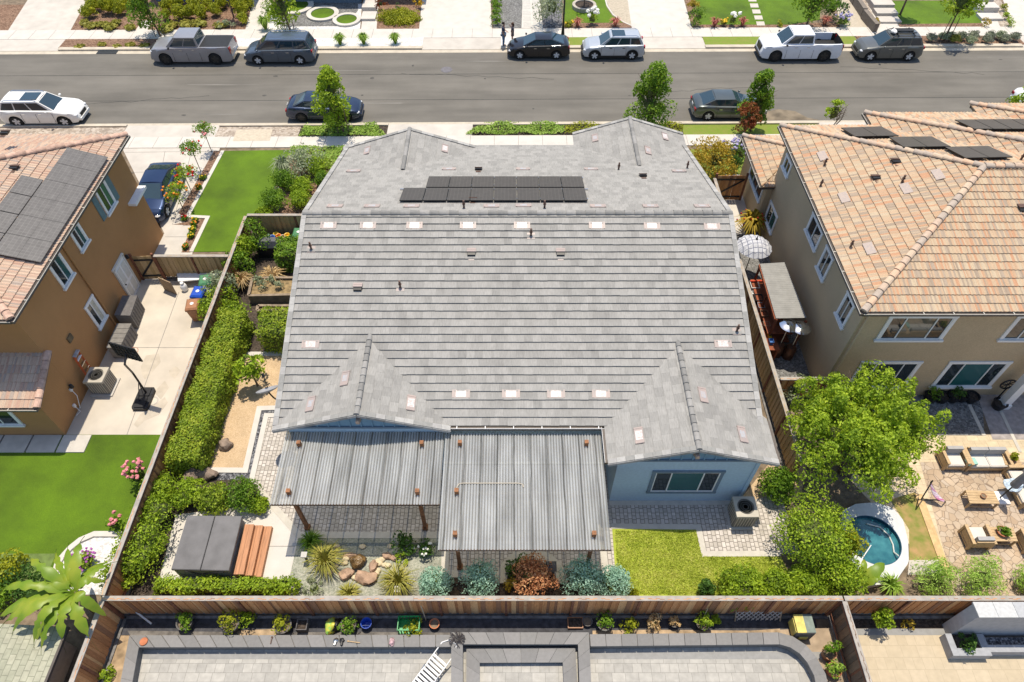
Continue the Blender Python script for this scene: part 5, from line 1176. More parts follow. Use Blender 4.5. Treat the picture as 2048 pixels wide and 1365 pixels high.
def car(name, label, loc, rz, kind, paint, rims=None, roofglass=False, rails=False, clad=False, bed=None, rack=False, scale=1.0, tint=None, cat='car', group=None):
    sp = SPEC[kind]; L, W, Hh = sp['L'], sp['W'], sp['H']; rims = rims or m_rim
    t = thing(name, label, cat, (0, 0, 0), group, local=True)
    X = lambda f: (f - .5) * L
    wr = sp['wr']; ar = (wr + .06) / L
    fs = sorted(set([0, .012, .03, .06, .30, .34, .368, .372, .5, .6, .68, .72, .76, .86, .90, .94, .97, .985, 1] + [w + ar * k for w in sp['wh'] for k in (-1, -.92, -.7, -.38, 0, .38, .7, .92, 1)] + [w + s * (ar + .004) for w in sp['wh'] for s in (-1, 1)]))
    def zb(f):
        z = .24 + (.10 if f < .03 or f > .97 else 0)
        for w in sp['wh']:
            u = (f - w) / ar
            if abs(u) <= 1: z = max(z, wr + (wr + .06) * math.sqrt(max(0, 1 - u * u)) - .0)
        return z
    def hw(f):
        e = 1 - .16 * max(0, (.10 - f) / .10) ** 2 - .24 * max(0, (f - .84) / .16) ** 2
        return W / 2 * e
    V = []; n = 13
    for f in fs:
        zt = interp(sp['zt'], f); z0 = min(zb(f), zt - .12); h = hw(f); dz = zt - z0; x = X(f); inbed = bed is not None and .012 < f < .366
        zc = (zt - .5 if bed == 'open' else zt - .03) if inbed else zt + .045
        side = [(h * .955, z0), (h, z0 + .42 * dz), (h * .985, z0 + .78 * dz), (h * .94, zt - .012), (h * .84, zt + .018 if not inbed else zt), (h * .82, (zt + .022) if not inbed else zc)]
        V += [(x, -y, z) for y, z in side] + [(x, 0, zc)] + [(x, y, z) for y, z in side[::-1]]
    Fc = []; k = len(fs)
    for i in range(k - 1):
        for j in range(n - 1): Fc.append((i * n + j, i * n + j + 1, (i + 1) * n + j + 1, (i + 1) * n + j))
    Fc.append(tuple(range(n))[::-1]); Fc.append(tuple(range((k - 1) * n, k * n)))
    mi = []
    b = MB(); b.add(V, Fc, 0)
    if bed == 'open':
        for q, f in enumerate(b.F):
            c = [sum(b.V[i][a] for i in f) / len(f) for a in range(3)]
            if .014 < c[0] / L + .5 < .366 and abs(c[1]) < W * .40 and len(f) == 4: b.MI[q] = 1
    if bed == 'cover': b.box((X(.19), 0, 1.30), (L * .345, W * .82, .04), m=1)
    body = b.build('body', [paint, m_trimb], t, smooth=42)
    b = MB(); b.box((0, 0, .42), (L * .9, W * .80, .34)); b.build('underbody', m_trimb, t)
    r0, r1, f1, f0 = sp['cab']; zbt = interp(sp['zt'], .5) - .02; hb = W / 2 * .93; hr = W / 2 * (.70 if kind != 'pickup' else .76)
    zr0 = interp(sp['zt'], r0) - .02; zf0 = interp(sp['zt'], f0) - .01
    base = [Vector((X(r0), -hb * .9, zr0)), Vector((X(f0), -hb * .88, zf0)), Vector((X(f0), hb * .88, zf0)), Vector((X(r0), hb * .9, zr0))]
    mid = [Vector((X(r0) + .1, -hb, zbt)), Vector((X(f0) - .14, -hb, zbt)), Vector((X(f0) - .14, hb, zbt)), Vector((X(r0) + .1, hb, zbt))]
    top = [Vector((X(r1), -hr, Hh - .05)), Vector((X(f1), -hr * .97, Hh - .06)), Vector((X(f1), hr * .97, Hh - .06)), Vector((X(r1), hr, Hh - .05))]
    b = MB(); V = base + top; xc = (X(r1) + X(f1)) / 2
    b.add(base + top, [(0, 1, 5, 4), (1, 2, 6, 5), (2, 3, 7, 6), (3, 0, 4, 7)])
    # roof skin, gently crowned
    rv = []; nx, ny = 6, 5
    for i in range(nx + 1):
        for j in range(ny + 1):
            u, v = i / nx, j / ny * 2 - 1; x = X(r1) + (X(f1) - X(r1)) * u; rv.append((x, v * hr * (1 - .03 * u), Hh - .055 + .055 * (1 - v * v) * (1 - .35 * (2 * u - 1) ** 2)))
    b.add(rv, [(i * (ny + 1) + j, (i + 1) * (ny + 1) + j, (i + 1) * (ny + 1) + j + 1, i * (ny + 1) + j + 1) for i in range(nx) for j in range(ny)])
    cab = b.build('cabin', paint, t, smooth=35)
    def pane(nm, Q, u0, u1, v0, v1, off=.012, m=None, par=None):
        f = lambda u, v: Q[0].lerp(Q[1], u).lerp(Q[3].lerp(Q[2], u), v)
        P = [f(u0, v0), f(u1, v0), f(u1, v1), f(u0, v1)]; nn = (P[1] - P[0]).cross(P[3] - P[0]).normalized()
        MB().slab([p + nn * off for p in P], .008).build(nm, m or tint or m_cglass, par or cab) if abs(nn.z) > 1e-3 else None
    right = [base[0], base[1], top[1], top[0]]; left = [base[2], base[3], top[3], top[2]]; fr = [base[1], base[2], top[2], top[1]]; bk = [base[3], base[0], top[0], top[3]]
    pane('windscreen', fr, .05, .95, .04, .95); pane('rear_window', bk, .08, .92, .08 if kind != 'pickup' else .2, .92)
    bands = [(.06, .47), (.50, .90)] if kind in ('sedan', 'liftback', 'pickup') else [(.05, .30), (.33, .61), (.64, .93)]
    for u0, u1 in bands: pane('side_window', right, u0, u1, .14, .90); pane('side_window', left, 1 - u1, 1 - u0, .14, .90)
    if roofglass: MB().box((X(f1) - .62, 0, Hh + .004), (.95, hr * 1.3, .014)).build('sunroof', m_cglass, cab)
    if rails:
        for s in (-1, 1): MB().tube([(X(r1) + .1, s * hr * .9, Hh - .02), (X(r1) + .25, s * hr * .9, Hh + .05), (X(f1) - .3, s * hr * .9, Hh + .045), (X(f1) - .1, s * hr * .9, Hh - .03)], .022, 6).build('roof_rail', m_trimb if rack else m_chrome, cab)
    if rack:
        b = MB()
        for x in (X(r1) + .5, X(f1) - .5): b.box((x, 0, Hh + .07), (.07, hr * 2, .05))
        b.box(((X(r1) + X(f1)) / 2 + .1, -.15, Hh + .13), (1.5, .35, .07)); b.tube([(X(r1) + .3, .25, Hh + .13), (X(f1) - .2, .25, Hh + .13)], .04, 6); b.build('roof_rack', m_trimb, cab)
        MB().blob((X(f1) - .25, .1, Hh + .18), (.2, .25, .12), 3).build('roof_bundle', m_white, cab)
    for w in sp['wh']:
        for s in (-1, 1):
            c = (X(w), s * (W / 2 - .125), wr); A = ((1, 0, 0), (0, 0, 1), (0, s, 0)); b = MB()
            b.lathe([(wr * .62, -.11), (wr * .96, -.11), (wr, -.06), (wr, .06), (wr * .95, .10), (wr * .66, .105)], c, 22, ax=A, cap=False); o = b.build('wheel', m_tyre, t, smooth=40)
            b = MB(); b.lathe([(wr * .68, .085), (wr * .64, .10), (wr * .60, .06), (.0, .055)], c, 22, ax=A, m=1)
            for i in range(5):
                a = 2 * math.pi * i / 5 + .3; d = Vector((math.cos(a), 0, math.sin(a))); b.box(Vector(c) + d * wr * .34 + Vector((0, s * .08, 0)), (wr * .62, .03, .12), ax=(d, (0, s, 0), d.cross(Vector((0, s, 0)))), m=0)
            b.lathe([(.06, .0), (.06, .1), (0, .11)], c, 10, ax=A); b.build('rim', [rims, m_trimb], o)
    for s in (-1, 1):
        f = .955; h = hw(f); z = interp(sp['zt'], f) - .11
        b = MB(); b.blob((X(f) + .02, s * h * .78, z), (.16, h * .20, .075), 1, .05, 10, 6); b.build('headlight', m_lamp, t, smooth=True)
        f = .012; b = MB(); zt_ = interp(sp['zt'], .03) - .16 if kind != 'pickup' else 1.0
        b.box((X(.012), s * hw(.012) * .84, zt_), (.12, hw(.012) * .30, .16 if kind != 'pickup' else .42)); b.build('tail_light', m_tail, t)
        b = MB(); b.blob((X(f0) - .32, s * (W / 2 + .09), zbt + .08), (.08, .12, .075), 2, .05, 8, 5); b.build('mirror', paint if kind != 'pickup' else m_trimb, t, smooth=True)
        for hx in (.36, .57) if kind != 'pickup' else (.45, .60): MB().box((X(hx) - .05, s * (W / 2 - .008), zbt - .12), (.2, .03, .035)).build('door_handle', m_chrome if not clad else m_trimb, t)
        for hx in (.31, .50, .71) if kind != 'pickup' else (.37, .53, .70): MB().box((X(hx), s * (W / 2 - .006), .62), (.012, .02, .62)).build('door_seam', m_trimb, t)
    zg = interp(sp['zt'], .97) - .2; b = MB(); b.box((X(1) - .045, 0, zg - .02), (.11, hw(1) * 1.1, .22 if kind != 'pickup' else .42)); b.build('grille', m_trimb, t)
    b = MB(); b.box((X(1) - .02, 0, .36), (.16, hw(1) * 1.75, .16)); b.build('front_bumper', m_trimb if clad or kind == 'pickup' else paint, t)
    b = MB(); b.box((X(0) + .03, 0, .45), (.16, hw(0) * 1.8, .22)); b.build('rear_bumper', m_chrome if kind == 'pickup' else (m_trimb if clad else paint), t)
    b = MB(); b.box((X(0) - .012, 0, .78), (.02, .32, .15)); b.build('licence_plate', m_white, t)
    if clad:
        for s in (-1, 1):
            b = MB(); b.box((0, s * (W / 2 - .03), .30), (L * .52, .05, .14))
            for w in sp['wh']:
                for i in range(10):
                    a0, a1 = math.pi * i / 10, math.pi * (i + 1) / 10; r = wr + .075; y = s * (W / 2 - .012)
                    b.bar((X(w) + r * math.cos(a0), y, wr + r * math.sin(a0)), (X(w) + r * math.cos(a1), y, wr + r * math.sin(a1)), .05, .07, up=(0, 1, 0))
            b.build('cladding', m_trimb, t)
    t.location = loc; t.rotation_euler = (0, 0, rz); t.scale = scale if isinstance(scale, tuple) else (scale,) * 3
    return t
def paint(name, c, metal=.35, rough=.32): return mat(name, c, rough=rough, var=.03, scale=3, metal=metal, coat=.6)
SKA = math.atan(SK)
def park(px, py, half=.92, z=.01): p = G(px, py); return (p.x, p.y + half, z)
PI = math.pi
car('pickup_truck', 'grey crew cab pickup with black bed cover at the left end of the far kerb', park(387, 131, 1.0), PI + SKA, 'pickup', paint('grey_paint', (.30, .30, .32)), rims=m_rimd, bed='cover', cat='pickup', scale=1.0)
car('minivan', 'dark blue grey minivan with roof rails behind the grey pickup', park(560, 131, .95), PI + SKA, 'van', paint('blue_grey_paint', (.075, .10, .135)), rails=True, cat='minivan')
car('sedan', 'black hatchback sedan beside the two people on the far kerb', park(1077, 121), PI + SKA, 'liftback', paint('black_paint', (.012, .012, .015), .1, .2))
car('suv', 'silver compact suv with black wheel arch cladding on the far kerb', park(1226, 122), PI + SKA, 'suv', paint('silver_paint', (.46, .49, .53)), roofglass=True, rails=True, clad=True, cat='suv', scale=.99)
car('pickup_truck', 'white crew cab pickup with open black bed on the far kerb', park(1598, 125, 1.0), PI + SKA, 'pickup', paint('white_truck_paint', (.72, .74, .78), .0), rims=m_rimd, bed='open', cat='pickup', scale=.99)
car('suv', 'dark grey suv with loaded roof rack near the staked tree', park(1776, 124), PI + SKA, 'suv', paint('charcoal_paint', (.12, .125, .12)), rails=True, rack=True, cat='suv', scale=1.02)
car('suv', 'white suv with dark glass roof beyond the rose tile roof', park(86, 254), SKA, 'suv', paint('white_suv_paint', (.74, .73, .70), .0), roofglass=True, rails=True, cat='suv', scale=(1.12, 1.06, 1.0))
car('sedan', 'dark blue sedan parked behind the staked kerb tree', park(649, 246), SKA, 'sedan', paint('navy_paint', (.02, .035, .075), .5), rims=m_rimd)
car('sedan', 'dark green grey sedan behind the red leaved tree', park(1458, 243), SKA, 'sedan', paint('green_grey_paint', (.09, .105, .105), .5))
car('sedan', 'white car mostly out of frame beyond the sand tile roof', park(2107, 232), SKA, 'sedan', paint('white_sedan_paint', (.7, .71, .73), .0))
dp = G(322, 408); car('hatchback', 'deep blue car on the driveway next to the tan house', (dp.x - .05, dp.y + .3, .02), R(-88), 'liftback', paint('deep_blue_paint', (.012, .03, .085), .5), cat='car', scale=1.04)
# ------------------------------------------------------------------ the two people on the far pavement
def skin_obj(name, nodes, edges, m, parent, sub=2, root=0):
    me = bpy.data.meshes.new(name); names = list(nodes); me.from_pydata([nodes[k][0] for k in names], [(names.index(a), names.index(c)) for a, c in edges], [])
    o = bpy.data.objects.new(name, me); COL.objects.link(o); sk = o.modifiers.new('skin', 'SKIN'); me.update()
    for i, k in enumerate(names):
        r = nodes[k][1]; me.skin_vertices[0].data[i].radius = r if isinstance(r, tuple) else (r, r)
    me.skin_vertices[0].data[root].use_root = True
    ss = o.modifiers.new('sub', 'SUBSURF'); ss.levels = sub; ss.render_levels = sub
    dg = bpy.context.evaluated_depsgraph_get(); dg.update(); nm = bpy.data.meshes.new_from_object(o.evaluated_get(dg)); bpy.data.objects.remove(o)
    nm.name = name; nm.materials.clear(); nm.materials.append(m); nm.shade_smooth()
    q = bpy.data.objects.new(name, nm); COL.objects.link(q); q.parent = parent; return q
m_skin = mat('skin', (.45, .25, .17), rough=.6, var=.08)
def person(label, loc, rz, h, top, legs, shoe, hair, armL, armR, dress=False, longhair=False, wide=1.0):
    t = thing('person', label, 'person', (0, 0, 0), None, local=True); s = h / 1.75
    N = {'pelvis': ((0, 0, .95), (.15 * wide, .11)), 'waist': ((0, .0, 1.10), (.135 * wide, .10)), 'chest': ((0, .01, 1.30), (.165 * wide, .115)), 'neck': ((0, 0, 1.49), (.055, .055)), 'chin': ((0, .03, 1.56), (.07, .075)), 'head': ((0, .02, 1.65), (.078, .095)), 'crown': ((0, .01, 1.72), (.06, .07))}
    E = [('pelvis', 'waist'), ('waist', 'chest'), ('chest', 'neck'), ('neck', 'chin'), ('chin', 'head'), ('head', 'crown')]
    for sd, A in ((-1, armR), (1, armL)):
        k = 'L' if sd > 0 else 'R'
        N['sh' + k] = ((sd * .19 * wide, 0, 1.43), .062); N['el' + k] = (A[0], .045); N['wr' + k] = (A[1], .031); hd = Vector(A[1]) + (Vector(A[1]) - Vector(A[0])).normalized() * .09; N['hand' + k] = (tuple(hd), (.038, .022))
        E += [('chest', 'sh' + k), ('sh' + k, 'el' + k), ('el' + k, 'wr' + k), ('wr' + k, 'hand' + k)]
        N['hip' + k] = ((sd * .09, 0, .88), .095); N['kn' + k] = ((sd * .10, .02, .48), .062); N['an' + k] = ((sd * .11, -.01, .09), .042); N['toe' + k] = ((sd * .12, .14, .035), (.04, .03))
        E += [('pelvis', 'hip' + k), ('hip' + k, 'kn' + k), ('kn' + k, 'an' + k), ('an' + k, 'toe' + k)]
        dvec = (hd - Vector(A[1])).normalized(); sdv = dvec.cross(Vector((0, 0, 1))) if abs(dvec.z) < .9 else Vector((1, 0, 0)); sdv.normalize()
        for i, (off, ln) in enumerate(((-.03, .06), (-.01, .075), (.01, .08), (.03, .07))):
            q0 = hd + sdv * off * .8 + dvec * .02; q1 = q0 + dvec * ln * .6; q2 = q1 + dvec * ln * .35 + Vector((0, .02, 0)); fk = f'f{i}{k}'
            N[fk + 'a'] = (tuple(q0), .0095); N[fk + 'b'] = (tuple(q1), .009); N[fk + 'c'] = (tuple(q2), .008); E += [('hand' + k, fk + 'a'), (fk + 'a', fk + 'b'), (fk + 'b', fk + 'c')]
        q0 = hd - sdv * .045 - dvec * .03; q1 = q0 - sdv * .025 + dvec * .04; N['th' + k] = (tuple(q0), .011); N['tb' + k] = (tuple(q1), .009); E += [('wr' + k, 'th' + k), ('th' + k, 'tb' + k)]
    N['nose'] = ((0, .135, 1.63), .012); E.append(('head', 'nose'))
    skin_obj('body', N, E, m_skin, t, 1)
    g = lambda k, f=1.12, a=.012: (N[k][0], tuple(x * f + a for x in N[k][1]) if isinstance(N[k][1], tuple) else N[k][1] * f + a)
    S_ = {k: g(k) for k in ('pelvis', 'waist', 'chest', 'shL', 'shR')}; ES = [('pelvis', 'waist'), ('waist', 'chest'), ('chest', 'shL'), ('chest', 'shR')]
    for k in 'LR':
        a = Vector(N['sh' + k][0]).lerp(Vector(N['el' + k][0]), .75); S_['sl' + k] = (tuple(a), .066); ES.append(('sh' + k, 'sl' + k))
    if dress: S_['hem'] = ((0, 0, .62), (.19, .15)); ES.append(('pelvis', 'hem'))
    skin_obj('dress' if dress else 'shirt', S_, ES, top, t, 2)
    if not dress:
        T_ = {k: g(k, 1.10, .01) for k in ('pelvis', 'hipL', 'hipR', 'knL', 'knR', 'anL', 'anR')}
        skin_obj('trousers', T_, [('pelvis', 'hipL'), ('pelvis', 'hipR'), ('hipL', 'knL'), ('knL', 'anL'), ('hipR', 'knR'), ('knR', 'anR')], legs, t, 2)
    b = MB(); b.blob((0, -.01, 1.69), (.098, .118, .095), 2, .06, 12, 8)
    if longhair: b.blob((0, -.09, 1.56), (.09, .06, .17), 3, .08, 10, 6)
    b.build('hair', hair, t, smooth=True)
    for s_ in (-1, 1):
        MB().blob((s_ * .032, .105, 1.655), (.012, .008, .008), 1, .02, 8, 5).build('eye', m_black, t); MB().blob((s_ * .115, .06, .04), (.052, .14, .045), 1, .05, 10, 5).build('shoe', shoe, t); MB().blob((s_ * .088, .01, 1.635), (.014, .026, .034), 1, .02, 6, 5).build('ear', m_skin, t)
    MB().blob((0, .105, 1.585), (.026, .008, .008), 1, .02, 8, 5).build('mouth', m_pink, t)
    t.location = loc; t.rotation_euler = (0, 0, rz); t.scale = (s, s, s)
pz = .13
p = G(1007, 93, .05); person('man in navy polo shirt and blue jeans standing on the pavement', (p.x, p.y, .05), R(-100), 1.82, mat('navy_cloth', (.035, .05, .10), var=.15), mat('denim', (.09, .16, .27), var=.2), m_black, mat('dark_hair', (.03, .02, .015)), ((.25, .02, 1.14), (.20, .10, .92)), ((-.25, .02, 1.14), (-.12, .20, 1.08)), wide=1.08)
p = G(1025, 88, .05); person('woman in patterned grey dress raising one arm next to the man', (p.x, p.y, .05), R(85), 1.60, mat('grey_print', (.13, .12, .15), var=.6, scale=30), None, m_black, mat('brown_hair', (.10, .05, .03)), ((.27, .06, 1.22), (.16, .22, 1.46)), ((-.25, .0, 1.15), (-.22, .06, .90)), dress=True, longhair=True)
# ------------------------------------------------------------------ planting across the street
G_BALL = 'clipped ball shrubs in the mulch bed across the street'
def ball_set(label, group, spots, m, r, h, n=420, leaf=.12, seed=1, cat='shrub', name='ball_shrub'):
    protos = []; rg = random.Random(seed)
    for i, (px, py) in enumerate(spots):
        p = G(px, py)
        if i < 2: o = bush(name, label, cat, p, r, h, m, n * 3, leaf, 16, seed + i, group, tight=True, cm=0); protos.append(o)
        else:
            o = protos[i % 2].copy(); COL.objects.link(o); o.location = p; o.rotation_euler = (0, 0, rg.uniform(0, 6)); k = rg.uniform(.85, 1.15); o.scale = (k, k, k * rg.uniform(.9, 1.1))
ball_set('round yellow green ball shrub in the mulch bed between the left driveways', G_BALL + ' left of the tree', [(183, 36), (195, 22), (190, 6), (220, 28), (246, 30), (243, 18), (260, 14), (218, 4)], L_yell, .78, 1.0, seed=5)
ball_set('round lime ball shrub in the double row before the left blue house', G_BALL + ' right of the tree', [(338, 22), (362, 19), (393, 22), (419, 19), (447, 18), (473, 17), (496, 16), (336, 40), (362, 38), (383, 38), (406, 36), (432, 33), (485, 32), (487, 48)], L_yell, .66, .95, seed=8)
ball_set('pale straggly ground plant in front of the yellow green ball shrubs', 'low pale plants in the mulch bed', [(185, 56), (208, 54), (232, 52), (222, 60), (170, 50), (262, 60)], L_gold, .7, .4, 260, .12, seed=10, cat='plant', name='low_shrub')
ball_set('pale spreading ground plant in front of the double shrub row', 'low pale plants below the shrub rows', [(345, 55), (372, 54), (398, 52), (440, 56), (335, 62)], L_gold, .85, .4, 280, .12, seed=12, cat='plant', name='low_shrub')
bush('low_shrub', 'grey green twiggy plant in the tree shade left of the walkway', 'plant', G(455, 55), .9, .5, L_grey, 500, .1, 12, 3)
tree('street_tree', 'green tree leaning over the grey pickup with stakes at its foot', G(322, 74), 5.4, .7, 1.45, L_mid, m_bark, 3200, .19, 32, 3, stakes=True, tr=.06, lean=(-.4, 0), cone=.35)
tree('young_tree', 'dark slim tree casting shade on the double shrub row', G(468, 36), 4.4, 1.6, .85, L_dark, m_bark, 900, .16, 14, 4, tr=.05)
tree('street_tree', 'pale green tree in front of the dark blue minivan', G(582, 66), 4.2, .5, 1.4, L_lime, m_bark, 2200, .19, 28, 6, stakes=True, tr=.06, lean=(-.3, .2), cone=.2)
tuft('grass_clump', 'spiky green clump between the walkway and the pale tree', 'grass clump', G(532, 60), .7, 1.3, L_grass, 150, 2)
bush('shrub', 'dark shrub on the pebbles behind the pale green tree', 'shrub', G(552, 32), .9, 1.4, L_mid, 700, .14, 12, 7)
for i, (px, py, lab) in enumerate([(681, 90, 'green grass tuft on white verge pebbles, nearest the minivan'), (728, 89, 'green grass tuft on white verge pebbles, middle of three'), (791, 88, 'green grass tuft on white verge pebbles, nearest the concrete driveway')]): tuft('grass_clump', lab, 'grass clump', G(px, py, .05), .62, 1.0, L_grass, 170, 11 + i, 'three tufts on the pebble verge')
for i, (px, py, rr, lab) in enumerate([(590, 14, 1.55, 'largest white ring planter with turf, partly behind the pale tree'), (646, 30, 1.30, 'middle white ring planter with turf on the grey gravel'), (694, 42, 1.12, 'smallest white ring planter with turf beside the concrete steps')]):
    p = G(px, py); t = thing('ring_planter', lab, 'planter', p, 'ring planters on the gravel yard'); b = MB(); b.lathe([(rr * .72, .02), (rr * .72, .16), (rr, .16), (rr, .0)], p, 36); b.build('rim', m_concw, t); b = MB(); b.lathe([(rr * .73, .0), (rr * .73, .10), (0, .12)], p, 28); b.build('turf', m_turf, t)
st = thing('steps', 'three broad pale concrete steps between ring planters and gold bed', 'steps', G(738, 40))
for i, (y0, y1, h) in enumerate([(43, 28, .2), (25, 10, .4)]): 
    a = G(722 + i * 3, y0); c = G(755 + i * 2, y1); MB().box(((a.x + c.x) / 2, (a.y + c.y) / 2, h / 2), (c.x - a.x, c.y - a.y, h)).build('step', m_concw, st)
b = MB(); rng = np.random.default_rng(4); c0 = G(797, 40)
crown_into(b, (c0.x, c0.y, .12), (1.75, 1.35, .28), 90, .4, 9000, .12, 4, base=.02); tag(b.build('ground_cover', L_yell, loc=c0), 'bright yellow green cushion of ground cover beside the concrete driveway', 'ground cover')
bush('flowering_shrub', 'red and green flowering shrub behind the gold cushion, left corner', 'shrub', G(763, 20), .5, .9, L_redl, 350, .12, 10, 3); bush('flowering_shrub', 'bright yellow flowering bush at the top corner of the driveway', 'shrub', G(838, 16), .45, .9, mat('yellow_petals', (.62, .38, .01), var=.3), 350, .12, 10, 4); bush('shrub', 'small dark upright plant rising from the gold cushion', 'shrub', G(797, 28), .3, .8, L_dark, 200, .1, 8, 5)
for i, (px, py) in enumerate([(994, 50), (992, 38), (996, 24), (993, 12), (990, 2)]): bush('shrub', 'round green shrub in the single file along the grey gravel', 'shrub', G(px, py), .5, .8, L_mid, 300, .13, 9, 20 + i, 'shrubs in single file on the grey gravel')
bush('large_shrub', 'big grey green shrub tree left of the lamp post', 'shrub', G(1102, 50), 1.25, 2.6, L_grey, 1500, .18, 26, 9, rcl=.5); tuft('grass_clump', 'small spiky tuft on the verge above the black sedan', 'grass clump', G(1077, 80, .05), .5, .6, L_gold, 60, 5)
lp = thing('street_lamp', 'slim dark street lamp post rising behind the black sedan', 'street lamp', G(1125, 78, .05)); b = MB(); q = G(1125, 78, .05); b.tube([q, q + Vector((0, 0, 6.0))], [.07, .05], 10); b.lathe([(.16, 0), (.14, .3), (.08, 1.0)], q, 10); b.build('pole', m_darkm, lp); MB().lathe([(.05, 0), (.22, .1), (.18, .5), (.02, .62)], q + Vector((0, 0, 6)), 10).build('lantern', m_darkm, lp)
p = G(1168, 16); t = thing('ring_planter', 'round stone planter with a small tree on the far lawn', 'planter', p); b = MB(); b.lathe([(.75, .0), (.75, .3), (.98, .3), (.98, 0)][::-1], p, 28); b.build('rim', mat('beige_stone', (.42, .38, .32), var=.15, scale=8), t); b = MB(); b.lathe([(.76, 0), (.76, .2), (0, .22)], p, 20); b.build('soil', m_mulchd, t)
tree('young_tree', 'small tree growing inside the round stone planter', p + Vector((0, 0, .2)), 3.2, 1.2, .8, L_mid, m_bark, 500, .15, 10, 12, tr=.04)
for px, py, lab in [(1155, 54, 'red strap leaved plant left of the white roses'), (1230, 53, 'red strap leaved plant right of the white roses'), (1428, 54, 'red strap leaved plant left of the pale blooms on the wide lawn edge'), (1484, 53, 'red strap leaved plant beside the stepping stones'), (1648, 50, 'red strap leaved plant right of the round green tree')]: tuft('cordyline', lab, 'plant', G(px, py), .62, .8, L_rust, 55, px, 'red strap leaved plants along the lawn edges', w=.04, droop=.4)
def flowers(name, label, p, r, h, leaf, fl, n, seed, cat='flowers', sz=.09, group=None):
    b = MB(); crown_into(b, (p.x, p.y, p.z + h * .45), (r, r, h * .45), 9, r * .55, 300, .11, seed, base=p.z, tight=True, cm=2); rg = random.Random(seed)
    for i in range(n):
        a = rg.uniform(0, 6.28); q = rg.random() ** .5 * r; b.blob((p.x + q * math.cos(a), p.y + q * math.sin(a), p.z + h * rg.uniform(.75, 1.15)), (sz, sz, sz * .8), i, .25, 7, 5, 1)
    return tag(b.build(name, [leaf, fl, m_inner], loc=p), label, cat, group)
flowers('rose_bush', 'white flowering bush at the edge of the ring planter lawn', G(1183, 50), .45, 1.1, L_lime, m_whitef, 9, 3, sz=.16); flowers('rose_bush', 'white flowering bush at the edge of the stepping stone lawn', G(1463, 52), .45, 1.0, L_lime, m_whitef, 8, 4, sz=.15)
flowers('flower_clump', 'yellow green low clump next to the lamp post', G(1137, 54), .4, .4, L_yell, m_yellow, 3, 5); flowers('flower_clump', 'yellow flowers between red plants on the right lawn edge', G(1447, 52), .3, .5, L_yell, m_yellow, 10, 6)
bush('shrub', 'tall mixed shrub at the right edge of the wide driveway', 'shrub', G(1393, 52), .7, 1.3, L_mid, 700, .13, 14, 31); bush('flowering_shrub', 'orange tinted shrub higher up beside the wide driveway', 'shrub', G(1384, 24), .55, 1.0, L_autumn, 450, .12, 10, 32); bush('shrub', 'yellow ball plant by the stepping stones', 'shrub', G(1556, 53), .35, .45, L_yell, 220, .1, 8, 33)
tree('garden_tree', 'round dense green tree behind the white pickup', G(1610, 60), 3.9, .6, 1.55, L_mid, m_bark, 3600, .18, 44, 14, tr=.08)
bush('large_shrub', 'dark green shrub between round tree and tan path', 'shrub', G(1660, 40), .9, 1.7, L_dark, 900, .16, 16, 34); flowers('agapanthus', 'lilac flowering clump at the foot of the tan path', G(1682, 52), .7, .9, L_mid, m_lilac, 22, 7, sz=.1)
b = MB(); 
gw = thing('garden_wall', 'stepped dark block wall between tan path and shaded stairs', 'wall', G(1735, 40))
for i, (a, c) in enumerate([((1752, 57), (1728, 28)), ((1728, 26), (1712, 2)), ((1711, 1), (1700, -16))]): MB().bar(G(*a, .35), G(*c, .35), .35, .7 + .0 * i).build('wall_block', mat('dark_garden_block', (.20, .17, .14), var=.15, scale=8), gw)
st = thing('steps', 'pale stairs dappled with tree shade at the upper right', 'steps', G(1770, 40))
for i in range(4): a = G(1768 - 8 * i, 46 - 13 * i); MB().box((a.x + .45, a.y + .3, .08 + .08 * i), (1.7, .95, .16 + .16 * i)).build('step', m_conc, st)
st = thing('steps', 'sunlit wide pale steps right of the far right lawn', 'steps', G(1975, 30))
for i in range(3): a = G(1968 - 10 * i, 41 - 17 * i); MB().box((a.x + .55, a.y + .35, .1 + .1 * i), (1.75, 1.0, .2 + .2 * i)).build('step', m_concw, st)
tree('street_tree', 'light green staked tree right of the suv with roof rack', G(1886, 84), 4.6, 1.4, 1.3, L_lime, m_bark, 1900, .2, 24, 16, stakes=True, tr=.06)
tree('garden_tree', 'dark tree on the lawn edge shading the stairs', G(1800, 30), 5.0, 1.8, 1.2, L_dark, m_bark, 1100, .2, 18, 17, tr=.07)
for i, (px, py, m) in enumerate([(1858, 84, L_lav), (1882, 82, L_grey), (1906, 86, L_gold), (1920, 80, L_lav), (1937, 90, L_grey), (1945, 78, L_lav), (1970, 87, L_lav), (1976, 78, L_lav), (1996, 79, L_grey), (2006, 86, L_lav), (2026, 82, L_lav), (1896, 79, L_grey)]):
    bush('lavender_mound', 'soft grey green mound in the verge row at the upper right', 'plant', G(px, py, .05), .55, .6, m, 900, .08, 14, 60 + i, 'grey green mounds on the right hand verge', tight=True, cm=0)
for px, py, lab, m in [(2003, 22, 'yellow bush higher up beside the far right driveway', L_yell), (2010, 40, 'small bush beside the far right driveway, middle one', L_lime), (2016, 52, 'lime bush at the lower corner of the far right driveway', L_lime), (1966, 53, 'orange yellow ball plant at the lawn corner', L_autumn), (1748, 50, 'yellow plant beside the dark block wall', L_autumn)]: bush('shrub', lab, 'shrub', G(px, py), .42, .55, m, 260, .1, 9, px)
ball_set('low straggly plant on the bark verge beside the grey pickup', 'low plants on the bark verge', [(205, 92), (160, 96), (262, 93), (235, 95), (290, 94), (462, 88)], L_gold, .55, .22, 160, .11, seed=14, cat='plant', name='low_shrub')
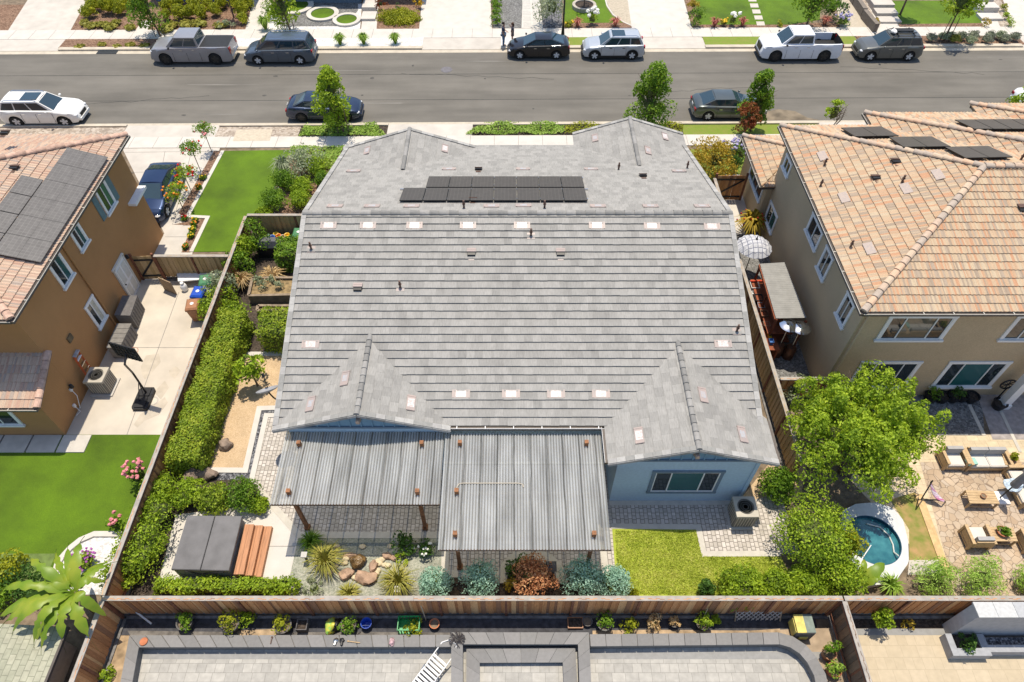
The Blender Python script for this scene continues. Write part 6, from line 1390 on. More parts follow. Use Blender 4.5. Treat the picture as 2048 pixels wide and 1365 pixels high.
# ------------------------------------------------------------------ planting on this side of the street
tree('street_tree', 'bright green staked tree in front of the dark blue sedan', G(688, 266, .05), 4.3, .8, 1.28, L_lime, m_bark, 4800, .17, 36, 18, stakes=True, tr=.06, lean=(-.3, .1), cone=.3)
tree('street_tree', 'tall oval green tree behind the right front gable', G(1292, 262, .05), 4.4, .3, 1.6, L_mid, m_bark, 6500, .16, 46, 19, tr=.08, cone=.45)
tree('street_tree', 'green tree in front of the green grey sedan', G(1500, 262, .05), 4.0, .6, 1.25, L_mid, m_bark, 4200, .16, 26, 20, tr=.06, cone=.3)
tree('young_tree', 'small dark red leaved tree beside the agapanthus', G(1480, 292), 3.3, .5, .8, L_redl, m_bark, 1100, .16, 16, 21, tr=.05)
tree('young_tree', 'sparse lime sapling beyond the sand tile roof', G(1652, 268, .05), 2.6, .7, .65, L_lime, m_bark, 420, .17, 8, 22, tr=.04, multi=2)
tree('street_tree', 'lime tree at the right frame edge beyond the tile roofs', G(2028, 256, .05), 3.6, .7, 1.2, L_lime, m_bark, 1500, .18, 20, 23, tr=.06)
def carpet(name, label, px, h, m, n, leaf, seed, cat='ground cover', flowers_=None):
    P = [G(x, y) for x, y in px]; rng = np.random.default_rng(seed); xs = [p.x for p in P]; ys_ = [p.y for p in P]; A = rng.uniform([min(xs), min(ys_)], [max(xs), max(ys_)], (n * 3, 2))
    ins = np.zeros(len(A), bool); k = len(P)
    for i in range(k):
        a, c = P[i], P[(i + 1) % k]; cond = (a.y > A[:, 1]) != (c.y > A[:, 1]); ins ^= cond & (A[:, 0] < (c.x - a.x) * (A[:, 1] - a.y) / (c.y - a.y + 1e-9) + a.x)
    A = A[ins][:n]; z = .05 + h * (.55 + .45 * np.sin(A[:, 0] * 2.3) * np.sin(A[:, 1] * 3.1 + 1)) * rng.uniform(.5, 1, len(A))
    b = MB(); b.leaves(np.column_stack([A, z]), np.tile([0, 0, 1.], (len(A), 1)), leaf, rng)
    o = b.build(name, m); tag(o, label, cat, kind='stuff'); return o
carpet('ground_cover', 'leafy green ground cover on the verge under the staked tree', [(598, 275), (612, 250), (750, 249), (774, 274)], .22, m_gcover, 2600, .14, 1)
carpet('ground_cover', 'leafy green ground cover on the verge left of the right front gable', [(930, 271), (965, 248), (1128, 248), (1128, 271)], .22, m_gcover, 2400, .14, 2)
carpet('ground_cover', 'yellow green ground cover on the verge next to the gable tip', [(1130, 271), (1130, 248), (1368, 248), (1362, 272)], .22, L_yell, 2400, .13, 3)
carpet('ground_cover', 'leafy ground cover in the front bed beside the green turf', [(578, 318), (582, 297), (690, 297), (668, 345), (610, 330)], .35, m_gcover, 2600, .13, 4)
bush('large_shrub', 'grey green feathery shrub at the top of the turf corner', 'shrub', G(612, 348), 1.35, 1.5, L_grey, 2400, .12, 34, 41); tuft('grass_clump', 'pale plumed grass clump leaning over the turf edge', 'grass clump', G(572, 350), 1.0, 1.4, L_grey, 150, 42)
for i, (px, py, r, h, m, lab) in enumerate([(575, 378, .85, 1.2, L_mid, 'dark green ball shrub at the turf edge below the plumed grass'), (637, 352, .95, 1.2, L_lime, 'lime ball shrub close to the roof edge, highest of the front bed'), (606, 385, .82, .95, L_lime, 'bright rounded shrub in the middle of the front bed'), (553, 415, .9, 1.1, L_mid, 'dark shrub at the turf edge just above the fence return'), (603, 414, .85, .95, L_lime, 'bright rounded shrub just above the fence return'), (530, 432, .6, .5, L_lime, 'low lime plant against the fence return corner'), (648, 372, .6, .9, L_mid, 'small green shrub tucked against the tile roof edge')]): bush('ball_shrub', lab, 'shrub', G(px, py), r, h, m, 2600, .09, 26, 43 + i, tight=True, cm=0)
for i, (px, py, hh, r, fl, lab) in enumerate([(424, 305, 2.0, .55, m_pink, 'slim standard rose nearest the pavement'), (402, 344, 2.2, .65, m_red, 'standard rose tree, second from the pavement'), (384, 386, 1.8, .62, m_red, 'red dotted rose bush beside the blue car'), (368, 422, 1.8, .72, m_orange, 'orange dotted rose bush at the end of the driveway bed')]):
    t = thing('rose_tree', lab, 'rose tree', G(px, py), 'rose trees along the driveway bed'); q = G(px, py); b = MB(); b.tube([q, q + Vector((0, 0, hh * .8))], .025, 6); b.build('trunk', m_bark, t); b = MB(); crown_into(b, (q.x, q.y, hh * .75), (r, r, .45), 14, .28, 800, .11, 70 + i, core=False); b.build('crown', L_mid if i < 2 else L_lime, t); b = MB(); rg = random.Random(i)
    for k in range(7 if i < 2 else 16): a = rg.uniform(0, 6.3); e = r * rg.uniform(.5, 1); MB().blob((q.x + e * math.cos(a), q.y + e * math.sin(a), hh * .75 + .3 * rg.random()), (.07, .07, .06), k, .2, 7, 5).build('bloom', fl, t)
for i, (px, py, fl) in enumerate([(370, 441, m_red), (393, 445, m_yellow), (390, 453, m_orange), (387, 464, m_yellow), (382, 476, m_yellow), (374, 497, m_orange), (408, 360, m_yellow), (400, 378, m_orange)]): flowers('flower_clump', 'small bright bedding flower in the white edged mulch strip', G(px, py), .2, .3, L_mid, fl, 6, 80 + i, sz=.05, group='bedding flowers in the edged strip')
bush('large_shrub', 'golden orange shrub beside the right front roof edge', 'shrub', G(1420, 352), 1.5, 2.3, L_autumn, 3000, .14, 40, 51, rcl=.5); flowers('agapanthus', 'lilac agapanthus clump between golden shrub and tile roof', G(1466, 318), .9, 1.1, L_mid, m_lilac, 26, 8, sz=.1); bush('shrub', 'dark green shrub below the agapanthus on the small lawn', 'shrub', G(1466, 345), .5, 1.0, L_dark, 500, .12, 10, 52)
# ------------------------------------------------------------------ side yard and hedges, left of the grey roof
rng = np.random.default_rng(9)
b = MB(); hp0 = G(430, 640)
xh0, xh1 = -13.98, -12.72
hedge_box(b, xh0, xh1, YG(960) + .2, YG(650) - .2, 1.38, 19000, .105, rng, wob=.075); tag(b.build('hedge', [L_hedge, m_inner]), 'long clipped yellow green hedge along the left side fence', 'hedge')
b = MB(); hedge_box(b, -11.9, -8.95, YG(706), YG(655), 1.5, 5200, .12, rng); tag(b.build('hedge', [L_hedge, m_inner]), 'square yellow green hedge block against the left roof edge', 'hedge')
b = MB(); hedge_box(b, -12.3, -9.4, YG(545), YG(512), 1.35, 4200, .13, rng); tag(b.build('hedge', [L_mid, m_inner]), 'dark green hedge block between the toy pots and raised planter', 'hedge')
for i, (px, py, r, h, m, lab) in enumerate([(522, 505, .8, 2.0, L_mid, 'tall shrub in the top corner of the side yard'), (500, 528, .75, 1.7, L_lime, 'shrub along the side fence, second from the top corner'), (487, 552, .8, 1.6, L_mid, 'shrub along the side fence at the end of the dark hedge block'), (452, 592, .85, 1.8, L_grey, 'grey green shrub spilling over the side fence'), (455, 622, .9, 1.5, L_lime, 'lime shrub spilling over the fence near the blue bin'), (478, 650, .7, 1.3, L_lime, 'bright shrub where the two yellow green hedges meet'), (432, 640, .7, 1.3, L_lime, 'bright shrub at the upper end of the long hedge')]): bush('shrub', lab, 'shrub', G(px, py), r, h, m, 1300, .12, 22, 90 + i)
tuft('dry_plant', 'dry orange brown stalks beside the raised planter', 'plant', G(490, 575), .7, 1.1, L_dry, 120, 7); tuft('dry_plant', 'dry straw coloured stalks above the raised planter', 'plant', G(548, 562), .9, .8, L_dry, 120, 8)
tree('young_tree', 'small bright leaved tree on the tan sand bed', G(516, 772, .0), 1.9, .5, .75, L_lime, m_bark, 700, .20, 14, 24, tr=.04, lean=(-.1, .1))
for i, (px, py, r, h, m, lab) in enumerate([(330, 992, .85, 1.1, L_lime, 'lime shrub at the fence end of the row above the hot tub'), (385, 998, .8, 1.0, L_lime, 'second lime shrub in the row above the hot tub, below the boulders'), (436, 1008, .85, .95, L_hedge, 'yellowish shrub in the row above the hot tub'), (492, 1006, .85, 1.15, L_mid, 'darker shrub ending the row above the hot tub'), (523, 1018, .4, .6, L_lime, 'small lime plant under the patio cover corner'), (322, 1042, .95, 1.3, L_lime, 'lime shrub left of the hot tub, topmost on the fence'), (304, 1092, 1.08, 1.4, L_lime, 'large lime shrub left of the hot tub, middle of the fence'), (284, 1132, 1.08, 1.4, L_lime, 'green shrub left of the hot tub at the lower fence'), (250, 1165, .8, .9, L_lime, 'lime shrub in the corner of side and rear fences')]): bush('shrub', lab, 'shrub', G(px, py), r, h, m, 2400, .10, 30, 110 + i, tight=True)
b = MB(); hedge_box(b, -13.2, -8.0, YG(1188), YG(1168), .52, 5200, .10, rng, wob=.1); tag(b.build('hedge', [L_lime, m_inner]), 'low leafy hedge between the hot tub and the rear fence', 'hedge')
bush('shrub', 'low yellow green bush by the fence right of the wooden steps', 'shrub', G(553, 1181), .5, .6, L_lime, 700, .10, 14, 125)
# rock garden planting
for px, py, r, h, m, lab in [(655, 1130, .95, 1.0, L_gold, 'golden arching grass clump beside the left boulders'), (800, 1172, .9, 1.0, L_gold, 'golden arching grass clump beside the tall garden light'), (700, 1192, .55, .5, L_gold, 'low gold grass clump against the rear fence'), (625, 1090, .6, .6, L_mid, 'dark grass clump in the shade of the patio cover')]: tuft('grass_clump', lab, 'grass clump', G(px, py), r, h, m, 260, px, w=.016)
bush('shrub', 'flat pale grey green cushion plant on the gravel', 'shrub', G(630, 1180), .55, .3, L_grey, 700, .07, 14, 130); bush('shrub', 'dark green leafy plant in the shade by the boulders', 'shrub', G(806, 1098), .5, .7, L_dark, 600, .11, 12, 131); bush('shrub', 'lime low plant in front of the dark leafy plant', 'shrub', G(807, 1115), .38, .3, L_lime, 300, .09, 8, 132); flowers('flower_clump', 'white flowering clump beside the paler patio cover edge', G(853, 1105), .45, .5, L_dark, m_whitef, 10, 9, sz=.05)
for i, (px, py, r, h, lab) in enumerate([(874, 1178, .68, .95, 'blue green bush nearest the gravel garden'), (962, 1172, .78, 1.4, 'blue green bush left of the orange maple'), (1160, 1168, .85, 1.45, 'large blue green bush right of the stone lantern'), (1222, 1178, .68, 1.05, 'blue green bush at the lawn corner')]): bush('blue_shrub', lab, 'shrub', G(px, py), r, h, L_blue, 3600, .08, 40, 140 + i, tight=True)
tree('maple', 'rust orange maple between the blue green bushes', G(1064, 1176), 1.55, .35, .85, L_orange, m_bark, 2200, .10, 30, 25, tr=.04); bush('shrub', 'small golden orange plant at the foot of the maple', 'shrub', G(1024, 1176), .3, .5, L_autumn, 350, .08, 9, 145); bush('shrub', 'dark green plant behind the maple under the cover', 'shrub', G(1034, 1138), .5, .6, L_dark, 500, .1, 10, 146)
# right hand corner of the garden
tree('garden_tree', 'biggest bright green tree between the grey roof and pool', G(1684, 948), 4.9, .4, 3.15, L_lime, m_bark, 30000, .125, 180, 27, tr=.10, multi=3, lean=(-.35, .35), lobes=17)
for i, (px, py, r, h, m, lab) in enumerate([(1606, 1100, 1.5, 2.6, L_lime, 'big round lime shrub beside the pool'), (1475, 1184, .9, 1.15, L_lime, 'lime shrub at the lawn end of the fence row'), (1545, 1184, .75, 1.1, L_lime, 'second lime shrub from the lawn along the rear fence'), (1606, 1184, .85, 1.25, L_lime, 'third lime shrub from the lawn along the rear fence'), (1664, 1176, .85, 1.9, L_lime, 'last lime shrub of the fence row next to the banana leaf'), (1545, 985, .8, 1.4, L_mid, 'thin green shrub at the foot of the biggest tree'), (1672, 1112, .5, 1.9, L_yell, 'yellow leaved shrub squeezed between big shrub and pool'), (1408, 1180, .3, .6, L_dark, 'small dark shrub alone at the rear of the lawn'), (1268, 1186, .2, .3, L_yell, 'tiny yellow plant at the rear of the lawn')]): bush('shrub', lab, 'shrub', G(px, py), r, h, m, int(4600 * min(2.2, r)), .105, int(44 * min(2, r)), 150 + i, tight=r > .7)
for i, (px, py, r, h, lab) in enumerate([(1858, 1170, .75, 1.1, 'feathery pale green bush between pool deck and timber edging'), (1945, 1172, 1.05, 1.2, 'wide feathery pale green bush in front of the flagstones'), (2045, 1168, .6, 1.0, 'feathery pale green bush at the right frame edge')]): bush('feathery_shrub', lab, 'shrub', G(px, py), r, h, L_bamboo, 2600, .12, 30, 165 + i, asp=.25)
tuft('grass_clump', 'yellow green strap leaved clump on the pool deck edge', 'plant', G(1775, 1176), .6, .6, L_grass, 110, 3, w=.03)
bush('shrub', 'pale rose bush hugging the long yellowish fence', 'shrub', G(1578, 800), .55, 1.5, L_grey, 900, .11, 18, 170)
tuft('canna', 'strap leaved plant with red flowers beside the plaid umbrella', 'plant', G(1496, 468), 1.1, 1.7, L_autumn, 130, 5, w=.07, flowers=m_red)
# left yard
flowers('rose_bush', 'pink rose bush leaning on the side fence above the turf', G(287, 965), .45, 1.3, L_mid, m_pink, 26, 14, sz=.075); flowers('rose_bush', 'small pink rose by the fence near the white pebble bed', G(238, 1055), .3, .7, L_mid, m_pink, 6, 15, sz=.08); flowers('flowering_shrub', 'magenta flowering bush in the white pebble bed', G(178, 1130), .55, .7, L_lime, m_purple, 34, 16, sz=.05)
for i, (px, py, r, h, m, lab) in enumerate([(22, 1150, .8, .9, L_yell, 'yellow green bush at the left frame edge under the turf'), (62, 1182, .9, .9, L_dark, 'dark glossy shrub behind the banana leaves'), (10, 1198, .8, .8, L_mid, 'green shrub in the lower left corner by the shed')]): bush('shrub', lab, 'shrub', G(px, py), r, h, m, 1200, .12, 20, 180 + i)
def bananaleaf(b, base, az, L, w, rise, droop, m=0, seed=0):
    d = Vector((math.cos(az), math.sin(az), 0)); s = Vector((-d.y, d.x, 0)); V = []; Fc = []; n = 22; rg = random.Random(seed)
    for i in range(n + 1):
        f = i / n; c = base + d * (L * f) + Vector((0, 0, rise * math.sin(f * 1.9) - droop * f * f)); ww = w * math.sin(min(1, f * 1.15 + .06) * math.pi) ** .55 * (1 if f > .12 else .25) * (rg.uniform(.45, .6) if rg.random() < .22 else rg.uniform(.88, 1.05))
        V += [c - s * ww + Vector((0, 0, -.10 * ww * 4 * .3)), c + Vector((0, 0, .03)), c + s * ww + Vector((0, 0, -.10 * ww * 4 * .3))]
    for i in range(n): a = 3 * i; Fc += [(a, a + 1, a + 4, a + 3), (a + 1, a + 2, a + 5, a + 4)]
    b.add(V, Fc, m)
bp = G(160, 1200, 2.0); bp.z = 0; t = thing('banana_plant', 'banana plant with big torn leaves in the lower left corner', 'banana plant', bp)
b = MB(); b.tube([bp, bp + Vector((-.1, .1, 1.2)), bp + Vector((-.1, .15, 2.25))], [.16, .13, .09], 9); b.build('trunk', m_bark, t)
rg = random.Random(6)
for i, (az, L, dr) in enumerate([(170, 2.6, .7), (150, 2.2, .3), (195, 2.7, 1.0), (120, 1.9, .1), (215, 2.2, .9), (100, 1.7, .2), (60, 1.3, .3), (240, 1.9, 1.0), (300, 1.6, 1.1), (185, 1.8, .1), (20, 1.0, .5), (270, 1.5, .9), (135, 2.4, .6), (160, 1.7, 1.2), (225, 1.5, 1.4), (80, 1.5, .9), (330, 1.2, 1.3), (205, 2.3, .7), (232, 2.0, .9), (178, 2.5, .5), (250, 1.9, 1.0)]):
    b = MB(); bananaleaf(b, bp + Vector((-.1, .15, 2.2)), R(az), L * 1.15, .15 + .04 * (i % 3), (.5, 1.3, .8)[i % 3], dr * 1.5 + (.5, .9, .2)[i % 3], seed=i); b.build('leaf', L_banana, t, smooth=True)
bp = G(1712, 1178); t = thing('banana_plant', 'small banana plant with one broad leaf at the pool corner', 'banana plant', bp)
for i, (az, L, w) in enumerate([(35, 1.5, .32), (10, 1.0, .2), (150, .8, .16), (70, 1.1, .2), (200, .7, .15)]): b = MB(); bananaleaf(b, bp + Vector((0, 0, .2)), R(az), L, w * .7, .7, .3, seed=i); b.build('leaf', L_banana, t, smooth=True)
bush('shrub', 'bright climbing plant rising past the rear fence of the cream patio', 'shrub', G(1748, 1250), .38, 1.3, L_lime, 600, .13, 12, 190)
bush('shrub', 'small dry golden plant in the dark strip by the cream patio', 'shrub', G(1812, 1250), .25, .35, L_autumn, 160, .08, 6, 191); bush('shrub', 'planter plant growing in the grey fountain planter', 'shrub', G(1930, 1288, .35), .4, .4, L_dark, 400, .1, 9, 192)
# grass blades on the near lawn
def blades(name, px, n, m, seed, h=.06):
    P = [G(x, y) for x, y in px]; rng = np.random.default_rng(seed); xs = [p.x for p in P]; ys_ = [p.y for p in P]; A = rng.uniform([min(xs), min(ys_)], [max(xs), max(ys_)], (n, 2)); k = len(P); ins = np.zeros(len(A), bool)
    for i in range(k):
        a, c = P[i], P[(i + 1) % k]; cond = (a.y > A[:, 1]) != (c.y > A[:, 1]); ins ^= cond & (A[:, 0] < (c.x - a.x) * (A[:, 1] - a.y) / (c.y - a.y + 1e-9) + a.x)
    A = A[ins]; b = MB(); b.leaves(np.column_stack([A, np.full(len(A), h * .6)]), rng.normal(0, 1, (len(A), 3)) * .8 + [0, 0, .5], .085, rng, .35); o = b.build(name, m); tag(o, 'short sunlit grass blades of the back lawn', 'grass', kind='stuff')
blades('grass', [(1230, 1062), (1392, 1062), (1404, 1114), (1540, 1114), (1575, 1190), (1238, 1190)], 26000, leafmat('lawn_blades', [(.28, .36, .035), (.46, .53, .06), (.68, .66, .19)]), 3)

rg = random.Random(21); b = MB(); rng = np.random.default_rng(8); A = []
while len(A) < 60:
    p = G(rg.uniform(395, 560), rg.uniform(310, 495), .05)
    if G(0, 0).x < p.x and -14.2 < p.x - (p.y - 28.6) * .0 < -9.9 and p.y > 28.8: A.append(p)
b.leaves(np.array([tuple(p) for p in A]), np.tile([0, 0, 1.], (len(A), 1)), .11, rng, .7); tag(b.build('fallen_petals', m_whitef), 'pale fallen petals scattered over the front turf', 'petals', kind='stuff')
# ------------------------------------------------------------------ things standing in the gardens
m_tub = mat('tub_cover_vinyl', (.135, .13, .13), rough=.6, var=.15, scale=2, bump=.1); m_tubs = mat('tub_cabinet', (.30, .29, .27), var=.12, scale=5)
m_blue = mat('blue_plastic', (.015, .07, .42), rough=.4, var=.1); m_green = mat('green_plastic', (.06, .20, .09), rough=.5, var=.12); m_brownp = mat('brown_plastic', (.33, .15, .07), rough=.5, var=.12)
m_terra = mat('terracotta', (.48, .17, .08), var=.15, scale=6); m_teak = mat('teak', (.50, .35, .19), var=.15, scale=3, stretch=(2, 8, 8), rough=.6); m_cush = mat('cream_cushion', (.60, .56, .50), var=.05, scale=4, bump=.15)
m_cushg = mat('grey_back_cushion', (.36, .35, .34), var=.06, scale=4, bump=.15); m_fabp = mat('grey_fabric_pot', (.13, .12, .115), var=.25, scale=8)
m_shedg = mat('grey_resin', (.20, .185, .165), var=.12, scale=6); m_shedt = mat('dark_resin_lid', (.14, .13, .125), var=.15, scale=6)
m_acbody = mat('beige_ac_metal', (.42, .38, .31), var=.08, scale=5, rough=.5); m_acg = mat('ac_grille', (.16, .15, .13), var=.1, rough=.5)
def quadbox(b, px, z, h, m=0, mtop=None):
    """box whose TOP corners are photo pixels at height z, thickness h"""
    P = [G(x, y, z) for x, y in px]; b.prism([p.xy for p in P], z - h, z, m, mtop); return P
t = thing('hot_tub', 'square hot tub with folded grey cover on the concrete pad', 'hot tub', G(410, 1100)); b = MB()
P = [G(x, y, .86) for x, y in [(377, 1035), (482, 1036), (456, 1139), (344, 1137)]]; b.prism([p.xy for p in P], 0, .80); b.build('cabinet', m_tubs, t)
P = [G(x, y, .92) for x, y in [(375, 1031), (484, 1032.5), (457.5, 1142), (342, 1139)]]
mid0 = P[0].lerp(P[1], .5); mid1 = P[3].lerp(P[2], .5)
for nm, q in (('cover', [P[0], mid0, mid1, P[3]]), ('cover', [mid0 + Vector((.03, 0, 0)), P[1], P[2], mid1 + Vector((.03, 0, 0))])):
    b = MB(); c = sum(q, Vector()) / 4; b.prism([p.xy for p in q], .80, .90); b.prism([(c + (p - c) * .985).xy for p in q], .90, .925); b.build(nm, m_tub, t)
b = MB(); a = P[3] + Vector((.5, -.03, -.1)); b.tube([a, a + Vector((.5, -.03, -.2)), P[2] + Vector((-.2, -.03, -.06))], .022, 6); a = P[0].lerp(P[3], .25) + Vector((-.06, 0, -.08)); e = P[0].lerp(P[3], .7) + Vector((-.06, 0, -.08)); b.tube([a, a + Vector((-.2, -.1, .02)), e + Vector((-.2, .1, .02)), e], .02, 6); b.build('cover_lifter', m_black, t)
a = G(493, 1048, .6); t = thing('wooden_steps', 'three tier orange wooden steps next to the hot tub', 'steps', G(505, 1105))
for i, (xa0, xb0, xa1, xb1, z) in enumerate([(490, 508, 467, 487, .62), (505, 526, 484, 504, .42), (523, 544, 502, 522, .22)]):
    b = MB(); Q = [G(xa0, 1049 + i * 2, z), G(xb0, 1049 + i * 2, z), G(xb1, 1149 + i * 2.5, z), G(xa1, 1149 + i * 2.5, z)]; b.prism([q.xy for q in Q], 0, z - .04)
    for k in range(2): f0, f1 = k / 2 + .01, (k + 1) / 2 - .01; b.prism([q.xy for q in (Q[0].lerp(Q[1], f0), Q[0].lerp(Q[1], f1), Q[3].lerp(Q[2], f1), Q[3].lerp(Q[2], f0))], z - .04, z)
    b.build('tread', m_wood, t)
def rock(label, px, py, r, h, m, seed, group=None, rz=0): p = G(px, py); k = .62 if px > 600 else .95; r = (r[0] * k, r[1] * k); h *= k * 1.1; b = MB(); b.blob((p.x, p.y, h * .35), (r[0], r[1], h * .65), seed, .22, 14, 9, flat=.5); return tag(b.build('boulder', m, loc=p, smooth=28), label, 'boulder', group)
for i, (px, py, r, h, m, lab) in enumerate([(388, 962, (.34, .55), .55, m_stoneg, 'upright brown boulder at the fence end of the white edging'), (413, 952, (.50, .34), .40, m_stoneg, 'flat brown boulder touching the corner of the white edging'), (452, 894, (.30, .28), .34, m_stoneg, 'dark pitted rock alone on the tan sand bed'), (735, 1158, (.75, .42), .45, m_stone, 'largest flat pink boulder at the front of the rock garden'), (694, 1150, (.45, .36), .45, m_stone, 'pink boulder left of the largest flat one'), (748, 1136, (.30, .42), .45, m_stone, 'tall pink boulder right of the wet fountain rock'), (717, 1128, (.50, .45), .60, mat('wet_brown_rock', (.17, .10, .035), var=.5, scale=5, rough=.25, bump=1), 'wet brown fountain rock in the middle of the rock garden'), (700, 1112, (.55, .20), .25, m_stone, 'flat slab rock behind the fountain rock'), (645, 1136, (.38, .28), .34, m_stone, 'pink rock at the foot of the golden grass'), (774, 1114, (.32, .24), .3, m_stone, 'pink rock behind the cream pebbles, left one'), (789, 1118, (.26, .2), .24, m_stone, 'pink rock behind the cream pebbles, right one')]): rock(lab, px, py, r, h, m, 30 + i)
m_pebb = mat('cream_pebble', (.62, .52, .34), var=.12)
for i, (px, py) in enumerate([(757, 1124), (764, 1121), (760, 1129), (770, 1132), (752, 1126), (776, 1133), (690, 1127), (692, 1120), (661, 1135), (655, 1139), (671, 1132), (725, 1095), (782, 1094), (674, 1094), (752, 1150), (756, 1143), (710, 1157), (660, 1146)]): p = G(px, py); b = MB(); b.blob((p.x, p.y, .06), (.14, .11, .09), i, .12, 10, 6); tag(b.build('pebble', m_pebb, loc=p, smooth=True), 'smooth cream pebble lying among the rock garden boulders', 'pebble', 'cream pebbles of the rock garden')
for px, py, hh, lab in [(615, 1122, .55, 'square topped garden light left of the golden grass'), (799, 1190, .55, 'square topped garden light by the rear fence')]: t = thing('garden_light', lab, 'garden light', G(px, py)); q = G(px, py); MB().box(q + Vector((0, 0, hh / 2)), (.07, .07, hh)).build('stake', m_darkm, t); MB().box(q + Vector((0, 0, hh + .02)), (.22, .22, .06)).build('lamp_head', mat('pale_lamp_head', (.5, .48, .44), var=.1), t)
m_lant = mat('dark_stone', (.11, .11, .115), var=.2, scale=10)
q = G(1101, 1146); t = thing('stone_lantern', 'small dark pagoda lantern beside the orange maple', 'lantern', q); b = MB(); b.lathe([(.14, 0), (.14, .08), (.07, .1), (.07, .4), (.13, .45), (.13, .62)], q, 6); b.build('pillar', m_lant, t); b = MB(); b.add([q + Vector((sx * .20, sy * .20, .62)) for sx, sy in ((-1, -1), (1, -1), (1, 1), (-1, 1))] + [q + Vector((sx * .14, sy * .02, .80)) for sx, sy in ((-1, -1), (1, -1), (1, 1), (-1, 1))], [(0, 1, 5, 4), (1, 2, 6, 5), (2, 3, 7, 6), (3, 0, 4, 7), (4, 5, 6, 7), (3, 2, 1, 0)]); b.build('lantern_roof', m_lant, t)
q = G(616, 1180)
def acunit(label, p, w, h, rz=0):
    t = thing('ac_unit', label, 'air conditioner', p); p = Vector(p); b = MB(); b.box(p + Vector((0, 0, .04)), (w + .15, w + .15, .08), rz); b.build('pad', m_conc, t)
    b = MB(); b.box(p + Vector((0, 0, h / 2 + .08)), (w * .95, w * .95, h - .06), rz)
    for s in range(4):
        for k in range(7):
            a = rz + s * PI / 2; d = Vector((math.cos(a), math.sin(a), 0)); e = Vector((-d.y, d.x, 0)); b.box(p + d * w * .48 + e * (w * (k - 3) * .125) + Vector((0, 0, h / 2 + .06)), (.03, .03, h - .2), a, m=1)
    b.build('casing', [m_acg, m_acbody], t)
    b = MB(); o = [(w / 2 * sx, w / 2 * sy) for sx, sy in ((-1, -1), (1, -1), (1, 1), (-1, 1))]; n = 24; V = []; z = p.z + h + .08
    R_ = w * .38
    def sqp(a): c, s = math.cos(a), math.sin(a); k = w / 2 / max(abs(c), abs(s)); return Vector((c * k, s * k, 0))
    M_ = Matrix.Rotation(rz, 3, 'Z')
    for i in range(n + 1): a = 2 * PI * i / n; V += [p + M_ @ sqp(a) + Vector((0, 0, h + .08)), p + M_ @ Vector((R_ * math.cos(a), R_ * math.sin(a), 0)) + Vector((0, 0, h + .09)), p + M_ @ sqp(a) + Vector((0, 0, h - .04))]
    b.add(V, [f for i in range(n) for f in ((3 * i, 3 * i + 3, 3 * i + 4, 3 * i + 1), (3 * i + 2, 3 * i + 5, 3 * i + 3, 3 * i))]); b.build('top_ring', m_acbody, t)
    b = MB(); b.lathe([(R_, h - .05), (0, h - .05)], p, 20, m=0)
    for i in range(5): a = 2 * PI * i / 5; d = Vector((math.cos(a), math.sin(a), 0)); b.box(p + d * R_ * .5 + Vector((0, 0, h + .02)), (R_ * .8, .16, .015), a, m=1)
    for rr in (.3, .55, .8): b.lathe([(R_ * rr, h + .075), (R_ * rr + .012, h + .085), (R_ * rr + .024, h + .075)], p, 20, m=1)
    b.build('fan', [m_black, m_acg], t)
acunit('beige air conditioner beside the ladder at the tan house', G(212, 776), .86, .92); acunit('beige air conditioner below the right gable window', G(1478, 1037), .86, .95)
def deckbox(label, px, z, lid, slat=False):
    t = thing('storage_box', label, 'storage box', G(px[3][0], px[3][1], z)); P = [G(x, y, z) for x, y in px]; b = MB(); b.prism([p.xy for p in P], 0, z - .06); b.build('bin', m_shedg, t); c = sum(P, Vector()) / 4
    b = MB(); b.prism([(c + (p - c) * 1.03).xy for p in P], z - .06, z)
    if slat:
        for k in range(4): f = .2 + .2 * k; b.bar(P[0].lerp(P[3], f) + Vector((0, 0, .01)), P[1].lerp(P[2], f) + Vector((0, 0, .01)), .05, .02)
    b.build('lid', lid, t)
    b = MB(); n = (P[1] - P[0]).normalized()
    for k in range(6): f = .1 + .16 * k; q = P[1].lerp(P[2], f); b.box(Vector((q.x, q.y, z / 2)) + n * .01, (.03, .05, z - .2))
    b.build('side_ribs', m_shedt, t)
deckbox('grey brown resin storage box by the white door', [(245, 592), (274, 592), (260, 631), (229, 630)], 1.0, m_shedt); deckbox('grey storage box between the resin box and basketball hoop', [(234, 648), (262, 648), (239, 695), (213, 695)], .85, m_shedg, True)
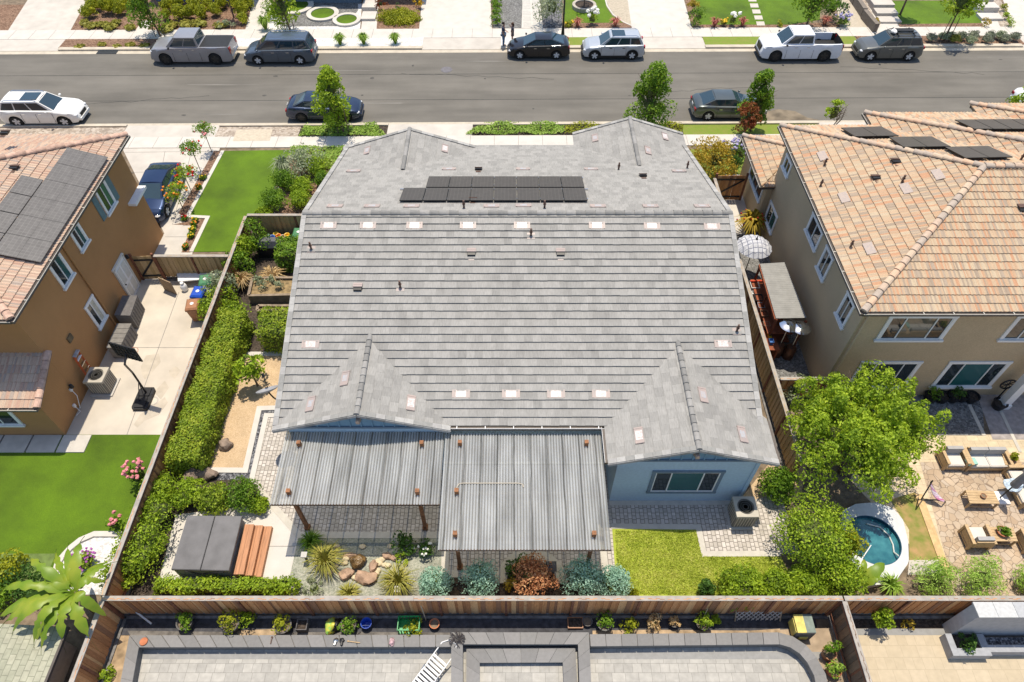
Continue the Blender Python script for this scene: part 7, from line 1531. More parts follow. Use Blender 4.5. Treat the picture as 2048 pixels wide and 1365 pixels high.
def wheelie(label, p, rz, m, mark=True):
    t = thing('wheelie_bin', label, 'bin', (0, 0, 0), 'wheeled rubbish bins', local=True); b = MB(); V = []
    for w, d, z in ((.42, .48, .06), (.56, .66, .95)): V += [(-w / 2, -d / 2, z), (w / 2, -d / 2, z), (w / 2, d / 2, z), (-w / 2, d / 2, z)]
    b.add(V, [(3, 2, 1, 0), (0, 1, 5, 4), (1, 2, 6, 5), (2, 3, 7, 6), (3, 0, 4, 7), (4, 5, 6, 7)]); b.box((0, 0, .93), (.62, .72, .06)); b.build('body', m, t)
    b = MB(); b.add([(-.31, -.37, 1.0), (.31, -.37, 1.0), (.31, .37, 1.03), (-.31, .37, 1.03), (-.24, -.28, 1.07), (.24, -.28, 1.07), (.24, .28, 1.09), (-.24, .28, 1.09)], [(0, 1, 5, 4), (1, 2, 6, 5), (2, 3, 7, 6), (3, 0, 4, 7), (4, 5, 6, 7), (3, 2, 1, 0)]); l = b.build('lid', m, t)
    if mark: b = MB(); b.lathe([(.09, 1.085), (.09, 1.09), (0, 1.092)], (0, 0, 0), 10); b.build('lid_mark', m_white, l)
    b = MB(); b.tube([(-.22, .42, .98), (.22, .42, .98)], .02, 6); b.build('handle', m_black, t)
    for s in (-1, 1): MB().lathe([(.11, -.03), (.13, 0), (.11, .03)], (s * .24, .27, .13), 12, ax=((0, 1, 0), (0, 0, 1), (1, 0, 0))).build('wheel', m_black, t)
    t.location = p; t.rotation_euler = (0, 0, rz)
wheelie('brown wheeled bin in front of the blue one', G(399, 637, .012), R(8), m_brownp); wheelie('blue wheeled bin between brown and green bins', G(410, 612, .012), R(-4), m_blue); wheelie('green wheeled bin behind the blue one by the white panels', G(424, 588, .012), R(10), m_green); wheelie('green wheeled bin at the side yard toy pots', G(606, 494, .012), R(0), m_green)
t = thing('panel_stack', 'white panels laid flat behind the wooden gate fence', 'panel stack', G(395, 550)); b = MB(); quadbox(b, [(353, 540), (437, 533), (437, 556), (356, 563)], .45, .06); b.build('panel', m_white, t); b = MB(); quadbox(b, [(358, 528), (432, 526), (434, 533), (357, 536)], .75, .05); b.build('panel', mat('grey_panel', (.36, .36, .38), var=.08), t)
for px, py in ((362, 552), (430, 548)): q = G(px, py, .2); MB().box((q.x, q.y, .19), (.3, .3, .38)).build('trestle', m_shedg, t)
b = MB(); a = G(330, 580); c = G(354, 590); b.bar((a.x, a.y, .45), (c.x, c.y, .45), .05, .9); tag(b.build('wood_sheet', mat('plywood', (.30, .21, .13), var=.15), loc=a), 'brown plywood sheet standing upright left of the white panels', 'board')
q = G(371, 581); t = thing('gas_bottle', 'white gas bottle standing near the plywood sheet', 'gas bottle', q); MB().lathe([(.13, 0), (.16, .05), (.17, .3), (.13, .42), (.05, .46)], q, 14).build('tank', m_white, t, smooth=True); MB().lathe([(.09, .46), (.09, .56)], q, 10).build('collar', m_white, t)
# ladder leaning on the tan house
foot = Vector((-18.95, hit(178, 762, (-19.2, 0, 0), (1, 0, 0)).y, 0)); topp = hit(151, 708, (-19.4, 0, 0), (1, 0, 0)); t = thing('ladder', 'orange red step ladder with grey treads leaning on the tan wall', 'ladder', foot)
topp.y = foot.y + .55; b = MB()
m_or = mat('orange_fibreglass', (.55, .11, .03), var=.1)
for s in (-.25, .25): b = MB(); b.bar(foot + Vector((0, s, 0)), topp + Vector((0, s * .75, 0)), .08, .05); b.build('rail', m_or, t)
for i in range(6): f = .12 + .15 * i; b = MB(); c = foot.lerp(topp, f); b.box(c, (.10, .46 - .1 * f, .03)); b.build('tread', m_alu if i < 5 else m_white, t)
b = MB(); b.box(topp, (.2, .42, .05)); b.build('top_cap', mat('grey_cap', (.4, .4, .42)), t)
bp = G(290, 800); t = thing('basketball_hoop', 'portable basketball hoop with black base on the concrete yard', 'basketball hoop', bp)
b = MB(); b.prism([(bp.x + x, bp.y + y) for x, y in ((-.30, -.62), (.30, -.62), (.36, -.5), (.36, .45), (.28, .58), (-.28, .58), (-.36, .45), (-.36, -.5))], .01, .17); b.box((bp.x, bp.y - .3, .19), (.45, .5, .06)); b.box((bp.x, bp.y + .28, .19), (.45, .4, .06)); b.build('base', m_black, t)
tp = Vector((bp.x + .05, bp.y + .25, 0)); bb = G(251, 704, 3.05); b = MB(); b.tube([tp + Vector((0, 0, .15)), tp + Vector((-.05, .08, 1.6)), Vector((bb.x, bb.y - .45, 2.75)), Vector((bb.x, bb.y - .06, 2.95))], .045, 8); b.tube([tp + Vector((-.15, -.5, .2)), tp + Vector((-.03, .05, 1.0))], .02, 6); b.tube([tp + Vector((.15, -.5, .2)), tp + Vector((-.03, .05, 1.0))], .02, 6); b.build('pole', m_darkm, t)
ang = R(-17); U = Vector((math.cos(ang), math.sin(ang), 0)); N_ = Vector((-U.y, U.x, 0)); b = MB()
for s in (-1, 1): b.box(bb + U * s * .62, (.05, .05, .85), ang); b.box(bb + Vector((0, 0, s * .41)), (1.28, .05, .05), ang)
for k in range(-3, 4): b.bar(bb + U * k * .18 + Vector((0, 0, -.4)) - N_ * .04, bb + U * k * .16 + Vector((0, 0, .4)) - N_ * .04, .03, .03)
for k in range(3): b.box(bb + Vector((0, 0, -.2 + .2 * k)) - N_ * .04, (1.22, .03, .03), ang)
b.build('backboard_frame', m_black, t); MB().box(bb + N_ * .02, (1.22, .02, .8), ang).build('backboard', mat('smoky_board', (.08, .085, .09), rough=.2), t)
b = MB(); rc = bb + N_ * .28 + Vector((0, 0, -.3)); b.tube([rc + Vector((.22 * math.cos(a * .314), .22 * math.sin(a * .314), 0)) for a in range(21)], .012, 6); b.build('hoop', m_terra, t)
# side yard of the grey roofed house
def planterbed(label, px, z):
    t = thing('raised_planter', label, 'planter', G(px[3][0], px[3][1])); P = [G(x, y, z) for x, y in px]; b = MB()
    for i in range(4): a, c = P[i], P[(i + 1) % 4]; b.bar((a.x, a.y, z / 2), (c.x, c.y, z / 2), .07, z); b.bar(a + Vector((0, 0, .02)), c + Vector((0, 0, .02)), .14, .04)
    b.build('planks', mat('grey_planter_wood', (.26, .20, .14), var=.25, scale=4), t); b = MB(); b.prism([p.xy for p in P], 0, z - .1); b.build('soil', mat('straw_soil', (.27, .19, .09), var=.35, scale=6), t)
planterbed('grey timber raised planter with straw and low herbs', [(505, 556), (592, 556), (586, 590), (497, 592)], .55); planterbed('low timber planter frame below the straw filled one', [(516, 612), (583, 612), (582, 622), (514, 622)], .3)
for px, py, r in [(528, 574, .32), (560, 576, .25), (516, 564, .25), (545, 563, .25)]: bush('herb', 'small grey green herb growing in the raised planter', 'plant', G(px, py, .47), r, .4, L_grey, 240, .09, 8, px, 'herbs in the raised planter')
q = G(562, 492); t = thing('plant_bench', 'low black bench holding the colourful pots', 'bench', q); b = MB(); b.box(q + Vector((0, 0, .5)), (1.4, .5, .05)); b.build('bench_top', m_black, t)
for sx in (-.6, .6): MB().box(q + Vector((sx, 0, .24)), (.06, .4, .48)).build('leg', m_black, t)
for i, (dx, dy, c, lab) in enumerate([(-.5, -.05, (.10, .13, .22), 'dark blue grey'), (-.26, -.1, (.05, .16, .50), 'bright blue'), (.05, .0, (.70, .22, .05), 'orange'), (.3, -.08, (.42, .30, .2), 'tan'), (.5, .06, (.75, .45, .03), 'yellow'), (-.12, .14, (.5, .38, .04), 'small mustard')]): p = q + Vector((dx, dy, .53)); b = MB(); b.lathe([(.08, 0), (.13, .22), (.15, .24), (.11, .23), (.08, .12), (0, .12)], p, 12); tag(b.build('flower_pot', mat('glaze_' + lab.replace(' ', '_'), c, rough=.35), loc=p), lab + ' pot standing on the black bench in the side yard', 'pot')
q = G(545, 510); t = thing('barbecue', 'black covered barbecue between toy pots and dark hedge block', 'barbecue', q); b = MB(); b.add([q + Vector(v) for v in ((-.75, -.3, .75), (.75, -.3, .75), (.75, .3, .75), (-.75, .3, .75), (-.45, -.15, 1.1), (.45, -.15, 1.1), (.45, .2, 1.1), (-.45, .2, 1.1))], [(0, 1, 5, 4), (1, 2, 6, 5), (2, 3, 7, 6), (3, 0, 4, 7), (4, 5, 6, 7), (3, 2, 1, 0)]); b.build('hood', mat('grey_cover', (.10, .10, .11), var=.1, rough=.5), t); MB().box(q + Vector((0, 0, .37)), (1.3, .5, .74)).build('cart', m_black, t)
# ---- right neighbour: furniture, pool, side yard
def seat(name, label, px, w, n, face, cat='armchair', pillow=False):
    p = G(*px, .016); t = thing(name, label, cat, (0, 0, 0), None, local=True); d = .80; b = MB()
    for s in (-1, 1): a = MB(); x = s * (w / 2 - .06); a.box((x, 0, .60), (.12, d, .05)); a.box((x, -d / 2 + .05, .30), (.09, .08, .58)); a.box((x, d / 2 - .05, .30), (.09, .08, .58)); a.box((x, 0, .12), (.05, d - .18, .06)); a.box((x, 0, .32), (.02, d - .2, .30)); a.build('armrest', m_teak, t)
    b.box((0, 0, .26), (w - .24, d - .06, .07)); b.box((0, -d / 2 + .03, .22), (w - .24, .05, .16)); b.box((0, d / 2 - .03, .5), (w - .24, .05, .45)); b.build('frame', m_teak, t)
    cw = (w - .26) / n
    for i in range(n):
        x = -w / 2 + .13 + cw * (i + .5); c = MB(); c.box((x, -.04, .36), (cw - .02, d - .14, .12)); c.box((x, -.04, .425), (cw - .10, d - .22, .02)); c.build('seat_cushion', m_cush, t); c = MB(); c.box((x, d / 2 - .14, .62), (cw - .03, .15, .40)); c.build('back_cushion', m_cushg, t)
    t.location = p; t.rotation_euler = (0, 0, face); return t
seat('armchair', 'teak armchair between the big tree and the two seat sofa', (1897, 926), .95, 1, 0); sf = seat('sofa', 'two seat teak sofa with a mint pillow on the flagstones', (1962, 928), 1.75, 2, 0, 'sofa')
p = G(1942, 925, .5); tag(MB().box(p + Vector((0, 0, .04)), (.38, .3, .12), R(6)).build('pillow', mat('mint_cloth', (.30, .52, .45), var=.08), loc=p), 'mint green pillow lying on the two seat sofa', 'pillow')
seat('armchair', 'teak armchair at the left end of the lower coffee table', (1945, 1082), .92, 1, PI); seat('armchair', 'teak armchair cut by the right frame edge at the lower coffee table', (2056, 1090), .92, 1, PI); seat('armchair', 'teak armchair facing left just under the corner side table', (2030, 965), .92, 1, -PI / 2); seat('armchair', 'teak armchair facing left with a blue towel over it', (2045, 1000), .92, 1, -PI / 2)
p = G(2026, 972, .52); b = MB(); b.blob(p + Vector((0, 0, .06)), (.42, .30, .07), 5, .25, 14, 6); tag(b.build('towel', mat('blue_white_towel', (.50, .60, .70), var=.35, scale=9), loc=p), 'rumpled pale blue and white towel on an armchair', 'towel')
def ctable(label, px, z=.48):
    P = [G(x, y, z) for x, y in px]; c = sum(P, Vector()) / 4; t = thing('coffee_table', label, 'table', (c.x, c.y, 0)); b = MB()
    for k in range(5): f0, f1 = k / 5 + .008, (k + 1) / 5 - .008; b.prism([q.xy for q in (P[0].lerp(P[3], f0), P[1].lerp(P[2], f0), P[1].lerp(P[2], f1), P[0].lerp(P[3], f1))], z - .04, z)
    b.build('table_top', m_teak, t)
    for p in P: q = c + (p - c) * .93; MB().bar((q.x, q.y, .016), (q.x, q.y, z - .04), .06, .06).build('leg', m_teak, t)
    b = MB()
    for a, e in ((0, 1), (3, 2)): pa = c + (P[a] - c) * .9; pe = c + (P[e] - c) * .9; b.bar((pa.x, pa.y, .15), (pe.x, pe.y, .15), .04, .04)
    b.build('stretcher', m_teak, t); return c
ctable('teak coffee table in the centre of the flagstone patio', [(1931, 980), (1988, 983), (2000, 1008), (1940, 1007)]); ctable('teak coffee table between the two lower armchairs', [(1968, 1054), (2026, 1055), (2036, 1083), (1979, 1083)]); ctable('square teak side table with potted plant at the sofa end', [(2004, 907), (2034, 908), (2044, 931), (2011, 930)])
def potplant(label, p, r, h, mp, leaf=None, fill=None, seed=1, ph=.4, pr=1.0, cat='potted plant', group=None, n=350, ls=.09):
    p = Vector(p); t = thing('potted_plant' if leaf else 'flower_pot', label, cat if leaf else 'pot', p, group); b = MB(); b.lathe([(r * .72, 0), (r, h * .9), (r * 1.05, h), (r * .88, h), (r * .8, h * .75)], p, 16); b.build('pot', mp, t, smooth=35)
    MB().lathe([(r * .86, h * .78), (0, h * .82)], p, 12).build('soil', fill or m_soil, t)
    if leaf: b = MB(); crown_into(b, (p.x, p.y, p.z + h + ph * .4), (r * pr, r * pr, ph * .55), 9, r * .5, n, ls, seed, base=p.z + h * .5); b.build('foliage', leaf, t)
    return t
potplant('terracotta bowl of succulents on the lower coffee table', G(2003, 1066, .48), .22, .14, m_terra, L_mid, ph=.16, seed=4, cat='succulent bowl'); potplant('small brown bowl on the central coffee table', G(1965, 994, .48), .11, .1, m_brownp); potplant('leafy plant in a brown pot on the corner side table', G(2023, 920, .48), .16, .16, m_brownp, L_yell, ph=.3, seed=5)
um = G(1997, 998); t = thing('closed_parasol', 'closed grey parasol on a white base plate at the right edge', 'parasol', um); MB().box(um + Vector((0, 0, .07)), (.62, .55, .10)).build('base_plate', m_white, t); MB().tube([um, um + Vector((0, 0, 2.7))], .028, 8).build('pole', m_darkm, t); MB().lathe([(.05, 1.05), (.17, 1.15), (.15, 1.7), (.10, 2.3), (.03, 2.75)], um, 10).build('canopy', mat('grey_canopy', (.24, .24, .25), var=.15), t)
sl_ = G(1868, 1003); t = thing('hammock_chair', 'pink and white striped sling on a thin dark stand by the big tree', 'hammock chair', sl_)
m_str = brickmat('striped_cloth', (.60, .56, .58), (.42, .10, .22), (.2, .15, .35), 3.0, .07, .004, bump=0)
a = G(1861, 966, 1.0); c = G(1889, 1003, .35); b = MB(); n = 8; V = []; d = (c - a); s = d.cross(Vector((0, 0, 1))).normalized()
for i in range(n + 1): f = i / n; q = a.lerp(c, f) - Vector((0, 0, .18 * math.sin(f * PI))); w_ = .13 * math.sin(PI * (.12 + .8 * f)); V += [q - s * w_, q + s * w_, q - s * w_ - Vector((0, 0, .03)), q + s * w_ - Vector((0, 0, .03))]
b.add(V, [f for i in range(n) for f in ((4 * i, 4 * i + 1, 4 * i + 5, 4 * i + 4), (4 * i + 2, 4 * i + 6, 4 * i + 7, 4 * i + 3), (4 * i, 4 * i + 4, 4 * i + 6, 4 * i + 2), (4 * i + 1, 4 * i + 3, 4 * i + 7, 4 * i + 5))]); b.build('sling', m_str, t)
b = MB(); b.tube([a, (a.x, a.y, 1.2), G(1842, 1000, .6), G(1836, 1000, .03)], .025, 6); b.tube([G(1836, 1000, .03), G(1872, 1000, .03), G(1891, 1004, .03), c], .025, 6); b.build('stand', m_darkm, t)
# round pool: raised deck ring, wall and water
pc = G(1747, 1080, .22); rx = (G(1800, 1078, .2).x - G(1693, 1078, .2).x) / 2; ry = (G(1747, 1030, .2).y - G(1747, 1130, .2).y) / 2
outer = [G(x, y, .22) for x, y in [(1684, 1022), (1712, 1008), (1750, 1005), (1786, 1016), (1806, 1040), (1816, 1080), (1818, 1125), (1790, 1165), (1690, 1180), (1680, 1090)]]
n = 48; b = MB(); V = []
for i in range(n):
    a = 2 * PI * i / n; d = Vector((math.cos(a), math.sin(a), 0)); inn = Vector((pc.x + rx * d.x, pc.y + ry * d.y, .22)); best = None
    for k in range(len(outer)):
        p, q = outer[k], outer[(k + 1) % len(outer)]; e = q - p; den = d.x * e.y - d.y * e.x
        if abs(den) < 1e-9: continue
        w_ = p - pc; tt = (w_.x * e.y - w_.y * e.x) / den; uu = (w_.x * d.y - w_.y * d.x) / den
        if tt > 0 and 0 <= uu <= 1 and (best is None or tt < best): best = tt
    o_ = pc + d * max(best or 0, rx + .12); V += [(o_.x, o_.y, .0), (o_.x, o_.y, .22), inn, (inn.x, inn.y, 0.02)]
b.add(V, [f for i in range(n) for j in (0, 1, 2) for f in [(4 * i + j, 4 * ((i + 1) % n) + j, 4 * ((i + 1) % n) + j + 1, 4 * i + j + 1)]])
o = b.build('pool_deck', [bpy.data.materials['pale_pool_deck']]); o['kind'] = 'structure'
m_water = mat('pool_water', (.009, .082, .115), rough=.06, var=.5, scale=2.2, col2=(.055, .22, .245), spec=.6, bump=.25, bscale=5, detail=8)
b = MB(); b.add([(pc.x + rx * .995 * math.cos(2 * PI * i / 48), pc.y + ry * .995 * math.sin(2 * PI * i / 48), .06) for i in range(48)], [tuple(range(48))]); o = b.build('water', m_water); o['kind'] = 'structure'
b = MB()
for k in range(32):
    a = 2 * PI * k / 32; b.box((pc.x + rx * .985 * math.cos(a), pc.y + ry * .985 * math.sin(a), .14), (.03, .26 * rx / 1.3, .15), a)
o = b.build('pool_tile_band', mat('blue_pool_tile', (.02, .09, .16), rough=.3, var=.3, scale=20)); o['kind'] = 'structure'
b = MB(); b.tube([G(1714, 1133, .28), G(1742, 1091, .12)], .02, 6); tag(b.build('skimmer_pole', m_white), 'thin white skimmer pole lying over the pool edge', 'skimmer pole')
b = MB(); b.tube([G(1733, 1048, .09), G(1760, 1055, .09), G(1778, 1072, .09), G(1786, 1090, .09), G(1788, 1105, .10), G(1797, 1112, .28)], .028, 6); tag(b.build('pool_hose', mat('pale_hose', (.6, .62, .58), var=.1)), 'pale cleaning hose curving through the pool water', 'hose')
m_pl = brickmat('plaid_cloth', (.52, .53, .57), (.60, .60, .62), (.20, .21, .27), .22, .22, .018, offset=0, bump=0)
up = G(1510, 498, 0); up = G(1511, 486, 2.25); t = thing('parasol', 'scalloped white and grey plaid parasol in the side yard', 'parasol', (up.x, up.y, 0)); b = MB(); n = 16; V = [(up.x, up.y, 2.5)]; Fc = []
for k, (r, z) in enumerate(((.35, 2.42), (.68, 2.22), (.90, 2.0))):
    for i in range(2 * n): a = PI * i / n; rr = r * (1 if i % 2 == 0 else .96); V.append((up.x + rr * math.cos(a), up.y + rr * math.sin(a), z - (.03 if i % 2 else 0) * (k + 1) * .6))
Fc += [(0, 1 + i, 1 + (i + 1) % (2 * n)) for i in range(2 * n)]
for k in range(2): Fc += [(1 + k * 2 * n + i, 1 + (k + 1) * 2 * n + i, 1 + (k + 1) * 2 * n + (i + 1) % (2 * n), 1 + k * 2 * n + (i + 1) % (2 * n)) for i in range(2 * n)]
b.add(V, Fc); b.build('canopy', m_pl, t)
MB().tube([(up.x, up.y, 0), (up.x, up.y, 2.62)], .025, 8).build('pole', m_darkm, t); MB().lathe([(.07, 2.48), (.03, 2.56), (.02, 2.7)], (up.x, up.y, 0), 8).build('finial', m_darkm, t)
P = [G(1520, 528, 2.2), G(1569, 525, 2.35), G(1613, 636, 2.35), G(1552, 637, 2.2)]; t = thing('lean_to', 'corrugated grey lean to roof on red brown posts in the side yard', 'lean-to', (P[0].x, P[3].y, 0)); b = MB(); n = 120; V = []
for i in range(n + 1): f = i / n; dz = Vector((0, 0, .02 * math.sin(i * PI / 2))); V += [P[0].lerp(P[3], f) + dz, P[1].lerp(P[2], f) + dz]
b.add(V, [(2 * i, 2 * i + 2, 2 * i + 3, 2 * i + 1) for i in range(n)]); b.build('roof', mat('grey_corrugated_roof', (.25, .245, .23), var=.12, scale=3, rough=.5), t, smooth=80)
m_redw = mat('red_brown_timber', (.26, .075, .035), var=.25, scale=4)
for p in (P[0], P[1], P[2], P[3], P[0].lerp(P[3], .5)): MB().box((p.x + .05, p.y, 1.07), (.09, .09, 2.14)).build('post', m_redw, t)
for z in (.5, 1.1): b = MB(); b.box(((P[0].x + P[1].x) / 2 - .15, (P[0].y + P[3].y) / 2, z), (1.2, abs(P[0].y - P[3].y), .05)); b.build('shelf', m_redw, t)
b = MB(); b.bar(P[0] - Vector((.02, 0, .12)), P[3] - Vector((.02, 0, .12)), .05, .12); b.build('beam', m_redw, t)
t = thing('workbench', 'red brown workbench between the lean to and the yellowish fence', 'workbench', (P[0].x - .5, P[3].y, 0)); b = MB(); xb_ = 12.15; y0_, y1_ = P[3].y - .8, P[0].y - .2
b.box((xb_, (y0_ + y1_) / 2, .85), (.6, y1_ - y0_, .06)); b.build('bench_top', m_redw, t)
for k in range(5): MB().box((xb_ + .2, y0_ + (y1_ - y0_) * (k + .3) / 5, .42), (.08, .5, .82)).build('leg', m_redw, t)
b = MB(); b.bar((xb_ - .25, y1_, 1.2), (xb_ + .4, y1_, 1.2), .06, .06); b.build('rail', mat('red_paint', (.6, .07, .03)), t)
for i, (f, c, sz, lab) in enumerate([(.95, (.70, .70, .68), (.42, .5, .3), 'white plastic tub at the upper end of the red workbench'), (.84, (.62, .62, .60), (.45, .22, .2), 'white tray beside the tub on the red workbench'), (.74, (.03, .03, .035), (.4, .45, .3), 'black pan rack on the red workbench'), (.62, (.33, .33, .35), (.3, .35, .28), 'grey metal can on the red workbench'), (.48, (.22, .12, .07), (.35, .4, .35), 'brown box in the middle of the red workbench'), (.34, (.30, .22, .15), (.3, .3, .25), 'tan basket on the red workbench'), (.20, (.55, .40, .02), (.12, .5, .2), 'yellow tool at the lower end of the red workbench'), (.10, (.05, .15, .40), (.2, .25, .2), 'blue box at the lower end of the red workbench')]):
    p = Vector((xb_ - .05, y0_ + (y1_ - y0_) * f, .88)); b = MB(); w_, d_, h_ = sz; b.add([p + Vector((sx * w_ * k, sy * d_ * k, z)) for k, z in ((.42, 0), (.5, h_), (.44, h_), (.40, h_ * .5)) for sx, sy in ((-1, -1), (1, -1), (1, 1), (-1, 1))], [(3, 2, 1, 0)] + [(4 * k + j, 4 * k + (j + 1) % 4, 4 * k + 4 + (j + 1) % 4, 4 * k + 4 + j) for k in range(3) for j in range(4)] + [(12, 13, 14, 15)]); tag(b.build('tub' if i < 2 else 'storage_container', mat('item_' + str(i), c, rough=.5), loc=p), lab, 'container')
m_bronze = mat('bronze_metal', (.16, .08, .05), rough=.35, metal=.5, var=.2)
for px, py, lab in [(1580, 648, 'bronze patio heater with shiny dome, nearer the fence'), (1604, 653, 'bronze patio heater with shiny dome, nearer the beige wall')]:
    q = G(px, py, 2.2); t = thing('patio_heater', lab, 'patio heater', (q.x, q.y, 0), 'pair of patio heaters'); q.z = 0; MB().lathe([(.26, 0), (.26, .65), (.20, .75), (.03, .76)], q, 20).build('base', m_bronze, t, smooth=40); MB().tube([q, q + Vector((0, 0, 1.8))], .03, 8).build('pole', m_alu, t); MB().lathe([(.10, 1.75), (.12, 2.05), (.05, 2.1)], q, 14).build('burner', m_darkm, t); MB().lathe([(.43, 2.10), (.30, 2.17), (.16, 2.20), (.14, 2.23), (0, 2.24)], q, 28).build('dome', m_chrome, t, smooth=40)
for i, (px, py, lf, lab) in enumerate([(1857, 800, L_mid, 'black potted plant under the wide right window, first from the tree'), (1880, 801, None, 'large round black pot, second from the tree'), (1902, 800, L_dark, 'black potted plant, third from the tree'), (1920, 800, None, 'square set dark pot, fourth from the tree'), (1938, 801, None, 'broad black bowl pot with shiny rim, fifth from the tree'), (1993, 815, None, 'round black pot at the foot of the white porch post')]): potplant(lab, G(px, py), .3 if i != 3 else .24, .38, m_black, lf, m_mulchd, 200 + i, .45)
q = G(1986, 806); t = thing('hose_reel', 'black wheel shaped hose reel on a thin stand by the porch post', 'hose reel', q); MB().tube([q, q + Vector((0, 0, 1.1))], .03, 6).build('stand', m_darkm, t); b = MB(); b.tube([q + Vector((.3 * math.cos(a * .314), .08, 1.3 + .3 * math.sin(a * .314))) for a in range(21)], .04, 6)
for k in range(4): a = k * PI / 4; b.bar(q + Vector((-.3 * math.cos(a), .08, 1.3 - .3 * math.sin(a))), q + Vector((.3 * math.cos(a), .08, 1.3 + .3 * math.sin(a))), .03, .03)
b.build('wheel', m_black, t)
# ---- strip of pots behind the rear fence
for i, (px, py, r, h, mp, lf, ph, lab) in enumerate([(376, 1251, .28, .38, m_fabp, L_mid, .35, 'grey fabric pot with a small green plant, far left of the strip'), (467, 1255, .32, .42, m_fabp, L_yell, .5, 'grey fabric pot full of yellow green leaves'), (571, 1257, .30, .40, m_fabp, L_yell, .4, 'grey fabric pot with yellow plant left of the square planter'), (700, 1257, .28, .40, m_fabp, L_mid, .35, 'grey fabric pot with sandy soil left of the blue bucket'), (870, 1252, .18, .26, m_terra, None, 0, 'terracotta pot to the right of the green basket'), (1174, 1246, .18, .2, m_fabp, None, 0, 'round grey pot beside the dark seed tray'), (1207, 1252, .28, .36, m_black, L_mid, .3, 'black pot with half dried plant right of the round grey pot'), (1346, 1250, .17, .26, m_black, L_dry, .2, 'small black pot with dried plant'), (1402, 1251, .27, .36, m_black, L_lime, .35, 'black pot with fresh green plant and a stick'), (1652, 1312, .24, .36, m_brownp, L_mid, .75, 'dense round green plant in a brown pot by the dark fence'), (1662, 1345, .24, .34, m_terra, L_grass, .4, 'terracotta pot of fine bright grass by the dark fence')]): potplant(lab, G(px, py), r, h, mp, lf, m_soil, 220 + i, ph, 1.25)
for i, (px, py, r, h, lf, lab) in enumerate([(500, 1246, .32, .7, L_lime, 'bright leafy plant between the two fabric pots on the left'), (828, 1263, .42, .5, L_yell, 'cream variegated plant in front of the green basket'), (1254, 1256, .3, .5, L_yell, 'yellow green plant in bare soil right of centre'), (1304, 1252, .36, .55, L_dry, 'brown dried plant in bare soil right of centre'), (1428, 1246, .2, .4, L_lime, 'small lime plant left of the trellis'), (218, 1352, .28, .35, L_lime, 'small green plant in the soil beside the brown fence')]): bush('strip_plant', lab, 'plant', G(px, py), r, h, lf, 420, .09, 10, 240 + i)
q = G(735, 1252); t = thing('bucket', 'bright blue plastic bucket on the dark weed fabric', 'bucket', q); MB().lathe([(.13, 0), (.19, .32), (.20, .32), (.17, .30), (.13, .04), (0, .04)], q, 18).build('shell', m_blue, t, smooth=40); MB().tube([q + Vector((.19 * math.cos(a), .19 * math.sin(a) * .3 - .12, .31 - .05 * math.sin(a))) for a in [PI * i / 10 for i in range(11)]], .008, 5).build('handle', m_alu, t)
q = G(820, 1254); t = thing('basket', 'bright green slatted plastic basket', 'basket', q); b = MB(); m_bg = mat('bright_green_plastic', (.02, .33, .09), rough=.4)
for s in (-1, 1):
    for k in range(8): b.box(q + Vector((-.36 + .1 * k, s * .24, .2)), (.045, .02, .4))
    for k in range(5): b.box(q + Vector((s * .38, -.2 + .1 * k, .2)), (.02, .045, .4))
    for z in (.04, .4): b.box(q + Vector((0, s * .24, z)), (.80, .03, .05)); b.box(q + Vector((s * .38, 0, z)), (.03, .5, .05))
b.box(q + Vector((0, 0, .03)), (.76, .48, .02)); b.build('slats', m_bg, t)
def openbox(name, label, p, w, d, h, m, fill, cat, rz=0):
    t = thing(name, label, cat, p); p = Vector(p); b = MB()
    U = Vector((math.cos(rz), math.sin(rz), 0)); W = Vector((-U.y, U.x, 0))
    for s in (-1, 1): b.box(p + U * s * w / 2 + Vector((0, 0, h / 2)), (.03, d + .03, h), rz); b.box(p + W * s * d / 2 + Vector((0, 0, h / 2)), (w - .03, .03, h), rz)
    b.build('sides', m, t); MB().box(p + Vector((0, 0, h * .35)), (w - .03, d - .03, h * .6), rz).build('soil', fill, t); return t
openbox('square_planter', 'square grey planter box with pale front lip on the weed fabric', G(608, 1255), .36, .36, .34, m_fabp, m_mulchd, 'planter'); openbox('seed_tray', 'dark seed tray with pale front edge right of centre', G(1150, 1248), .52, .36, .14, m_brownp, m_mulchd, 'tray')
q = G(664, 1256); t = thing('soil_bag', 'green and yellow printed soil bag slumped by the fabric pot', 'bag', q); b = MB(); b.blob(q + Vector((0, 0, .16)), (.22, .3, .22), 5, .18, 14, 8); b.build('sack', mat('green_yellow_print', (.03, .38, .10), var=.6, scale=7, col2=(.72, .55, .05), rough=.4), t, smooth=True); b = MB(); b.blob(q + Vector((.2, .05, .2)), (.16, .22, .2), 8, .2, 12, 7); b.build('dark_sack', m_black, t, smooth=True)
q = G(1470, 1244); e = G(1560, 1244); t = thing('trellis', 'diamond lattice trellis leaning on the rear fence', 'trellis', q); b = MB(); L_ = (e - q).length; m_lat = mat('grey_lattice', (.58, .50, .42), var=.2); tilt = Vector((0, .42, .75)).normalized()
pt = lambda u, v: q + Vector((1, 0, 0)) * u + tilt * v + Vector((0, .05, .05))
hh_ = .78; k = 0; st_ = .17; u = -hh_
while u < L_:
    for sgn in (1, -1):
        u0, v0, u1, v1 = (u, 0, u + hh_, hh_) if sgn > 0 else (u, hh_, u + hh_, 0)
        if u0 < 0: f = -u0 / hh_; v0 = v0 + (v1 - v0) * f; u0 = 0
        if u1 > L_: f = (L_ - u0) / (u1 - u0); v1 = v0 + (v1 - v0) * f; u1 = L_
        if u1 - u0 > .03: b.bar(pt(u0, v0) + Vector((0, -.01 * sgn, 0)), pt(u1, v1) + Vector((0, -.01 * sgn, 0)), .034, .014, up=(0, -1, .5))
    u += st_
b.build('lattice', m_lat, t); b = MB()
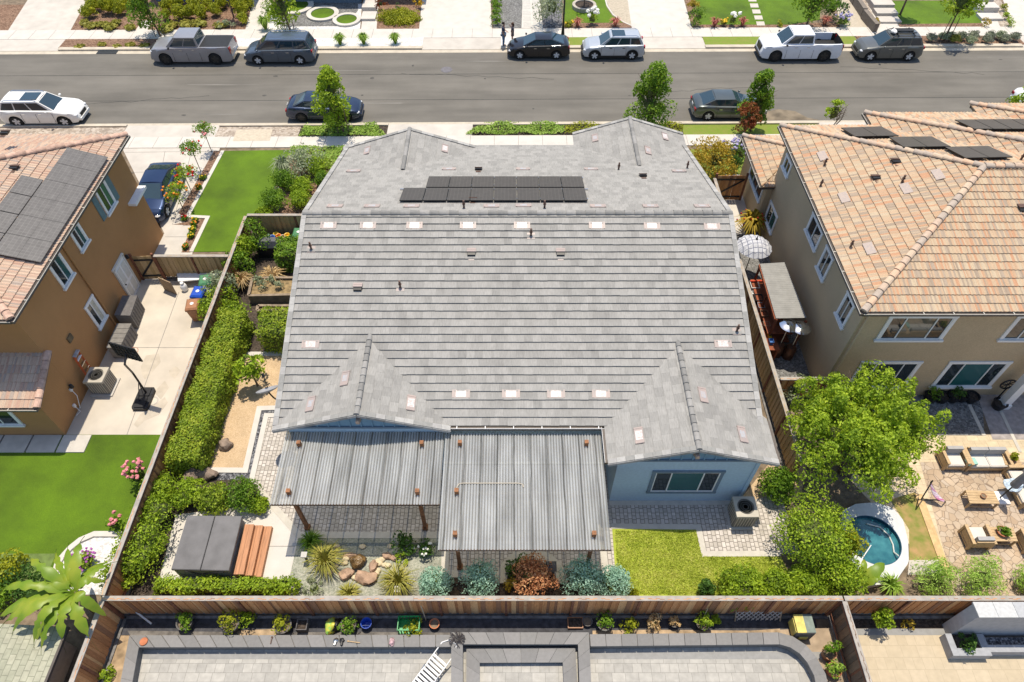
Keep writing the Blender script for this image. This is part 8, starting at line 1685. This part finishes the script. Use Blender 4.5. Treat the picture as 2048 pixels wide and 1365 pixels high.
for u in (0, L_): b.bar(pt(u, -.1), pt(u, hh_ + .08), .04, .035)
b.build('stile', mat('tan_stile', (.45, .34, .22), var=.2), t)
q = G(1596, 1262); t = thing('compost_bin', 'black and yellow square compost bin in the right corner of the strip', 'bin', q); MB().box(q + Vector((0, 0, .35)), (.62, .62, .7)).build('bin', m_fabp, t); b = MB(); b.box(q + Vector((-.16, .02, .72)), (.32, .62, .06), m=0); b.box(q + Vector((.16, .02, .72)), (.32, .62, .06), m=1); b.box(q + Vector((-.325, 0, .4)), (.03, .5, .5), m=0); b.box(q + Vector((0, -.325, .25)), (.3, .03, .2), m=0); b.build('lid', [mat('yellow_plastic', (.60, .50, .12), rough=.5), mat('grey_green_plastic', (.16, .20, .17), rough=.5)], t)
q = G(288, 1284, .45); tag(MB().lathe([(.09, 0), (.14, .035), (.13, .05), (0, .03)], q, 18).build('saucer', m_terra, loc=q), 'round terracotta saucer lying on the seat wall corner', 'saucer')
for i, (a, c, r, m, lab) in enumerate([((544, 1275), (541, 1288), .02, m_brownm, 'rusty hand tool lying across the left seat wall'), ((672, 1281), (669, 1291), .05, m_alu, 'grey metal tape lying on the seat wall'), ((684, 1281), (683, 1291), .05, m_black, 'small black case lying on the seat wall'), ((696, 1283), (720, 1286), .018, m_teak, 'wooden handled tool lying on the seat wall')]):
    b = MB(); b.tube([G(*a, .48), G(*c, .48)], r, 6); b.blob(G(*a, .48), (r * 2, r * 1.8, r * 1.2), i, .2, 8, 5); tag(b.build('hand_tool', m), lab, 'tool')
q = G(784, 1284, .45); b = MB(); b.blob(q + Vector((0, 0, .05)), (.10, .16, .06), 4, .35, 12, 6); tag(b.build('cloth', mat('pink_grey_cloth', (.45, .30, .32), var=.4, scale=12), loc=q), 'crumpled pinkish cloth lying on the seat wall', 'cloth')
rg = random.Random(8); q = G(914, 1280, .5); b = MB()
for k in range(26): a = rg.uniform(0, 6.3); e_ = rg.uniform(0, 6.3); b.tube([q + Vector((.3 * math.cos(a), .26 * math.sin(a), .03)), q + Vector((.1 * math.cos(e_), .1 * math.sin(e_), .12)), q + Vector((.28 * math.cos(e_ + 2), .3 * math.sin(e_ + 2), .05))], .008, 4)
tag(b.build('wire_bundle', mat('dark_twigs', (.07, .06, .06)), loc=q), 'tangled bundle of dark wire at the seat wall corner', 'wire bundle')
b = MB(); b.tube([G(272, 1224, .25), G(303, 1248, .05)], .035, 8); tag(b.build('pipe', m_white), 'white pipe lying at an angle in the left of the strip', 'pipe')
b = MB(); b.tube([G(840, 1206, 1.2), G(852, 1241, .03)], .022, 6); tag(b.build('wooden_stick', mat('pale_stick', (.55, .42, .28))), 'pale wooden stick leaning on the rear fence', 'stick')
b = MB(); b.tube([G(1416, 1217, .9), G(1406, 1238, .36)], .012, 5); tag(b.build('plant_stake', mat('pale_cane', (.55, .48, .32))), 'thin cane standing in the fresh green pot', 'cane')
# white tubular lounge frame
q = G(868, 1342); t = thing('folding_chair', 'white tubular folding chair lying on the pale patio', 'chair', q); U = Vector((.62, .78, 0)).normalized(); W = Vector((-U.y, U.x, 0)); b = MB()
pp_ = lambda u, v, z: q + U * u + W * v + Vector((0, 0, z))
for v in (-.3, .3): b = MB(); b.tube([pp_(-.75, v, .1), pp_(0, v, .25), pp_(.8, v, .45)], .022, 8); b.build('side_rail', m_white, t)
for i in range(9): b = MB(); u = -.7 + .13 * i; b.box(pp_(u, 0, .12 + .17 * (u + .75) / .8), (.07, .6, .012), math.atan2(U.y, U.x)); b.build('slat', m_white, t)
b = MB(); b.tube([pp_(.8, -.3, .45), pp_(1.05, -.15, .5), pp_(1.0, .15, .5), pp_(.8, .3, .45)], .02, 8); b.build('head_bar', m_white, t)
for v in (-.32, .32): b = MB(); b.tube([pp_(-.5, v, .02), pp_(-.1, v, .3), pp_(.3, v, .02)], .018, 6); b.build('leg', m_alu, t)
# ------------------------------------------------------------------ light, sky, camera
sun_dir = Vector((-.004, -.25, -1)).normalized()
sl = bpy.data.lights.new('sun', 'SUN'); sl.energy = SUN_E; sl.angle = R(.5); sl.color = (1, .91, .76)
so = bpy.data.objects.new('sun', sl); COL.objects.link(so); so.rotation_euler = sun_dir.to_track_quat('-Z', 'Y').to_euler()
w = bpy.data.worlds.new('World'); scene.world = w; w.use_nodes = True
nt = w.node_tree; bg = nt.nodes['Background']
sky = nt.nodes.new('ShaderNodeTexSky'); sky.sky_type = 'NISHITA'; sky.sun_disc = False
sky.sun_elevation = math.asin(-sun_dir.z); sky.sun_rotation = math.atan2(.004, .25); sky.air_density = 1.0; sky.dust_density = 1.0
nt.links.new(sky.outputs[0], bg.inputs['Color']); bg.inputs['Strength'].default_value = SKY_E
cam = bpy.data.cameras.new('camera'); co = bpy.data.objects.new('camera', cam); COL.objects.link(co)
co.location = (0, 0, H); co.rotation_euler = (math.pi / 2 - PITCH, 0, 0)
cam.sensor_width = 36; cam.lens = 24; cam.clip_end = 2000; cam.clip_start = .1
scene.camera = co
vs = scene.view_settings; vs.view_transform = 'Standard'; vs.look = 'None'; vs.exposure = EXPO; vs.gamma = 1; vs.use_curve_mapping = False
scene.cycles.max_bounces = 6
for o in list(scene.objects):
    if '_o' in o: del o['_o']
